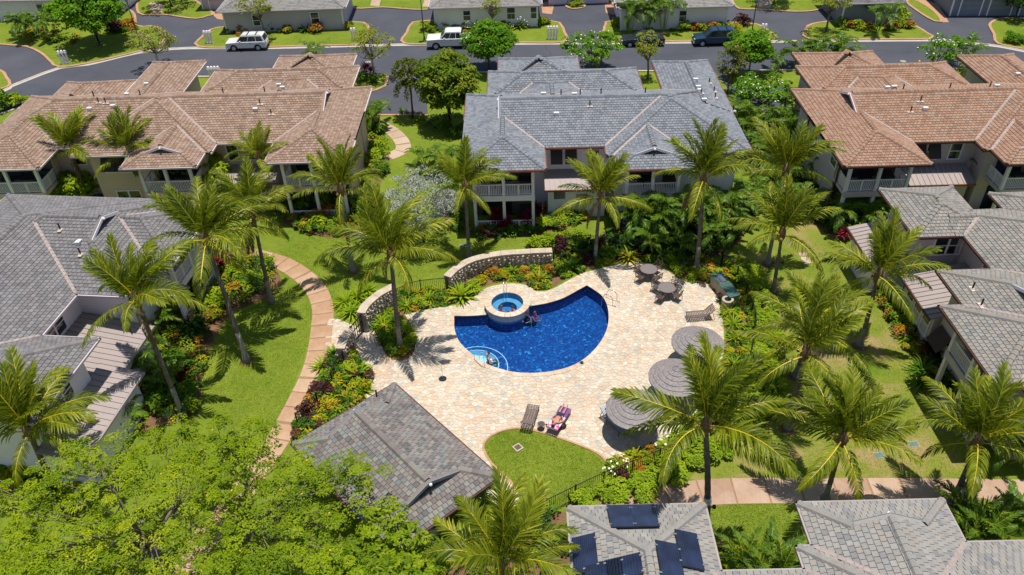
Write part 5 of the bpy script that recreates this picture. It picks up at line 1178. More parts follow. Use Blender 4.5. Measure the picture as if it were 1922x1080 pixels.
tree('leafy_tree', 'dark bushy tree at the top right corner', P(1905, 35), 4.6, 2.4, 1.9, 40, 46, .4, .18, 'dark', .14, seed=23, rad=.9)
# big foreground tree: wide open canopy of feathery clumps on visible branches
def canopy_tree(label, base, edge, z0, z1, clumps, mat, seed, leaf=(.145, .062), per=92, th=2.4, tr=.24, rad=.5, flower=None):
    g = np.random.default_rng(seed); poly = [P(a, b, (z0 + z1) / 2) for a, b in edge]; B = np.array([*P(*base), 0]); rt = thing('canopy_tree', label, 'tree', tuple(B))
    X, Y = scatter(poly, clumps); Z = g.uniform(z0, z1, clumps) + .5 * np.sin(X * .9) + .4 * np.cos(Y * 1.1)
    c = np.stack([X, Y, Z], 1) - B; v, f, tn = cloud(c, g.uniform(.55, 1.25, clumps) * rad, per, leaf[0], leaf[1], up=1.4, flat=.42, seed=seed)
    obj('crown', npmesh('crown', v, f, mat, tn), rt)
    mb = MB(); mb.tube([(0, 0, 0), (.1, .1, th * .6), (0, .1, th)], [tr * 1.3, tr, tr * .9], 9); mb.build('trunk', 'bark', rt, smooth=True)
    hub = []; lb = MB()
    for q in range(9):
        a = 2 * math.pi * q / 9 + g.uniform(-.3, .3); tgt = c[g.integers(clumps)] * np.array([.6, .6, .85]) * g.uniform(.6, 1.15); tgt[2] = max(tgt[2], z0 * .75); hub.append(tgt)
        m_ = np.array([tgt[0] * .45, tgt[1] * .45, th + (tgt[2] - th) * .35]); lb.tube([(0, .1, th - .2), m_, tgt], [tr * .55, tr * .4, tr * .26], 6)
    hub = np.array(hub)
    for q in range(0, clumps, 3):
        e = c[q]; k = int(((hub - e) ** 2).sum(1).argmin()); s_ = hub[k] * (1 - .35 * g.random()) ; s_ = s_ + (e - hub[k]) * .25 * g.random() * np.array([1, 1, .3]); m_ = s_ * .5 + e * .5 + g.normal(size=3) * .18 + np.array([0, 0, -.12]); e2 = e + (e - s_) / (np.linalg.norm(e - s_) + .1) * .15 + np.array([0, 0, .12])
        lb.tube([s_, m_, e2], [.034, .026, .012], 4)
    lb.build('limbs', 'bark', rt, smooth=True)
    if flower:
        k = 60; i = g.choice(len(v) // 4, k); p = v.reshape(-1, 4, 3).mean(1)[i] + np.array([0, 0, .05]); fv, ff = quads_leaf(p, unit(g.normal(size=(k, 3)) * .4 + np.array([0, 0, 1])), unit(g.normal(size=(k, 3))), np.full(k, .10), np.full(k, .08)); obj('flowers', npmesh('flowers', fv, ff, flower), rt, kind='stuff')
canopy_tree('wide open feathery green canopy tree filling the lower left corner', (300, 1075), [(-60, 880), (60, 905), (130, 850), (225, 815), (300, 800), (360, 850), (400, 920), (430, 1010), (420, 1110), (-60, 1120)], 4.4, 6.7, 330, 'canopy', 61, th=2.2, flower='yellowflower')
canopy_tree('feathery green canopy tree whose branches reach over the pavilion roof', (480, 1040), [(320, 795), (420, 790), (500, 812), (545, 850), (590, 828), (640, 865), (730, 878), (690, 930), (660, 990), (620, 1110), (410, 1110), (420, 960)], 4.6, 6.9, 280, 'canopy', 62, th=2.4, flower='yellowflower')
canopy_tree('dense leafy green tree at the bottom edge beside the palm crown', (760, 1120), [(640, 1010), (700, 975), (760, 985), (815, 1010), (840, 1050), (850, 1120), (620, 1120)], 4.0, 5.6, 110, 'canopy', 63, leaf=(.22, .10), per=60, th=1.8)
# ================================================================ BEDS, HEDGES, SHRUBS
def bed(px, n, cols, hr=(.25, .7), leaf=(.20, .09), label=None, soil=True, seed=0, per=46, rr=(.25, .5), step=.8):
    g = np.random.default_rng(seed + 500); poly = smooth(PP(px), step, True); B = np.array([*poly[0], 0.0])
    if soil:
        sheet('soil', poly, 0.016 + .0005 * (seed % 9), 'soil', kind='structure')
    X, Y = scatter(poly, n); hh = g.uniform(*hr, n); r = g.uniform(*rr, n)
    V, Fc, T, MI = [], [], [], []; o = 0; ci = g.choice(len(cols), n, p=np.array([c[1] for c in cols]) / sum(c[1] for c in cols))
    for k in range(len(cols)):
        s_ = ci == k
        if not s_.any(): continue
        c = np.stack([X[s_], Y[s_], hh[s_] - r[s_] * .4], 1) - B
        v, f, t = cloud(c, r[s_], per, leaf[0] * (1.3 if cols[k][0] in ('red', 'orange', 'yellow') else 1), leaf[1], up=.9, flat=.9, seed=seed * 7 + k)
        V.append(v); Fc.append(f + o); T.append(t); MI.append(np.full(len(f), k)); o += len(v)
    me = npmesh('shrubbery', np.concatenate(V), np.concatenate(Fc), [c[0] for c in cols], np.concatenate(T), np.concatenate(MI))
    return obj('shrubbery', me, loc=B, kind='stuff')
def hedge(label, px, width, h, col, seed=0, leaf=(.16, .09), dens=260, group=None, wob=.12):
    g = np.random.default_rng(seed + 900); c = smooth(PP(px), .35); B = np.array([*c[0], 0.0]); n = len(c)
    k = int(n * .35 * width * 6.0); i = g.integers(0, n, k); L_ = offset_path(c, 1.0); cc = np.array(c); nn = np.array(L_) - cc
    u = g.uniform(-width / 2, width / 2, k); p = cc[i] + nn[i] * u[:, None] + g.normal(size=(k, 2)) * .1; z = h * (.62 + .2 * np.sin(p[:, 0] * 2.1 + p[:, 1] * 1.3)) * (1 - .45 * (np.abs(u) / (width / 2)) ** 3)
    v, f, t = cloud(np.stack([p[:, 0], p[:, 1], z], 1) - B, g.uniform(.28, .42, k), 80, leaf[0] * 1.15, leaf[1] * 1.15, up=1.1, flat=.95, seed=seed)
    rt = thing('hedge', label, 'hedge', tuple(B), 0, group); obj('foliage', npmesh('foliage', v, f, col, t), rt)
    mb = MB()
    for q in range(0, n, 3): mb.tube([(c[q][0] - B[0], c[q][1] - B[1], 0), (c[q][0] - B[0] + .06, c[q][1] - B[1], h * .7)], [.03, .015], 5)
    mb.build('stems', 'bark', rt, kind='stuff'); return rt
_sm = {}
def shrub_mesh(kind, col, v):
    key = (kind, col, v)
    if key in _sm: return _sm[key]
    g = np.random.default_rng(hash((kind, v)) % 1000 if False else len(_sm) + 40)
    if kind == 'bush':
        d = unit(g.normal(size=(16, 3))); d[:, 2] = np.abs(d[:, 2]); c = d * g.uniform(.35, .75, (16, 1)) * np.array([1, 1, .85]) + np.array([0, 0, .35]); vv, f, t = cloud(c, np.full(16, .38), 34, .24, .12, up=.5, flat=.9, seed=v)
    elif kind == 'leafy':
        d = unit(g.normal(size=(14, 3))); d[:, 2] = np.abs(d[:, 2]); c = d * g.uniform(.3, .7, (14, 1)) + np.array([0, 0, .4]); vv, f, t = cloud(c, np.full(14, .42), 16, .52, .17, up=.45, flat=.9, seed=v)
    else:                                    # rosette of long arching blades
        n = 34 if kind == 'lily' else 26; hw = .045 if kind == 'lily' else .075; V = []; Fc = []; T = []
        for q in range(n):
            a = q * 2.39996 + g.uniform(-.2, .2); el = (1.35 - 1.15 * (q / n)) ; L = g.uniform(.85, 1.1); p = np.zeros(3); P_ = [p]; e = el
            for s_ in range(3): p = p + np.array([math.cos(a) * math.cos(e), math.sin(a) * math.cos(e), math.sin(e)]) * L / 3; P_.append(p); e -= (.5 if kind == 'lily' else .38)
            sd_ = np.array([-math.sin(a), math.cos(a), 0]); o = len(V) * 8
            V.append(np.concatenate([[P_[j] - sd_ * hw * w_, P_[j] + sd_ * hw * w_] for j, w_ in enumerate((.45, 1, .8, .05))])); Fc += [np.array([[o + 2 * j, o + 2 * j + 2, o + 2 * j + 3, o + 2 * j + 1]]) for j in range(3)]; T += [min(.8, q / n * .3 + g.uniform(0, .45))] * 3
        vv, f, t = np.concatenate(V), np.concatenate(Fc), T
        if kind == 'ti':                     # three leaf heads on canes
            vv0, f0, t0 = vv * .62, f, t; vv = np.concatenate([vv0 + np.array(o_) for o_ in ((0, 0, .75), (.28, .1, .45), (-.2, .22, .55))]); f = np.concatenate([f0 + len(vv0) * j for j in range(3)]); t = t0 * 3
    _sm[key] = npmesh('leaves', vv, f, col, t); return _sm[key]
_st = {}
def shrub(label, base, kind, col, s=.8, seed=0, flower=None, group=None, hz=1.0, z=0.0):
    nm = {'bush': 'shrub', 'leafy': 'broadleaf_shrub', 'lily': 'lily_clump', 'ti': 'ti_plant', 'spiky': 'spiky_plant'}[kind]
    g = random.Random(seed + int(base[0] * 7 + base[1])); rt = thing(nm, label, {'bush': 'shrub', 'leafy': 'shrub', 'lily': 'plant', 'ti': 'ti plant', 'spiky': 'plant'}[kind], (*P(*base), z), g.uniform(0, 6.28), group)
    o = obj('leaves', shrub_mesh(kind, col, g.randrange(3)), rt); s *= 1.12; o.scale = (s, s, s * hz)
    if kind in ('bush', 'leafy', 'ti'):
        if kind not in _st:
            mb = MB()
            for d in ((0, 0, .75), (.25, .1, .5), (-.2, .2, .55), (.02, -.25, .5)): mb.tube([(0, 0, 0), d], [.035, .02], 5)
            _st[kind] = mb.mesh('stems', 'bark')
        o2 = obj('stems', _st[kind], rt); o2.scale = (s, s, s * hz)
    if flower:
        me = shrub_mesh(kind, col, 0); k = 26; gg = np.random.default_rng(seed); p = unit(gg.normal(size=(k, 3))); p[:, 2] = np.abs(p[:, 2]); p = p * s * .85 + np.array([0, 0, .4 * s])
        fv, ff = quads_leaf(p, unit(p + np.array([0, 0, .6])), unit(gg.normal(size=(k, 3))), np.full(k, .15), np.full(k, .13)); obj('flowers', npmesh('flowers', fv, ff, flower), rt, kind='stuff')
    return rt
MIX = [('lime', 4), ('green', 4), ('yellow', 1.4), ('orange', .5), ('dark', 1.2)]
GRN = [('green', 4), ('dark', 3), ('lime', 2)]
bed([(640, 655), (664, 668), (688, 690), (694, 725), (668, 775), (618, 812), (562, 828), (543, 822), (572, 772), (600, 715), (622, 680)], 147, [('green', 3), ('dark', 1.6), ('yellow', 2.2), ('maroon', 1.5), ('lime', 2.2), ('orange', .5)], (.25, .75), seed=1)
bed([(690, 602), (712, 570), (745, 545), (762, 545), (800, 545), (848, 545), (872, 528), (905, 514), (960, 503), (1036, 500), (1046, 480), (1090, 462), (1160, 470), (1230, 470), (1310, 480), (1345, 505), (1340, 530), (1300, 530), (1268, 514), (1242, 496), (1199, 488), (1166, 490), (1126, 500), (1088, 511), (1055, 528), (1034, 540), (1012, 543), (990, 533), (961, 528), (920, 534), (898, 545), (884, 557), (862, 567), (818, 575), (779, 583), (757, 591), (730, 596)], 356, [('green', 3), ('lime', 3), ('olive', 2), ('yellow', 1.0), ('orange', .5), ('dark', .8)], (.12, .45), seed=2, rr=(.2, .4))
bed([(1345, 520), (1375, 505), (1398, 560), (1410, 620), (1402, 695), (1385, 745), (1345, 800), (1285, 848), (1200, 884), (1148, 893), (1143, 872), (1197, 849), (1238, 834), (1277, 807), (1322, 762), (1349, 712), (1362, 660), (1362, 616), (1357, 585)], 232, [('green', 3), ('lime', 3), ('yellow', 1.8), ('orange', .6), ('maroon', .5), ('dark', 1)], (.12, .5), seed=3, rr=(.2, .4))
bed([(230, 610), (300, 560), (370, 505), (420, 462), (470, 475), (520, 505), (522, 548), (470, 572), (428, 595), (392, 660), (378, 720), (372, 775), (300, 800), (200, 830), (215, 760), (250, 690)], 356, [('green', 3), ('dark', 2), ('lime', 3.5), ('yellow', 1.2), ('orange', .4), ('red', .3)], (.3, 1.0), seed=4, rr=(.3, .6))
bed([(520, 392), (600, 388), (690, 386), (712, 420), (690, 440), (640, 446), (580, 440), (535, 420)], 124, [('green', 3), ('lime', 2), ('yellow', 1.4), ('orange', 1.2), ('dark', 2)], (.3, .8), seed=5)
bed([(885, 424), (1000, 415), (1060, 395), (1098, 402), (1080, 420), (1020, 440), (960, 444), (893, 448)], 108, [('dark', 3), ('green', 2.5), ('maroon', 1), ('lime', 1)], (.3, .7), seed=6)
bed([(1645, 560), (1672, 545), (1730, 600), (1800, 700), (1830, 800), (1812, 815), (1780, 745), (1725, 680), (1690, 640)], 155, [('green', 3), ('lime', 1.8), ('yellow', 1), ('orange', .7), ('dark', 2), ('maroon', .6)], (.25, .8), seed=7)
bed([(1130, 440), (1200, 400), (1330, 385), (1420, 395), (1370, 470), (1310, 485), (1200, 480), (1140, 470)], 232, [('dark', 4), ('green', 3), ('olive', 1)], (.4, 1.2), seed=8, leaf=(.34, .12), rr=(.35, .7))
bed([(1380, 215), (1430, 235), (1465, 300), (1500, 370), (1440, 385), (1410, 330)], 124, [('green', 3), ('dark', 2), ('lime', 2), ('maroon', .4)], (.3, .9), seed=9)
bed([(1480, 250), (1530, 300), (1580, 370), (1650, 405), (1690, 460), (1645, 450), (1560, 445), (1510, 390), (1470, 310)], 201, [('dark', 3), ('green', 3), ('lime', .8), ('red', .25)], (.3, 1.0), seed=10, leaf=(.3, .12))
bed([(692, 205), (705, 225), (720, 262), (728, 300), (715, 345), (690, 360), (692, 300)], 93, [('green', 3), ('lime', 3), ('yellow', 1), ('dark', 1)], (.3, .9), seed=11)
bed([(735, 205), (800, 220), (860, 215), (866, 255), (845, 262), (800, 245)], 21, GRN, (.2, .5), seed=12, soil=False)
bed([(60, 395), (150, 370), (250, 385), (340, 395), (345, 420), (60, 420)], 108, MIX, (.3, 1.0), seed=13)
bed([(820, 370), (860, 340), (868, 400), (885, 445), (855, 440), (835, 420)], 55, [('green', 3), ('dark', 3), ('red', .4)], (.3, .8), seed=14, soil=False)
for k, q in enumerate([[(432, 52), (540, 46), (655, 42), (660, 52), (560, 64), (440, 70)], [(800, 44), (905, 40), (1028, 40), (1030, 52), (900, 60), (810, 66)], [(1155, 44), (1270, 40), (1396, 46), (1396, 58), (1270, 62), (1160, 58)], [(1570, 42), (1640, 38), (1690, 40), (1712, 52), (1640, 62), (1572, 56)], [(190, 62), (245, 45), (262, 52), (240, 66)], [(20, 62), (70, 80), (150, 82), (120, 60)]]):
    bed(q, 34, [('green', 3), ('dark', 2), ('yellow', 1.2), ('orange', 1.0), ('red', .25)], (.25, .7), seed=20 + k, leaf=(.26, .12))
bed([(730, 606), (752, 605), (768, 640), (764, 665), (745, 672), (722, 650), (712, 625)], 40, [('green', 3), ('lime', 2), ('yellow', .6)], (.15, .5), seed=30, soil=False)
bed([(-20, 850), (60, 865), (150, 905), (150, 960), (-20, 900)], 93, [('lime', 3), ('yellow', 2), ('dark', 1)], (.4, 1.1), seed=31, leaf=(.3, .12))
bed([(770, 950), (830, 930), (900, 940), (960, 990), (1050, 960), (1062, 985), (1040, 1080), (700, 1080)], 93, [('green', 3), ('dark', 3), ('lime', 1)], (.2, .7), seed=32)
bed([(1330, 1045), (1400, 1050), (1490, 1060), (1490, 1085), (1335, 1085)], 46, GRN, (.2, .6), seed=33, soil=False)
bed([(1770, 955), (1922, 958), (1960, 1010), (1800, 1012)], 77, [('green', 3), ('dark', 2), ('lime', 2)], (.2, .6), seed=34, soil=False)
hedge('long bright green hedge outside the black pool fence, curving round the right lawn', [(1382, 495), (1408, 530), (1428, 580), (1442, 640), (1436, 700), (1436, 740), (1412, 785), (1372, 822), (1322, 855), (1262, 888), (1195, 918), (1130, 940), (1092, 955)], 1.7, .95, 'lime', 1)
hedge('clipped square green hedge beside the lamp post and white pickup', [(793, 58), (818, 58)], 2.0, 1.4, 'lime', 2); hedge('low clipped hedge in front of the white cottage', [(832, 55), (872, 53)], 1.2, .9, 'lime', 3)
hedge('rounded hedge at the right end of the road', [(1888, 78), (1922, 82), (1950, 84)], 2.2, 1.2, 'bright', 4); hedge('small hedge oval before the middle white garage doors', [(1070, 13), (1090, 12)], 1.2, .9, 'lime', 5)
hedge('lime hedge at the front left corner of the slate grey condominium terrace', [(1018, 432), (1048, 418), (1075, 408)], 1.5, 1.0, 'lime', 6)
hedge('yellow green hedge at the lower left edge below the metal roof', [(-10, 905), (40, 885), (90, 880)], 2.0, 1.5, 'yellow', 7)
# single plants that stand out
ORD = ['first', 'second', 'third', 'fourth', 'fifth', 'sixth', 'seventh', 'eighth', 'ninth', 'tenth', 'eleventh', 'twelfth', 'thirteenth', 'fourteenth']
DES = {('lily', 'lime'): 'lime green strap leaved lily', ('lily', 'green'): 'dark green strap leaved lily', ('bush', 'yellow'): 'yellow leaved croton', ('bush', 'orange'): 'orange red croton', ('ti', 'red'): 'crimson ti plant', ('ti', 'maroon'): 'dull maroon ti plant', ('spiky', 'lime'): 'broad bladed lime plant', ('spiky', 'green'): 'broad bladed green plant', ('leafy', 'lime'): 'big leaved lime shrub', ('leafy', 'green'): 'big leaved green shrub', ('bush', 'green'): 'rounded green shrub', ('bush', 'lime'): 'rounded lime shrub', ('leafy', 'dark'): 'big leaved dark shrub', ('bush', 'maroon'): 'brownish purple shrub', ('lily', 'yellow'): 'yellow strap leaved lily', ('spiky', 'yellow'): 'broad bladed yellow plant'}
def row(where, items):
    cnt = {}
    tot = {}
    for it in items: tot[(it[2], it[3])] = tot.get((it[2], it[3]), 0) + 1
    for it in items:
        k = (it[2], it[3]); cnt[k] = cnt.get(k, 0) + 1
        lab = (f'{ORD[cnt[k] - 1]} ' if tot[k] > 1 else 'single ') + f'{DES[k]} {where}'
        if len(lab.split()) > 16: lab = lab.replace(' leaved', '').replace('bladed ', '').replace(' strap', '').replace('slate grey', 'slate'); 
        if len(lab.split()) > 16: lab = lab.replace(', counted from', ' from')
        shrub(lab, it[:2], it[2], it[3], it[4], seed=int(it[0]), flower=it[5] if len(it) > 5 else None)
row('counted from the gate, in the bed left of the pavilion', [(628, 668, 'lily', 'lime', .95), (606, 690, 'lily', 'lime', .95, None), (660, 668, 'bush', 'yellow', .5), (622, 705, 'lily', 'green', .8), (650, 698, 'bush', 'lime', .6), (668, 692, 'bush', 'yellow', .45), (640, 720, 'bush', 'yellow', .6), (672, 712, 'spiky', 'lime', 1.2), (680, 735, 'spiky', 'lime', .9), (612, 742, 'bush', 'maroon', .75), (594, 738, 'bush', 'maroon', .65), (655, 752, 'spiky', 'yellow', .9), (618, 770, 'bush', 'yellow', .6), (580, 778, 'bush', 'maroon', .7), (632, 785, 'bush', 'green', .6), (600, 802, 'bush', 'lime', .6), (564, 806, 'bush', 'green', .6)])
row('over the fence right of the rubble wall, counted from the left', [(1008, 464, 'bush', 'lime', .8), (1030, 460, 'bush', 'lime', .8), (1052, 468, 'bush', 'maroon', .9), (1060, 456, 'bush', 'lime', .8), (1080, 470, 'bush', 'green', .9), (1088, 454, 'bush', 'lime', .8), (1105, 478, 'leafy', 'dark', .9), (1125, 470, 'bush', 'maroon', .8), (1140, 482, 'leafy', 'green', .8), (1165, 470, 'leafy', 'dark', .9)])
row('outside the stone wall, counted from the gate', [(660, 590, 'lily', 'lime', 1.15), (650, 572, 'lily', 'lime', 1.15), (672, 562, 'lily', 'lime', 1.1), (690, 548, 'lily', 'lime', 1.0)])
row('inside the stone wall, counted from the gate', [(716, 608, 'lily', 'lime', .9), (705, 618, 'lily', 'green', .7), (724, 592, 'lily', 'lime', .9)])
row('in the round planter, clockwise from the top', [(745, 606, 'lily', 'green', .9), (765, 622, 'lily', 'lime', .85), (772, 645, 'bush', 'lime', .55), (757, 664, 'bush', 'yellow', .45), (735, 658, 'bush', 'lime', .45), (722, 640, 'lily', 'green', .8), (722, 618, 'lily', 'lime', .9)])
row('in the bed behind the deck, counted from the left', [(765, 580, 'lily', 'lime', .85), (785, 572, 'bush', 'lime', .5), (808, 562, 'lily', 'lime', .85), (830, 560, 'bush', 'green', .5), (866, 560, 'spiky', 'lime', 1.25), (888, 545, 'spiky', 'lime', .8), (905, 530, 'bush', 'yellow', .45), (925, 518, 'bush', 'orange', .55), (945, 520, 'bush', 'yellow', .5), (962, 512, 'spiky', 'lime', .7), (985, 518, 'bush', 'orange', .5), (1012, 528, 'spiky', 'yellow', .9), (1030, 512, 'bush', 'orange', .5), (1052, 512, 'bush', 'green', .5), (1072, 505, 'spiky', 'green', 1.1), (1100, 492, 'bush', 'maroon', .6), (1150, 480, 'bush', 'green', .6), (1180, 488, 'spiky', 'yellow', 1.0), (1205, 478, 'bush', 'maroon', .6), (1238, 484, 'lily', 'green', .9), (1265, 505, 'bush', 'lime', .45), (1300, 522, 'bush', 'lime', .45), (1320, 524, 'bush', 'yellow', .4)])
row('inside the right fence, counted from the grill', [(1372, 560, 'spiky', 'green', .9), (1368, 592, 'lily', 'lime', .95), (1376, 612, 'lily', 'lime', .9), (1378, 640, 'lily', 'lime', .85), (1392, 668, 'bush', 'yellow', .5), (1376, 690, 'lily', 'lime', .9), (1390, 705, 'bush', 'orange', .5), (1352, 745, 'lily', 'lime', .8), (1330, 780, 'lily', 'lime', .8), (1300, 800, 'bush', 'yellow', .5), (1276, 822, 'lily', 'lime', .9), (1255, 842, 'lily', 'lime', .9, 'flower'), (1240, 858, 'bush', 'yellow', .5), (1222, 848, 'bush', 'orange', .45), (1210, 868, 'bush', 'yellow', .5), (1190, 862, 'spiky', 'yellow', .8), (1175, 878, 'bush', 'yellow', .5), (1155, 884, 'lily', 'lime', .8, 'flower'), (1200, 888, 'bush', 'orange', .5), (1168, 900, 'bush', 'maroon', .5)])
row('in the left garden, counted from the path down', [(500, 505, 'bush', 'lime', .9), (470, 498, 'bush', 'yellow', .7), (425, 505, 'ti', 'red', 1.2), (448, 520, 'bush', 'lime', .9), (480, 530, 'bush', 'lime', .8), (440, 550, 'bush', 'orange', .7), (415, 565, 'bush', 'lime', .9), (400, 600, 'bush', 'orange', .7), (408, 580, 'bush', 'lime', .9), (372, 630, 'leafy', 'dark', 1.0), (362, 690, 'bush', 'green', .8, 'redflower'), (345, 712, 'ti', 'red', .8), (352, 740, 'bush', 'lime', .7), (330, 690, 'leafy', 'green', 1.0), (300, 760, 'leafy', 'green', 1.0), (362, 768, 'bush', 'lime', .7)])
row('before the right brown balcony, counted from the left', [(555, 412, 'bush', 'yellow', .6), (570, 398, 'leafy', 'green', .9), (585, 418, 'bush', 'yellow', .6), (600, 412, 'bush', 'orange', .8), (618, 405, 'bush', 'orange', .8), (570, 432, 'bush', 'lime', .6), (622, 428, 'bush', 'lime', .6), (505, 395, 'ti', 'maroon', 1.2), (515, 380, 'bush', 'orange', .8), (660, 420, 'bush', 'yellow', .6), (675, 395, 'bush', 'lime', .9), (690, 380, 'bush', 'orange', .6), (700, 412, 'bush', 'lime', .7)])
row('before the slate grey front balcony, counted from the left', [(932, 424, 'ti', 'red', 1.25), (948, 432, 'ti', 'red', .95), (995, 425, 'ti', 'red', 1.1), (1005, 412, 'ti', 'maroon', 1.1), (905, 435, 'bush', 'orange', .5), (1062, 402, 'spiky', 'lime', 1.2), (1078, 412, 'spiky', 'lime', 1.0), (1036, 398, 'bush', 'orange', .8), (1096, 410, 'bush', 'yellow', .5)])
row('along the right house, counted from its lean-to down', [(1672, 568, 'lily', 'lime', 1.0), (1655, 556, 'ti', 'maroon', .8), (1690, 590, 'lily', 'lime', 1.1), (1688, 572, 'ti', 'maroon', .8), (1708, 612, 'lily', 'lime', 1.1), (1702, 636, 'lily', 'lime', 1.0), (1722, 634, 'bush', 'orange', .6), (1708, 655, 'bush', 'yellow', .5), (1725, 660, 'bush', 'yellow', .6), (1740, 678, 'ti', 'maroon', 1.1), (1730, 700, 'lily', 'green', 1.2), (1726, 724, 'lily', 'green', 1.0), (1752, 650, 'leafy', 'dark', .9)])
row('beside the curved white path, counted from the rear', [(712, 250, 'leafy', 'green', .9), (715, 285, 'bush', 'lime', .9), (700, 305, 'bush', 'lime', 1.0), (718, 322, 'bush', 'green', .8)])
row('right of the slate grey condominium, counted from the rear', [(1425, 330, 'ti', 'maroon', 1.0), (1448, 345, 'leafy', 'lime', 1.0), (1430, 372, 'lily', 'lime', 1.1), (1465, 372, 'leafy', 'green', 1.0), (1450, 400, 'bush', 'lime', .9), (1585, 452, 'ti', 'red', .9), (1640, 470, 'ti', 'maroon', .9)])
row('before the pale grey cottage opposite, counted from the left', [(455, 60, 'bush', 'orange', .9), (515, 54, 'leafy', 'green', 1.3), (540, 62, 'bush', 'yellow', .8), (560, 55, 'bush', 'yellow', .7), (576, 60, 'spiky', 'green', 1.3), (596, 62, 'bush', 'orange', 1.0, 'redflower'), (655, 56, 'bush', 'yellow', .7)])
row('before the white cottage with the hedge, counted from the left', [(893, 58, 'spiky', 'lime', 1.3, 'flower'), (945, 52, 'bush', 'green', 1.0), (975, 54, 'spiky', 'lime', 1.3, 'flower'), (1018, 48, 'bush', 'lime', .9)])
row('behind the blue wagon, counted from the left', [(1158, 50, 'bush', 'lime', .9), (1285, 58, 'bush', 'lime', .9), (1305, 58, 'bush', 'orange', .8), (1318, 58, 'bush', 'lime', .8), (1336, 58, 'bush', 'orange', .9), (1342, 46, 'ti', 'red', 1.0), (1352, 56, 'bush', 'lime', .8), (1377, 60, 'bush', 'yellow', .9), (1392, 50, 'bush', 'maroon', 1.2)])
row('before the dark blue house, counted from the left', [(1578, 50, 'bush', 'lime', .9), (1595, 52, 'bush', 'orange', .8), (1610, 54, 'bush', 'lime', .9), (1625, 54, 'bush', 'orange', .7), (1675, 56, 'bush', 'orange', .8), (1690, 52, 'bush', 'lime', .8), (1704, 54, 'bush', 'orange', .8), (1690, 35, 'bush', 'lime', 1.2)])
row('by the leftmost lamp post, counted from the left', [(120, 76, 'lily', 'lime', 1.1), (138, 80, 'lily', 'green', 1.0), (215, 60, 'bush', 'maroon', 1.3), (245, 55, 'bush', 'orange', 1.1)])
row('on the lawn island beside the sparse yellow green tree', [(690, 146, 'ti', 'red', 1.3), (682, 152, 'bush', 'green', .9), (700, 155, 'bush', 'green', .7)])
row('under the white trees at upper right', [(1760, 158, 'bush', 'green', 1.0), (1785, 152, 'bush', 'lime', .8), (1770, 148, 'bush', 'maroon', .5)])
row('against the wall under the right brown balcony, counted from the left', [(545, 388, 'leafy', 'green', 1.1), (578, 386, 'bush', 'lime', .9), (610, 388, 'leafy', 'lime', 1.0), (640, 396, 'bush', 'green', .9), (662, 392, 'leafy', 'green', 1.0), (640, 420, 'bush', 'lime', .8), (600, 428, 'leafy', 'lime', .8)])
row('before the brown condominium, counted from the left', [(130, 388, 'leafy', 'lime', 1.1), (195, 392, 'leafy', 'green', 1.0), (215, 390, 'leafy', 'lime', .9), (240, 396, 'bush', 'orange', .8), (375, 372, 'leafy', 'dark', 1.2), (440, 378, 'leafy', 'lime', 1.1)])
row('on the grass between the near roofs', [(1345, 1062, 'bush', 'lime', .6), (1400, 1040, 'bush', 'yellow', .5), (1358, 1030, 'bush', 'maroon', .4)])
row('at the left edge beyond the brown roof', [(5, 205, 'leafy', 'green', 1.4), (28, 200, 'leafy', 'lime', 1.0), (50, 196, 'bush', 'lime', .7)])
row('at the foot of the trees between the drives', [(835, 245, 'bush', 'dark' if False else 'green', .8), (790, 228, 'bush', 'lime', .6), (860, 255, 'leafy', 'green', .9)])
# worn soil rings at palm feet, and short grass blades on the lawns
for bx, by in ((663, 510), (463, 678), (881, 484), (1440, 497), (1450, 549), (1613, 650), (1492, 708), (1478, 806), (1549, 936), (1322, 1015)):
    c = P(bx, by); g = random.Random(bx); pl = [(c[0] + (.42 + g.uniform(-.08, .12)) * math.cos(a * .52), c[1] + (.42 + g.uniform(-.08, .12)) * math.sin(a * .52)) for a in range(12)]
    sheet('soil', pl, .009, 'soil', kind='structure')
def blades(px, n, seed):
    g = np.random.default_rng(seed); poly = PP(px); X, Y = scatter(poly, n); B = np.array([*poly[0], 0.]); h = g.uniform(.025, .05, n)
    c = np.stack([X, Y, h * .45], 1) - B; nn = unit(g.normal(size=(n, 3)) * np.array([1, 1, .5]) + np.array([0, 0, .55])); v, f = quads_leaf(c, nn, unit(g.normal(size=(n, 3)) * .6 + np.array([0, 0, 1.])), h * 1.4, np.full(n, .03))
    obj('grass', npmesh('grass', v, f, 'grass', g.uniform(0, .7, n)), loc=B, kind='stuff')
blades([(934, 813), (970, 806), (1050, 825), (1105, 845), (1138, 872), (1110, 915), (1040, 960), (975, 925), (925, 870), (910, 842)], 9000, 1)
blades([(430, 600), (520, 550), (560, 525), (588, 560), (586, 630), (560, 700), (520, 800), (400, 810), (385, 720), (400, 640)], 14000, 2)
blades([(520, 470), (600, 440), (840, 450), (1000, 450), (870, 490), (800, 520), (700, 545), (630, 600), (615, 560), (560, 505)], 15000, 3)
blades([(1330, 905), (1430, 800), (1460, 640), (1440, 500), (1480, 440), (1620, 480), (1700, 680), (1780, 800), (1880, 900)], 24000, 4)
blades([(1320, 950), (1480, 945), (1500, 1040), (1330, 1060)], 6000, 5)
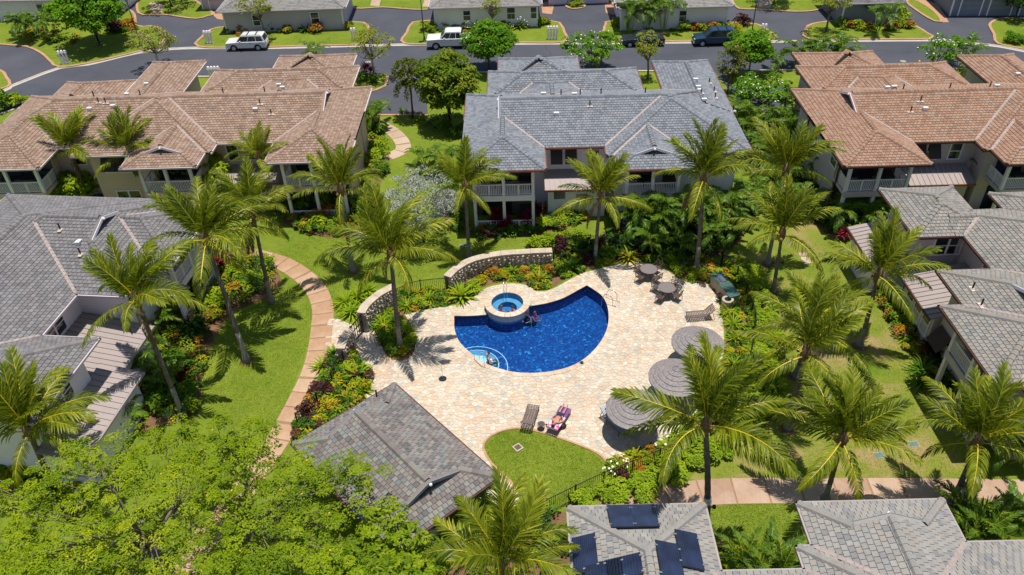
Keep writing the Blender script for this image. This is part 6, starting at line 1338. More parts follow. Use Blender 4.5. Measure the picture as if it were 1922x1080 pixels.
# ================================================================ WALLS, FENCES, FURNITURE
def stone_wall(label, px, h, w_=.55, seed=0, cap=True, sz=.20):
    g = random.Random(seed); c = smooth(PP(px), .3); B = (*c[0], 0); rt = thing('stone_wall', label, 'wall', B)
    mb = MB(); ribbon(mb, c, -w_ / 2 + .05, w_ / 2 - .05, 0, h - .06); mb.build('core', 'mortar', rt, off=B)
    k = 0; base = MB()
    for side in (-1, 1):
        pts = offset_path(c, side * (w_ / 2 - .06)); s = 0
        for a, b in zip(pts, pts[1:]):
            L = math.dist(a, b); ux, uy = (b[0] - a[0]) / L, (b[1] - a[1]) / L; nx, ny = (-uy * side, ux * side)
            for r_ in range(int(h / sz / .85)):
                for q in range(max(1, int(L / sz))):
                    t = (q + g.uniform(.3, .7)) * L / max(1, int(L / sz)); z = (r_ + .5) * sz * .85 + g.uniform(-.04, .04); rx = sz * g.uniform(.55, .75); rz_ = sz * g.uniform(.46, .62); d = g.uniform(.09, .16)
                    if z > h - .1: continue
                    pt = []
                    m = 6; a0 = g.uniform(0, 1)
                    for j in range(m): an = a0 + j * 2 * math.pi / m; rr = g.uniform(.8, 1.1); pt.append((rx * rr * math.cos(an), rz_ * rr * math.sin(an)))
                    f = lambda u, v, dd: (a[0] + ux * (t + u) + nx * dd, a[1] + uy * (t + u) + ny * dd, z + v)
                    vs = [f(u, v, -.03) for u, v in pt] + [f(u * .45, v * .4 - rz_ * .28, d) for u, v in pt]; fs = [tuple(range(m, 2 * m))] + [(j, (j + 1) % m, (j + 1) % m + m, j + m) for j in range(m)]
                    if side > 0: fs = [x[::-1] for x in fs]
                    base.add(vs, [x[::-1] for x in fs], tone=g.random())
    base.build('stones', 'stone', rt, tone=True, off=B, kind='stuff')
    if cap:
        n = len(c); st = 3
        for q in range(0, n - 1, st):
            ids = list(range(q, min(q + st, n - 1) + 1)); A = [offset_path(c, w_ / 2 + .02)[i] for i in ids]; D = [offset_path(c, -w_ / 2 - .02)[i] for i in ids]
            poly = A + D[::-1]; cx = sum(p[0] for p in poly) / len(poly); cy = sum(p[1] for p in poly) / len(poly)
            mb = MB(); mb.prism([(cx + (x - cx) * .985, cy + (y - cy) * .985) for x, y in poly], h - .06, h + .04 + g.uniform(-.01, .01), tone=g.random(), bottom=True); mb.build('cap_stone', 'wall_cap', rt, off=B)
    return rt
stone_wall('short stone wall with a pale cap left of the black pool gate', [(645, 688), (652, 668), (664, 650)], 1.45, seed=1)
stone_wall('curving stone wall with a pale cap right of the black pool gate', [(684, 624), (694, 607), (718, 586), (744, 572)], 1.6, seed=2)
stone_wall('long curved rubble wall behind the hot tub', [(842, 548), (856, 534), (880, 519), (912, 509), (960, 502), (1036, 498)], 1.3, seed=3)
_pk = {}
def picket(h):
    if h not in _pk: mb = MB(); mb.box(-.011, .011, -.011, .011, 0.04, h); _pk[h] = mb.mesh('picket', 'black')
    return _pk[h]
def fence(label, px, h=1.25, single=True):
    c = smooth(PP(px), .12); B = (*c[0], 0); rt = thing('fence', label, 'fence', B); s = [0]
    for a, b in zip(c, c[1:]): s.append(s[-1] + math.dist(a, b))
    at = lambda d: (float(np.interp(d, s, [q[0] for q in c])), float(np.interp(d, s, [q[1] for q in c])))
    n = max(1, round(s[-1] / 1.9)); stuff = MB()
    for q in range(n + 1):
        x, y = at(s[-1] * q / n); mb = MB(); mb.box(-.035, .035, -.035, .035, 0, h + .08); mb.build('post', 'black', rt, loc=(x - B[0], y - B[1], 0))
        if q < n:
            p = [at(s[-1] * (q + t / 4) / n) for t in range(5)]
            for z in (h - .04, .12):
                mb = MB(); ribbon(mb, p, -.018, .018, z, z + .035); mb.build('rail', 'black', rt, off=B)
    for q in range(int(s[-1] / .125)):
        x, y = at(q * .125 + .06)
        if single: obj('picket', picket(h), rt, loc=(x - B[0], y - B[1], 0))
        else: stuff.box(x - .011, x + .011, y - .011, y + .011, .04, h)
    if stuff.v: stuff.build('pickets', 'black', rt, off=B, kind='stuff')
    return rt
fence('black metal picket fence in the bed between the path and the pavilion', [(648, 690), (634, 705), (622, 738), (596, 770), (562, 806)], single=True)
fence('black metal picket fence between the two stone walls behind the pool', [(746, 570), (780, 556), (812, 551), (841, 549)], single=True)
fence('black metal picket fence at the back right of the pool behind plants', [(1038, 499), (1048, 482), (1092, 468), (1160, 476), (1250, 478), (1320, 492), (1352, 500)], single=False)
fence('black metal picket fence curving along the right side of the pool area', [(1354, 500), (1378, 524), (1396, 556), (1409, 596), (1414, 620), (1408, 672), (1400, 706), (1386, 750), (1360, 796), (1320, 829), (1285, 850)], single=False)
fence('black metal picket fence around the small lawn at the bottom', [(1285, 850), (1246, 868), (1203, 887), (1160, 904), (1116, 923), (1070, 945), (1026, 967)], single=True)
gp, gq = P(663, 648), P(683, 624); L = math.dist(gp, gq); rt = thing('gate', 'open bar gate of black metal between two stone walls', 'gate', (*gp, 0), math.atan2(gq[1] - gp[1], gq[0] - gp[0]))
rt['label'] = 'black metal bar gate between the two short stone walls'
for x in (.05, L - .05): mb = MB(); mb.box(x - .04, x + .04, -.04, .04, 0, 1.55); mb.build('gate_post', 'black', rt)
for z in (.15, .9, 1.42): mb = MB(); mb.box(.09, L - .09, -.02, .02, z, z + .06); mb.build('rail', 'black', rt)
for q in range(5): x = .09 + (L - .18) * (q + .5) / 5; mb = MB(); mb.box(x - .025, x + .025, -.015, .015, .2, 1.43); mb.build('bar', 'black', rt)
# thatched umbrellas: stepped cone of overlapping tiers on a pole
M['thatch'] = two('thatch', (0.20, 0.178, 0.174), (0.34, 0.305, 0.30), 7, 26, (0.15, 0.13, 0.127), bumpy=.6, bscale=60, rough=.55, spec=.5)
M['thatch_under'] = plain('thatch_under', (.05, .04, .035), .9); M['wood'] = plain('wood_pole', (.16, .09, .05), .7)
def umbrella(label, c, seed=0):
    rt = thing('thatched_umbrella', label, 'umbrella', (*c, 0), 0, 'thatched umbrellas'); g = random.Random(seed)
    mb = MB(); mb.tube([(0, 0, 0), (0, 0, 2.5)], [.06, .05], 10); mb.build('pole', 'wood', rt, smooth=True)
    mb = MB(); mb.lathe([(.34, 0), (.34, .1), (.3, .13), (.07, .15)], 20); mb.build('base', 'grout', rt)
    n = 6; R_ = 1.55; zr = 1.82
    for q in range(n):
        ro, ri = R_ * (1 - q / n), R_ * (1 - (q + 1.25) / n); ri = max(ri, .01); zo = zr + .135 * q; zi = zr + .135 * (q + 1.25) - .03
        k = 72; vs = []; prof = [(ro, zo - .075), (ro + .01, zo + .03), ((ro + ri) / 2, (zo + zi) / 2 + .035), (ri, zi)]
        jit = [[g.uniform(-.012, .012) for _ in range(k)] for _ in prof]
        for i_, (r_, z_) in enumerate(prof): vs += [((r_ + jit[i_][j]) * math.cos(2 * math.pi * j / k), (r_ + jit[i_][j]) * math.sin(2 * math.pi * j / k), z_ + jit[i_][j] * .6) for j in range(k)]
        mb = MB(); mb.add(vs, [(i_ * k + j, i_ * k + (j + 1) % k, (i_ + 1) * k + (j + 1) % k, (i_ + 1) * k + j) for i_ in range(3) for j in range(k)]); mb.build('thatch_tier', 'thatch', rt)
    mb = MB(); mb.lathe([(R_ - .04, zr - .04), (.05, zr + .6)], 40); me = mb.mesh('lining', 'thatch_under'); me.flip_normals(); obj('lining', me, rt)
    for q in range(8): a = q * .785; mb = MB(); mb.tube([(.05 * math.cos(a), .05 * math.sin(a), 2.42), (1.48 * math.cos(a), 1.48 * math.sin(a), 1.80)], .018, 4); mb.build('rib', 'wood', rt)
    return rt
U1, U2, U3 = (6.47, 30.38), (9.18, 32.75), (11.0, 35.6)
umbrella('nearest round thatched umbrella, with people in its shade', U1, 1); umbrella('middle round thatched umbrella, half behind palm fronds', U2, 2); umbrella('farthest round thatched umbrella, by the single lounger', U3, 3)
# loungers woven of flat straps on a brown frame
M['frame'] = plain('brown_frame', (.10, .065, .05), .5); M['strap'] = plain('brown_strap', (.155, .11, .10), .6, .2)
def lounger(label, c, rz, back=28, name='sun_lounger', mat='strap', hz=.34):
    rt = thing(name, label, 'sun lounger', (*c, .03), rz, 'woven strap loungers'); w_ = .33; seat = 1.28; bl = .74; b = R(back)
    for s in (-w_, w_):
        mb = MB(); mb.tube([(s, 0, hz), (s, seat, hz)], .024, 6); mb.build('side_rail', 'frame', rt)
        mb = MB(); mb.tube([(s, seat, hz), (s, seat + bl * math.cos(b), hz + bl * math.sin(b))], .022, 6); mb.build('back_rail', 'frame', rt)
        for y in (.12, seat - .05): mb = MB(); mb.tube([(s, y, 0), (s, y, hz)], .024, 6); mb.build('leg', 'frame', rt)
        mb = MB(); mb.tube([(s, seat + .55, 0), (s, seat + .5 * math.cos(b), hz + .5 * math.sin(b))], .018, 6); mb.build('leg', 'frame', rt)
    for q in range(12): y = .06 + q * .108; mb = MB(); mb.box(-w_, w_, y - .032, y + .032, hz, hz + .012); mb.build('strap', mat, rt)
    for q in range(7): t = .06 + q * .108; y, z = seat + t * math.cos(b), hz + t * math.sin(b); mb = MB(); mb.box(-w_, w_, y - .03, y + .03, z + .0, z + .014); mb.build('strap', mat, rt)
    for q in range(4): x = -.22 + q * .147; mb = MB(); mb.box(x - .028, x + .028, .02, seat - .02, hz + .013, hz + .022); mb.build('strap', mat, rt)
    for q in range(4):
        x = -.22 + q * .147; mb = MB(); vs = []
        for t in (0.02, bl - .02):
            y, z = seat + t * math.cos(b), hz + t * math.sin(b)
            for xx in (x - .028, x + .028): vs += [(xx, y, z + .016), (xx, y - .012 * math.sin(b), z + .016 + .012)]
        mb.add(vs, [(1, 3, 7, 5), (0, 4, 6, 2), (0, 1, 5, 4), (2, 6, 7, 3)]); mb.build('strap', mat, rt)
    return rt
def along(a, b): return math.atan2(b[1] - a[1], b[0] - a[0]) - math.pi / 2
M['bluestrap'] = plain('blue_cushion', (.35, .48, .60), .7)
A, B_ = P(1002, 768), P(992, 800); lounger('empty brown strap lounger with raised back, left of the side table', A, along(A, B_), 35)
A2, B2_ = P(1062, 774), P(1040, 810); lz = along(A2, B2_); lounger('brown strap lounger with a sunbather on a pink towel', A2, lz, 14)
A3, B3_ = P(1287, 600), P(1322, 597); lounger('single brown strap lounger beside the farthest thatched umbrella', A3, along(A3, B3_), 48)
A4, B4_ = P(1172, 818), P(1146, 792); lounger('pale blue lounger in the shade of the nearest umbrella', A4, along(A4, B4_), 40, mat='bluestrap' if 'bluestrap' in M else 'strap')
M['towel'] = two('towel', (.55, .05, .22), (.62, .60, .72), 5, 0, None, .9, .46, .54); M['towel2'] = plain('purple_towel', (.20, .06, .30), .9)
def flat(name, label, cat, c, rz, w_, l_, mat, z, tilt=0, bulge=.02):
    rt = obj(name, None) if False else None
    mb = MB(); n = 10
    vs = [((i / 4 - .5) * w_, j / n * l_, .012 + bulge * math.sin(i * 2.1 + j * 1.3) * .5) for j in range(n + 1) for i in range(5)] + [((i / 4 - .5) * w_, j / n * l_, 0) for j in range(n + 1) for i in range(5)]
    m = 5 * (n + 1); fs = [(j * 5 + i, j * 5 + i + 1, (j + 1) * 5 + i + 1, (j + 1) * 5 + i) for j in range(n) for i in range(4)]; mb.add(vs, fs + [tuple(x + m for x in f[::-1]) for f in fs])
    o = mb.build(name, mat, None, label=label, cat=cat, loc=(*c, z), smooth=True); o.rotation_euler = (tilt, 0, rz); return o
dv = Vector((-math.sin(lz), math.cos(lz)))
flat('towel', 'pink and white towel under the sunbather', 'towel', (A2[0] + dv.x * .75, A2[1] + dv.y * .75), lz, .68, 1.15, 'towel', .41, R(6)); flat('towel', 'purple towel under the legs of the sunbather', 'towel', A2, lz, .6, .74, 'towel2', .40)
# tables and chairs
M['table_top'] = plain('mosaic_top', (.20, .17, .165), .35, .3, 14); M['iron'] = plain('bronze_iron', (.085, .06, .05), .5)
def dining(label, c, rot, n=4, g='patio table sets'):
    rt = thing('patio_table', label + ' round patio table with a dark metal frame', 'table', (*c, .03), 0, 'round patio tables')
    mb = MB(); mb.lathe([(.0, .72), (.58, .72), (.60, .705), (.58, .685), (.0, .685)][::-1], 28); mb.build('tabletop', 'table_top', rt)
    mb = MB(); mb.lathe([(.585, .68), (.615, .70), (.615, .725), (.585, .73)], 28); mb.build('rim', 'iron', rt)
    for q in range(4): a = q * 1.571 + .4; mb = MB(); mb.tube([(.42 * math.cos(a), .42 * math.sin(a), 0), (.2 * math.cos(a), .2 * math.sin(a), .35), (.4 * math.cos(a), .4 * math.sin(a), .69)], .022, 6); mb.build('leg', 'iron', rt, smooth=True)
    nm = ['on the near side', 'on the right side', 'on the far side', 'on the left side']
    for q in range(n):
        a = rot + q * 2 * math.pi / n; d = .82; ch = thing('patio_chair', f'dark metal chair {nm[q]} of the {label} patio table', 'chair', (c[0] + d * math.cos(a), c[1] + d * math.sin(a), .03), a + math.pi / 2, 'metal patio chairs')
        mb = MB(); mb.prism([(-.23, -.22), (.23, -.22), (.25, .22), (-.25, .22)], .40, .425, bottom=True); mb.build('seat', 'iron', ch)
        for sx in (-.23, .23):
            mb = MB(); mb.tube([(sx, .22, 0), (sx, .2, .42)], .018, 5); mb.build('leg', 'iron', ch); mb = MB(); mb.tube([(sx, -.3, 0), (sx, -.22, .42)], .018, 5); mb.build('leg', 'iron', ch)
            mb = MB(); mb.tube([(sx, -.22, .42), (sx, -.30, .9)], .018, 5); mb.build('back_post', 'iron', ch); mb = MB(); mb.tube([(sx, .18, .42), (sx * 1.1, .18, .64), (sx * 1.1, -.24, .66)], .016, 5); mb.build('armrest', 'iron', ch)
        for z in (.52, .66, .80, .90): y = -.22 - .08 * (z - .42) / .48; mb = MB(); mb.box(-.23, .23, y - .012, y + .012, z - .022, z + .022); mb.build('back_slat', 'iron', ch)
dining('farther', P(1216, 521), -.9); dining('nearer', P(1250, 556), -.7)
x, y = P(1016, 806); rt = thing('side_table', 'small round wire side table between two loungers', 'table', (x, y, .03))
for z, r_ in ((.42, .2), (.06, .17)):
    mb = MB(); mb.tube([(r_ * math.cos(q * .3927), r_ * math.sin(q * .3927), z) for q in range(17)], .013, 5); mb.build('ring', 'iron', rt)
mb = MB(); mb.lathe([(.0, .415), (.19, .415), (.19, .425), (.0, .425)][::-1], 20); mb.build('tabletop', 'iron', rt)
for q in range(4): a = q * 1.571; mb = MB(); mb.tube([(.17 * math.cos(a), .17 * math.sin(a), 0), (.2 * math.cos(a), .2 * math.sin(a), .42)], .012, 5); mb.build('leg', 'iron', rt)
x, y = P(1029, 799); rt = thing('sandals', 'pair of dark sandals on the paving beside the towel', 'shoes', (x, y, .035), .4)
for s in (-.08, .08):
    mb = MB(); mb.prism([(s - .045, -.13), (s + .045, -.13), (s + .055, .08), (s, .15), (s - .055, .08)], 0, .03); o = mb.build('sandal', 'black', rt); mb = MB(); mb.tube([(s - .05, .04, .02), (s, .06, .075), (s + .05, .04, .02)], .012, 5); mb.build('strap', 'frame', o)
x, y = P(1054, 803); rt = thing('beach_bag', 'slumped black bag on the paving beside the sunbather', 'bag', (x, y, .03), .3); mb = MB(); mb.lathe([(.02, .0), (.24, .02), (.27, .1), (.22, .2), (.1, .24), (.02, .23)][::-1], 14); me = mb.mesh('body', 'black', True); me.flip_normals(); o = obj('body', me, rt); o.scale = (1.1, .8, 1); mb = MB(); mb.tube([(-.12, 0, .2), (-.06, 0, .36), (.06, 0, .36), (.12, 0, .2)], .013, 5); mb.build('handle', 'black', rt)
x, y = P(831, 712); rt = thing('umbrella_stand', 'black pole standing in a round black base on the deck', 'stand', (x, y, .03)); mb = MB(); mb.lathe([(.0, .07), (.2, .06), (.24, .02), (.24, 0)][::-1], 24); mb.build('base', 'black', rt); mb = MB(); mb.tube([(0, 0, .05), (0, 0, 1.15)], .022, 8); mb.build('pole', 'alu', rt)
x, y = P(1092, 683); rt = thing('deck_light', 'small dark fixture at the curved pool edge', 'fixture', (x, y, .06)); mb = MB(); mb.lathe([(.0, .1), (.09, .09), (.11, .03), (.11, 0)][::-1], 14); mb.build('cover', 'black', rt); mb = MB(); mb.box(-.18, -.08, -.03, .03, 0, .05); mb.build('bracket', 'chrome', rt)
# grill counter and bin
M['counter'] = plain('green_counter', (.055, .125, .10), .3, .25, 6); M['counter_side'] = two('counter_side', (.36, .27, .19), (.46, .37, .28), 3, 12, (.28, .2, .14))
A, B_ = P(1342, 540), P(1360, 562); rz = math.atan2(B_[1] - A[1], B_[0] - A[0]); L = 2.6; rt = thing('grill_counter', 'stone barbecue counter with a green top and steel grill', 'counter', (*P(1341, 534), .02), rz)
mb = MB(); mb.box(0, L, -.36, .36, 0, .86); mb.build('base', 'counter_side', rt)
for x0, x1, y0, y1 in ((-.06, .45, -.42, .42), (1.25, L + .06, -.42, .42), (.455, 1.245, .27, .42), (.455, 1.245, -.42, -.33)): mb = MB(); mb.box(x0, x1, y0, y1, .862, .93); mb.build('countertop', 'counter', rt)
mb = MB(); mb.box(.47, 1.23, -.31, .25, .865, .95); mb.build('grill_body', 'alu', rt); mb = MB(); n = 9
prof = [(-.28 + .25 * (1 - math.cos(q * math.pi / (n - 1))), .95 + .22 * math.sin(q * math.pi / (n - 1))) for q in range(n)]; vs = [(x_, y_, z_) for x_ in (.5, 1.2) for y_, z_ in prof]; mb.add(vs, [(j, j + 1, n + j + 1, n + j) for j in range(n - 1)] + [tuple(range(n)), tuple(range(2 * n - 1, n - 1, -1))]); mb.build('grill_lid', 'chrome', rt, smooth=False); mb = MB(); mb.tube([(.6, -.34, 1.0), (1.1, -.34, 1.0)], .018, 6); mb.build('handle', 'chrome', rt)
x, y = P(1363, 580); rt = thing('litter_bin', 'round stone litter bin with a dark opening beside the grill counter', 'bin', (x, y, .02)); mb = MB(); mb.lathe([(.0, .62), (.22, .62), (.23, .80), (.33, .80), (.36, .74), (.36, .05), (.33, 0)][::-1], 24, 0); mb.build('body', 'counter_side', rt); mb = MB(); mb.lathe([(.225, .70), (0.01, .70)], 20); mb.build('opening', 'black', rt); mb = MB(); mb.lathe([(.36, .70), (.385, .72), (.385, .80), (.30, .83), (.23, .81)], 24); mb.build('rim', 'grout', rt)
# lawn covers
M['cover'] = plain('green_cover', (.10, .21, .16), .6, .15, 6); M['drain'] = plain('drain_grate', (.20, .14, .09), .7)
for k, (px, py, lab) in enumerate([(1715, 834, 'green plastic utility cover in the right lawn beside a bare patch'), (1650, 855, 'green plastic utility cover under a palm frond on the right lawn'), (1482, 453, 'green plastic utility cover near the stepping stones'), (869, 462, 'small pale utility cover in the lawn left of a palm')]):
    x, y = P(px, py); rt = thing('utility_cover', lab, 'cover', (x, y, 0), .1 * k, 'utility covers in the lawns'); mb = MB(); mb.prism([(-.22, -.16), (.22, -.16), (.22, .16), (-.22, .16)], 0, .04); mb.build('lid', 'cover', rt); mb = MB()
    for q in range(5): mb.box(-.19, .19, -.15 + q * .07, -.12 + q * .07, .04, .048)
    mb.build('tread', 'cover', rt); mb = MB(); ribbon(mb, [(-.245, -.185), (.245, -.185), (.245, .185), (-.245, .185)], -.02, .02, 0, .03, True); mb.build('rim', 'grout', rt)
x, y = P(972, 841); rt = thing('drain_grate', 'square drain with a pale rim in the small lawn', 'drain', (x, y, 0), .6); mb = MB(); ribbon(mb, [(-.2, -.2), (.2, -.2), (.2, .2), (-.2, .2)], -.045, .045, 0, .06, True); mb.build('rim', 'kerb', rt)
for q in range(5): mb = MB(); mb.box(-.17, .17, -.15 + q * .066, -.115 + q * .066, .02, .045); mb.build('bar', 'drain', rt)
mb = MB(); mb.box(-.16, .16, -.16, .16, .0, .018); mb.build('pit', 'black', rt)
# white mail-box screens with ball caps
def screen(label, px, n, rz=0):
    rt = thing('mailbox_screen', label, 'mailbox stand', (*P(*px), .09), rz, 'white mailbox stands'); w_ = .34; W_ = w_ * (n - 1)
    for q in range(n):
        x = q * w_ - W_ / 2; mb = MB(); mb.box(x - .08, x + .08, -.10, .10, .0, 1.15); mb.build('post', 'white', rt); mb = MB(); mb.box(x - .12, x + .12, -.2, .2, 1.151, 1.32); mb.build('mailbox', 'white', rt)
        mb = MB(); mb.lathe([(.01, 0), (.10, .02), (.15, .1), (.1, .19), (.01, .22)], 10); me = mb.mesh('cap', 'white', True); obj('cap', me, rt, loc=(x, 0, 1.33))
    for s in (-1, 1):
        for q in range(int(W_ / .16) + 1): x = -W_ / 2 + q * .16; mb = MB(); mb.tube([(max(-W_ / 2, min(W_ / 2, x - s * .18)), -.115, .18), (max(-W_ / 2, min(W_ / 2, x + s * .18)), -.115, .95)], .014, 4); mb.build('lattice', 'white', rt)
    mb = MB(); mb.box(-W_ / 2 - .1, W_ / 2 + .1, -.13, .13, .0, .12); mb.build('base', 'white', rt)
screen('white mailbox stand with three caps on the far left lawn', (124, 121), 3, .3); screen('white mailbox stand with three caps beside the white wagon', (394, 83), 3); screen('white mailbox stand with two caps left of the middle left drive', (665, 78), 2); screen('white mailbox stand with four caps behind the brown garage roof', (406, 152), 4)
screen('white mailbox stand with four caps before the white cottage', (1037, 75), 4); screen('white mailbox stand with two caps beside the right lamp post', (1431, 71), 2, -.2); screen('tiny white mailbox stand at the far left edge of the street', (-4, 158), 2)
M['lamp'] = plain('lamp_green', (.012, .055, .055), .5); M['lamp_glass'] = glass('lamp_glass', (.12, .2, .22), .2)
for px, lab in (((265, 88), 'dark green lamp post on the left lawn beside the big tree'), ((797, 79), 'dark green lamp post beside the clipped hedge'), ((1410, 68), 'dark green lamp post beside the blue wagon')):
    rt = thing('street_lamp', lab, 'lamp post', (*P(*px), .09), 0, 'dark green lamp posts'); mb = MB(); mb.tube([(0, 0, .5), (0, 0, 5.2)], [.07, .05], 10); mb.build('pole', 'lamp', rt, smooth=True); mb = MB(); mb.lathe([(.2, 0), (.2, .12), (.12, .2), (.1, .5), (.07, .55)], 14); mb.build('base', 'lamp', rt)
    mb = MB(); mb.lathe([(.06, 5.2), (.16, 5.25), (.24, 5.6)], 10); mb.build('lantern', 'lamp_glass', rt); mb = MB(); mb.lathe([(.30, 5.6), (.30, 5.64), (.1, 5.85), (.01, 5.95)], 10); mb.build('cap', 'lamp', rt)
x, y = P(1722, 127.5); rt = thing('hydrant', 'yellow fire hydrant at the kerb behind the rust brown roof', 'hydrant', (x, y, .1)); M['hyd'] = plain('hydrant_yellow', (.65, .42, .02), .4); mb = MB(); mb.lathe([(.18, 0), (.18, .05), (.11, .08), (.11, .5), (.15, .52), (.13, .62), (.05, .7), (.01, .71)], 14); mb.build('body', 'hyd', rt, smooth=True)
for s in (-1, 1): mb = MB(); mb.tube([(0, 0, .4), (.2 * s, 0, .4)], .055, 8); mb.build('outlet', 'hyd', rt)
x, y = P(832, 52); rt = thing('utility_box', 'dark brown utility box between two clipped hedges', 'utility box', (x, y, .09)); mb = MB(); mb.box(-.5, .5, -.3, .3, 0, .8); mb.build('cabinet', 'wood', rt); mb = MB(); mb.box(-.54, .54, -.34, .34, .802, .86); mb.build('lid', 'wood', rt)

M['iron_cover'] = plain('iron_cover', (.30, .28, .25), .7)
for k, (px, py) in enumerate([(1695, 115.5), (691, 117)]):
    x, y = P(px, py); rt = thing('manhole_cover', ['pale manhole cover in the road behind the rust brown roof', 'pale manhole cover in the road beside the sparse yellow green tree'][k], 'manhole cover', (x, y, .006), 0, 'manhole covers'); mb = MB(); mb.lathe([(.33, 0), (.33, .012), (.0, .016)], 20); mb.build('lid', 'iron_cover', rt); mb = MB(); mb.lathe([(.42, 0), (.42, .008), (.335, .009)], 20); mb.build('rim', 'crack', rt)
# ================================================================ VEHICLES
def paint(name, c, rough=.25, metal=0.0):
    m, t, b = nodes(name); b.inputs['Base Color'].default_value = (*c, 1); b.inputs['Roughness'].default_value = rough; b.inputs['Metallic'].default_value = metal
    b.inputs['Coat Weight'].default_value = .5; b.inputs['Coat Roughness'].default_value = .08; t.links.new(ramp(t, noise(t, 2.2, 3), [(.3, tuple(x * .92 for x in c)), (.7, c)]), b.inputs['Base Color']); M[name] = m
paint('car_white', (.72, .72, .71)); paint('car_silver', (.55, .55, .55), .3, .4); paint('car_graphite', (.05, .06, .08), .25, .5); paint('car_blue', (.012, .055, .10), .25, .3)
M['tyre'] = plain('tyre', (.016, .016, .017), .85); M['head'] = plain('headlight', (.6, .62, .65), .2); M['tail'] = plain('taillight', (.4, .01, .01), .3); M['trim'] = plain('black_trim', (.02, .02, .022), .6); M['plate'] = plain('plate', (.6, .6, .6), .6)
def wheel_arch(poly_x, zc, xs, r):           # side outline of the lower body with round arches (front is -x)
    out = []
    for cx in xs:
        out += [(cx - r * math.cos(a * math.pi / 7), zc + r * math.sin(a * math.pi / 7)) for a in range(8)]
    return out
def car(label, cat, c, rz, L, W, col, top, belt, hood, cab, xs, r=.36, bed=None, rails=False, name='parked_car', roofw=.78):
    """top: upper outline of the lower body front to back; cab: (base front, roof front, roof back, base back, roof height)."""
    rt = thing(name, label, cat, (*c, .012), rz, 'cars parked along the kerb'); z0 = .24
    low = [(-L / 2, z0 + .1)] + wheel_arch(None, r, xs, r + .07) + [(L / 2, z0 + .14)]
    prof = low + list(reversed(top)); n = len(prof); y = W / 2
    lay = [(-y, .93), (-y + .09, 1.0), (y - .09, 1.0), (y, .93)]; zc = .6; vs = []
    for yy, k in lay: vs += [(px * (1 if k == 1 else .985), yy, zc + (pz - zc) * (1 if k == 1 else .94)) for px, pz in prof]
    mb = MB(); fs = [(q * n + i, q * n + (i + 1) % n, (q + 1) * n + (i + 1) % n, (q + 1) * n + i) for q in range(3) for i in range(n)]
    tri = [tuple(t) for t in tessellate_polygon([[Vector((a, b, 0)) for a, b in prof]])]
    up = lambda t: t if _area(prof, t) > 0 else t[::-1]
    fs += [up(t)[::-1] if False else up(t) for t in tri] + [tuple(i + 3 * n for i in up(t)[::-1]) for t in tri]
    mb.add(vs, fs); me = mb.mesh('body', col); bm = bmesh.new(); bm.from_mesh(me); bmesh.ops.recalc_face_normals(bm, faces=bm.faces); bm.to_mesh(me); bm.free(); obj('body', me, rt)
    bf, rf, rb, bb, zr = cab; zb = belt - .02; yb, yr = W / 2 - .07, W / 2 * roofw
    def pt(x, z, s): t = (z - zb) / (zr - zb); return (x, s * (yb + (yr - yb) * t), z)
    ring = lambda s: [pt(bf, zb, s), pt(rf - .05, zr - .08, s), pt(rf + .15, zr, s), pt(rb - .12, zr, s), pt(rb + .03, zr - .07, s), pt(bb, zb, s)]
    a, b = ring(-1), ring(1); k = 6; mb = MB(); mb.add(a + b, [tuple(range(k)), tuple(range(2 * k - 1, k - 1, -1))] + [(i, i + k, (i + 1) % k + k, (i + 1) % k) for i in range(k)]); me = mb.mesh('cabin', col); bm = bmesh.new(); bm.from_mesh(me); bmesh.ops.recalc_face_normals(bm, faces=bm.faces); bm.to_mesh(me); bm.free(); obj('cabin', me, rt)
    def pane(nm, pts, off):
        mb = MB(); p = [Vector(q) + Vector(off) for q in pts]; o = Vector(off) * -1.2; m = len(p)
        mb.add(p + [q + o for q in p], [tuple(range(m)), tuple(range(2 * m - 1, m - 1, -1))] + [(i, i + m, (i + 1) % m + m, (i + 1) % m) for i in range(m)]); me = mb.mesh(nm, 'glass'); bm = bmesh.new(); bm.from_mesh(me); bmesh.ops.recalc_face_normals(bm, faces=bm.faces); bm.to_mesh(me); bm.free(); obj(nm, me, rt)
    lerp = lambda x0, x1, t: x0 + (x1 - x0) * t; zt, zl = zr - .11, zb + .06
    xf = lambda z: lerp(bf, rf, (z - zb) / (zr - zb)) + .12; xb = lambda z: lerp(bb, rb, (z - zb) / (zr - zb)) - .14
    nw = 3 if bb - bf > 2.5 else 2; cut = [0] + ([.38, .72] if nw == 3 else [.55]) + [1]
    for s in (-1, 1):
        for q in range(nw):
            e = .035
            pane('side_window', [pt(lerp(xf(zl), xb(zl), cut[q]) + (e if q else 0), zl, s), pt(lerp(xf(zt), xb(zt), cut[q]) + (e if q else 0), zt, s), pt(lerp(xf(zt), xb(zt), cut[q + 1]) - e, zt, s), pt(lerp(xf(zl), xb(zl), cut[q + 1]) - e, zl, s)], (0, s * .014, .004))
    w1, w2 = .88, .84
    pane('windscreen', [(lerp(bf, rf, .1), -yb * w1, zb + .06), (rf - .06, -yr * w2, zr - .10), (rf - .06, yr * w2, zr - .10), (lerp(bf, rf, .1), yb * w1, zb + .06)], (-.012, 0, .012))
    pane('rear_window', [(lerp(bb, rb, .15), -yb * w1, zb + .1), (rb + .04, -yr * w2, zr - .11), (rb + .04, yr * w2, zr - .11), (lerp(bb, rb, .15), yb * w1, zb + .1)], (.014, 0, .006))
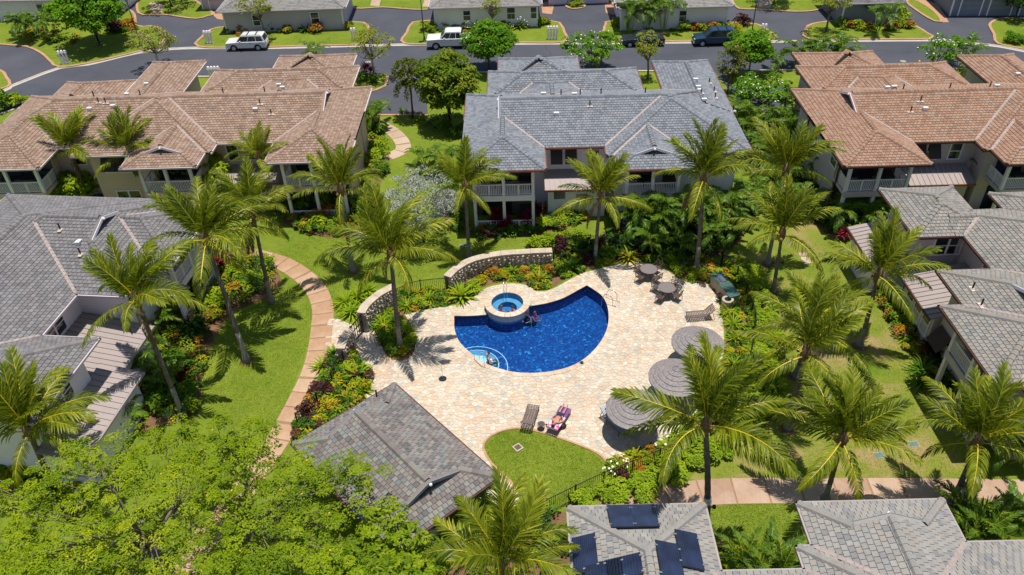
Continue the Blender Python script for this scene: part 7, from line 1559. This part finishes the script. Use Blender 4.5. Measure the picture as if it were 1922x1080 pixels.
    for x in xs:
        for s in (-1, 1):
            pr = [(r * .60, -.10), (r * .93, -.10), (r, -.06), (r, .06), (r * .93, .10), (r * .60, .10)]
            mb = MB(); k = 20; vs = [(rr * math.cos(2 * math.pi * j / k), yy, rr * math.sin(2 * math.pi * j / k)) for rr, yy in pr for j in range(k)]; mb.add(vs, [(i * k + j, (i + 1) * k + j, (i + 1) * k + (j + 1) % k, i * k + (j + 1) % k) for i in range(5) for j in range(k)]); wh = thing('wheel', None, None, (x, s * (W / 2 - .11), r)); wh.parent = rt; mb.build('tyre', 'tyre', wh)
            mb = MB(); vs = [(rr * math.cos(2 * math.pi * j / k), s * yy, rr * math.sin(2 * math.pi * j / k)) for rr, yy in ((r * .62, .09), (r * .55, .06), (r * .2, .075), (.005, .08)) for j in range(k)]; mb.add(vs, [(i * k + j, i * k + (j + 1) % k, (i + 1) * k + (j + 1) % k, (i + 1) * k + j)[::-s] for i in range(3) for j in range(k)]); mb.build('rim', 'alu', wh)
    for s in (-1, 1):
        zh = top[1][1] - .16; mb = MB(); mb.box(-L / 2 - .012, -L / 2 + .2, s * (W / 2 - .38) - .17, s * (W / 2 - .38) + .17 + .0, zh - .07, zh + .07); mb.build('headlight', 'head', rt)
        zt_ = top[-2][1] - .18; mb = MB(); mb.box(L / 2 - .12, L / 2 + .015, s * (W / 2 - .16) - .1, s * (W / 2 - .16) + .1, zt_ - .14, zt_ + .12); mb.build('taillight', 'tail', rt)
        mb = MB(); mb.box(bf + .45, bf + .6, s * (W / 2 + .08) - .11, s * (W / 2 + .08) + .11, belt + .0, belt + .15); mb.build('mirror', col, rt)
        for x in (lerp(bf, bb, .5), lerp(bf, bb, .80)): mb = MB(); mb.box(x - .09, x + .05, s * W / 2 - .02, s * W / 2 + .02, belt - .14, belt - .1); mb.build('door_handle', 'trim', rt)
        if rails: mb = MB(); mb.tube([(rf + .25, s * (yr - .08), zr - .01), (rf + .3, s * (yr - .08), zr + .06), (rb - .3, s * (yr - .08), zr + .06), (rb - .2, s * (yr - .08), zr - .01)], .02, 5); mb.build('roof_rail', 'trim', rt)
    if rails:
        for t in (.3, .7): x = lerp(rf, rb, t); mb = MB(); mb.box(x - .04, x + .04, -yr + .05, yr - .05, zr + .05, zr + .085); mb.build('roof_bar', 'trim', rt)
    for x in (-L / 2 - .02, L / 2 - .1): mb = MB(); mb.box(x, x + .12, -W / 2 + .1, W / 2 - .1, .30, .52); mb.build('bumper', 'trim' if x > 0 else col, rt)
    mb = MB(); mb.box(-L / 2 - .025, -L / 2 + .05, -.42, .42, .55, .72); mb.build('grille', 'trim', rt); mb = MB(); mb.box(L / 2 + .021, L / 2 + .03, -.16, .16, .55, .65); mb.build('number_plate', 'plate', rt)
    if bed:
        x0, x1, zt2 = bed; mb = MB(); mb.box(x0, x1, -W / 2 + .16, W / 2 - .16, zt2 - .02, zt2 + .012); mb.build('cargo_bed', 'trim', rt)
    return rt
cx, cy = P(464, 96); car('white estate wagon with dark roof bars parked at the kerb', 'car', (cx, cy + .75), R(-1), 4.65, 1.8, 'car_white', [(-2.32, .66), (-2.25, .98), (-.95, 1.06), (2.2, 1.08), (2.32, .9)], 1.06, 1, (-1.05, -.45, 2.0, 2.28, 1.74), (-1.42, 1.38), .37, rails=True)
cx, cy = P(850, 93); car('white crew cab pickup truck parked at the kerb', 'pickup truck', (cx, cy + .9), R(-1), 5.85, 2.0, 'car_white', [(-2.92, .8), (-2.85, 1.16), (-1.35, 1.24), (2.85, 1.24), (2.92, 1.1)], 1.22, 1, (-1.4, -.75, 1.0, 1.2, 1.94), (-1.88, 1.82), .41, bed=(1.3, 2.8, 1.22), name='pickup_truck')
cx, cy = P(1207, 88.5); car('dark graphite sedan parked behind the sparse tree', 'car', (cx, cy + .75), R(-1), 4.8, 1.82, 'car_graphite', [(-2.4, .58), (-2.3, .82), (-1.0, .96), (1.6, 1.0), (2.3, .98), (2.4, .8)], .95, 1, (-1.15, -.2, 1.05, 2.0, 1.45), (-1.5, 1.42), .33, roofw=.70)
cx, cy = P(1342, 87); car('dark teal blue wagon parked before the white cottage', 'car', (cx, cy + .75), R(-1), 4.7, 1.85, 'car_blue', [(-2.35, .62), (-2.25, .92), (-1.15, 1.04), (2.2, 1.06), (2.35, .9)], 1.03, 1, (-1.25, -.45, 2.02, 2.3, 1.74), (-1.45, 1.4), .36, rails=True)
# ================================================================ PEOPLE
M['skin'] = plain('skin', (.46, .25, .16), .5, .06); M['skin2'] = plain('skin_tan', (.34, .17, .10), .5, .06); M['hair'] = plain('dark_hair', (.03, .018, .012), .6); M['hair2'] = plain('brown_hair', (.10, .05, .025), .6)
M['navy'] = plain('navy_cloth', (.015, .025, .07), .8); M['pinkc'] = plain('pink_cloth', (.62, .03, .22), .8); M['purplec'] = plain('purple_cloth', (.16, .08, .42), .8); M['whitec'] = plain('white_cloth', (.7, .7, .68), .8); M['eye'] = plain('eye', (.02, .015, .012), .3); M['mouth'] = plain('lips', (.32, .10, .09), .5); M['capc'] = plain('pale_cap', (.55, .5, .45), .8)
def person(label, loc, rz, J, skin='skin', hair='hair', cloth=(), tilt=None):
    """J: joint name -> position relative to the pelvis. One continuous skinned body with fingers."""
    rt = thing('person', label, 'person', loc, rz)
    V = []; E = []; Rr = []
    def v(p, r): V.append(tuple(p)); Rr.append(r); return len(V) - 1
    J = {k: Vector(q) for k, q in J.items()}
    pel = v(J['pelvis'], .135); ab = v(J['pelvis'].lerp(J['chest'], .5), .12); ch = v(J['chest'], .15); nk = v(J['neck'], .058); E += [(pel, ab), (ab, ch), (ch, nk)]
    hd = J['head']; ax = (hd - J['neck']).normalized(); jw = v(J['neck'].lerp(hd, .55), .068); h1 = v(hd, .095); h2 = v(hd + ax * .09, .078); E += [(nk, jw), (jw, h1), (h1, h2)]
    for s in 'LR':
        sh = v(J['sh' + s], .062); el = v(J['el' + s], .043); wr = v(J['wr' + s], .03); E += [(ch, sh), (sh, el), (el, wr)]
        d = (J['wr' + s] - J['el' + s]).normalized(); sd = d.cross(Vector((0, 0, 1)));
        if sd.length < .1: sd = Vector((1, 0, 0))
        sd.normalize(); pm = v(J['wr' + s] + d * .08, .034); E.append((wr, pm))
        for q, (o, l) in enumerate(((-.03, .075), (-.01, .088), (.01, .082), (.03, .065))):
            a = J['wr' + s] + d * .10 + sd * o; f1 = v(a + d * l * .5 + Vector((0, 0, -.006)), .010); f2 = v(a + d * l + Vector((0, 0, -.022)), .008); E += [(pm, f1), (f1, f2)]
        t1 = v(J['wr' + s] + d * .06 + sd * -.045, .011); t2 = v(J['wr' + s] + d * .10 + sd * -.06, .009); E += [(wr, t1), (t1, t2)]
        hp = v(J['hp' + s], .098); kn = v(J['kn' + s], .062); an = v(J['an' + s], .042); to = v(J['to' + s], .032); E += [(pel, hp), (hp, kn), (kn, an), (an, to)]
    me = bpy.data.meshes.new('body'); me.from_pydata(V, E, []); me.materials.append(M[skin]); o = obj('body', me, rt)
    o.modifiers.new('skin', 'SKIN'); o.modifiers['skin'].use_smooth_shade = True
    for q, r_ in zip(me.skin_vertices[0].data, Rr): q.radius = (r_, r_)
    me.skin_vertices[0].data[pel].use_root = True
    o.modifiers.new('sub', 'SUBSURF').levels = 1; o.modifiers['sub'].render_levels = 1
    fw = J.get('face', Vector((0, 1, 0))) ; fw = (fw - ax * fw.dot(ax)).normalized(); sd = fw.cross(ax).normalized(); c = hd + ax * .03
    mb = MB()                                # hair: cap over the back and top of the skull
    vs = []; n, m = 12, 6
    for j in range(m + 1):
        t = j / m * 1.75
        for i in range(n):
            a = 2 * math.pi * i / n; d = ax * math.cos(t) + (sd * math.cos(a) + fw * math.sin(a)) * math.sin(t); k = .118 + (.0 if d.dot(fw) < .3 else -.02)
            vs.append(c + ax * .03 + d * k + fw * -.012)
    mb.add(vs, [(j * n + i, j * n + (i + 1) % n, (j + 1) * n + (i + 1) % n, (j + 1) * n + i)[::-1] for j in range(m) for i in range(n) if not (j >= 3 and vs[j * n + i] .copy().__sub__(c).dot(fw) > .03)]); mb.build('hair', hair, rt, smooth=True)
    for s in (-1, 1):
        e = c + fw * .088 + sd * .034 * s; mb = MB(); mb.lathe([(.001, .012), (.012, 0), (.001, -.012)], 8); mb.build('eye', 'eye', rt, loc=e)
        e = c + sd * .098 * s; mb = MB(); mb.lathe([(.001, .03), (.016, .0), (.001, -.03)], 8); mb.build('ear', skin, rt, loc=e)
    mb = MB(); mb.tube([c + fw * .085 + ax * .012, c + fw * .112 - ax * .028], [.009, .017], 6); mb.build('nose', skin, rt)
    mb = MB(); mb.tube([c + fw * .085 - ax * .055 + sd * .025, c + fw * .093 - ax * .055, c + fw * .085 - ax * .055 - sd * .025], .007, 5); mb.build('mouth', 'mouth', rt)
    for nm, mt, segs in cloth:
        mb = MB()
        for a, b, r0, r1 in segs: A, B = J[a], J[b]; mb.tube([A, A.lerp(B, .5), B] if True else None, [r0, (r0 + r1) / 2, r1], 10)
        mb.build(nm, mt, rt, smooth=True)
    return rt
SH = [('pelvis', 'hpL', .155, .135), ('pelvis', 'hpR', .155, .135), ('hpL', 'mL', .118, .10), ('hpR', 'mR', .118, .10)]
TOP = [('pelvis', 'chest', .145, .168), ('chest', 'shL', .13, .075), ('chest', 'shR', .13, .075)]
def pose(kind):
    if kind == 'lie':                        # on the back, feet towards -y
        J = dict(pelvis=(0, 0, 0), chest=(0, .42, .05), neck=(0, .58, .09), head=(0, .74, .13), face=(0, .0, 1), shL=(.19, .46, .05), elL=(.33, .22, .0), wrL=(.24, .0, .05), shR=(-.19, .46, .05), elR=(-.33, .24, .0), wrR=(-.22, .02, .05), hpL=(.1, -.06, 0), hpR=(-.1, -.06, 0), knL=(.13, -.48, .04), knR=(-.12, -.48, .06), anL=(.12, -.90, .0), anR=(-.1, -.90, .01), toL=(.15, -.96, .13), toR=(-.13, -.96, .14))
    elif kind == 'recline':
        J = dict(pelvis=(0, 0, 0), chest=(0, .30, .34), neck=(0, .40, .48), head=(0, .46, .64), face=(0, -1, .3), shL=(.2, .32, .36), elL=(.32, .12, .16), wrL=(.22, -.10, .1), shR=(-.2, .32, .36), elR=(-.33, .1, .18), wrR=(-.2, -.12, .12), hpL=(.1, -.06, .0), hpR=(-.1, -.06, .0), knL=(.13, -.46, .2), knR=(-.12, -.46, .12), anL=(.12, -.82, .0), anR=(-.1, -.88, .0), toL=(.14, -.92, .10), toR=(-.12, -.98, .10))
    elif kind == 'sit':
        J = dict(pelvis=(0, 0, 0), chest=(0, -.03, .42), neck=(0, 0, .58), head=(0, .03, .74), face=(0, 1, -.1), shL=(.19, -.02, .46), elL=(.28, .1, .22), wrL=(.2, .32, .12), shR=(-.19, -.02, .46), elR=(-.3, .06, .24), wrR=(-.2, .3, .12), hpL=(.1, .06, 0), hpR=(-.1, .06, 0), knL=(.14, .46, .02), knR=(-.13, .46, .05), anL=(.14, .54, -.40), anR=(-.12, .66, -.36), toL=(.15, .70, -.44), toR=(-.13, .82, -.4))
    else:                                    # standing, arms spread on the water
        J = dict(pelvis=(0, 0, 0), chest=(0, 0, .42), neck=(0, .01, .58), head=(0, .04, .74), face=(0, 1, 0), shL=(.19, 0, .46), elL=(.25, .16, .28), wrL=(.18, .38, .34), shR=(-.19, 0, .46), elR=(-.27, .12, .26), wrR=(-.16, .36, .32), hpL=(.1, 0, -.06), hpR=(-.1, 0, -.06), knL=(.11, .05, -.48), knR=(-.12, -.02, -.48), anL=(.11, .0, -.90), anR=(-.13, -.06, -.90), toL=(.12, .15, -.95), toR=(-.14, .1, -.95))
    for s in 'LR': J['m' + s] = tuple(np.array(J['hp' + s]) * .5 + np.array(J['kn' + s]) * .5)
    return J
fw_ = Vector((-math.sin(lz), math.cos(lz)))
person('person sunbathing on a pink towel in dark shorts with dark hair', (A2[0] + fw_.x * .95, A2[1] + fw_.y * .95, .53), lz, pose('lie'), 'skin', 'hair', [('shorts', 'navy', SH)])
z4 = along(A4, B4_); f4 = Vector((-math.sin(z4), math.cos(z4))); person('person reclining in the shade under the nearest umbrella in a purple top', (A4[0] + f4.x * 1.1, A4[1] + f4.y * 1.1, .52), z4, pose('recline'), 'skin2', 'hair2', [('shorts', 'navy', SH), ('shirt', 'purplec', TOP)])
x, y = P(941, 583, .45); person('person in a purple top sitting in the hot tub, left of two', (x, y, -.02), R(-25), pose('sit'), 'skin2', 'hair2', [('swim_top', 'purplec', TOP), ('shorts', 'navy', SH)])
x, y = P(962, 584, .45); person('person in a pink top sitting in the hot tub, right of two', (x, y, -.02), R(20), pose('sit'), 'skin', 'hair', [('swim_top', 'pinkc', TOP), ('shorts', 'navy', SH)])
x, y = P(991, 590, 0); person('dark haired person in navy standing in the pool against the hot tub', (x, y - .1, -.62), R(150), pose('stand'), 'skin', 'hair', [('swim_top', 'navy', TOP), ('shorts', 'navy', SH)])
x, y = P(1003, 589, 0); person('person in a bright pink top standing in the pool beside the hot tub', (x, y - .1, -.62), R(-120), pose('stand'), 'skin2', 'hair2', [('swim_top', 'pinkc', TOP), ('shorts', 'navy', SH)])
x, y = P(917, 679, -.1); person('person in white shorts sitting on the pool steps with legs in the water', (x, y, -.16), R(-75), pose('sit'), 'skin', 'hair', [('shorts', 'whitec', SH)])
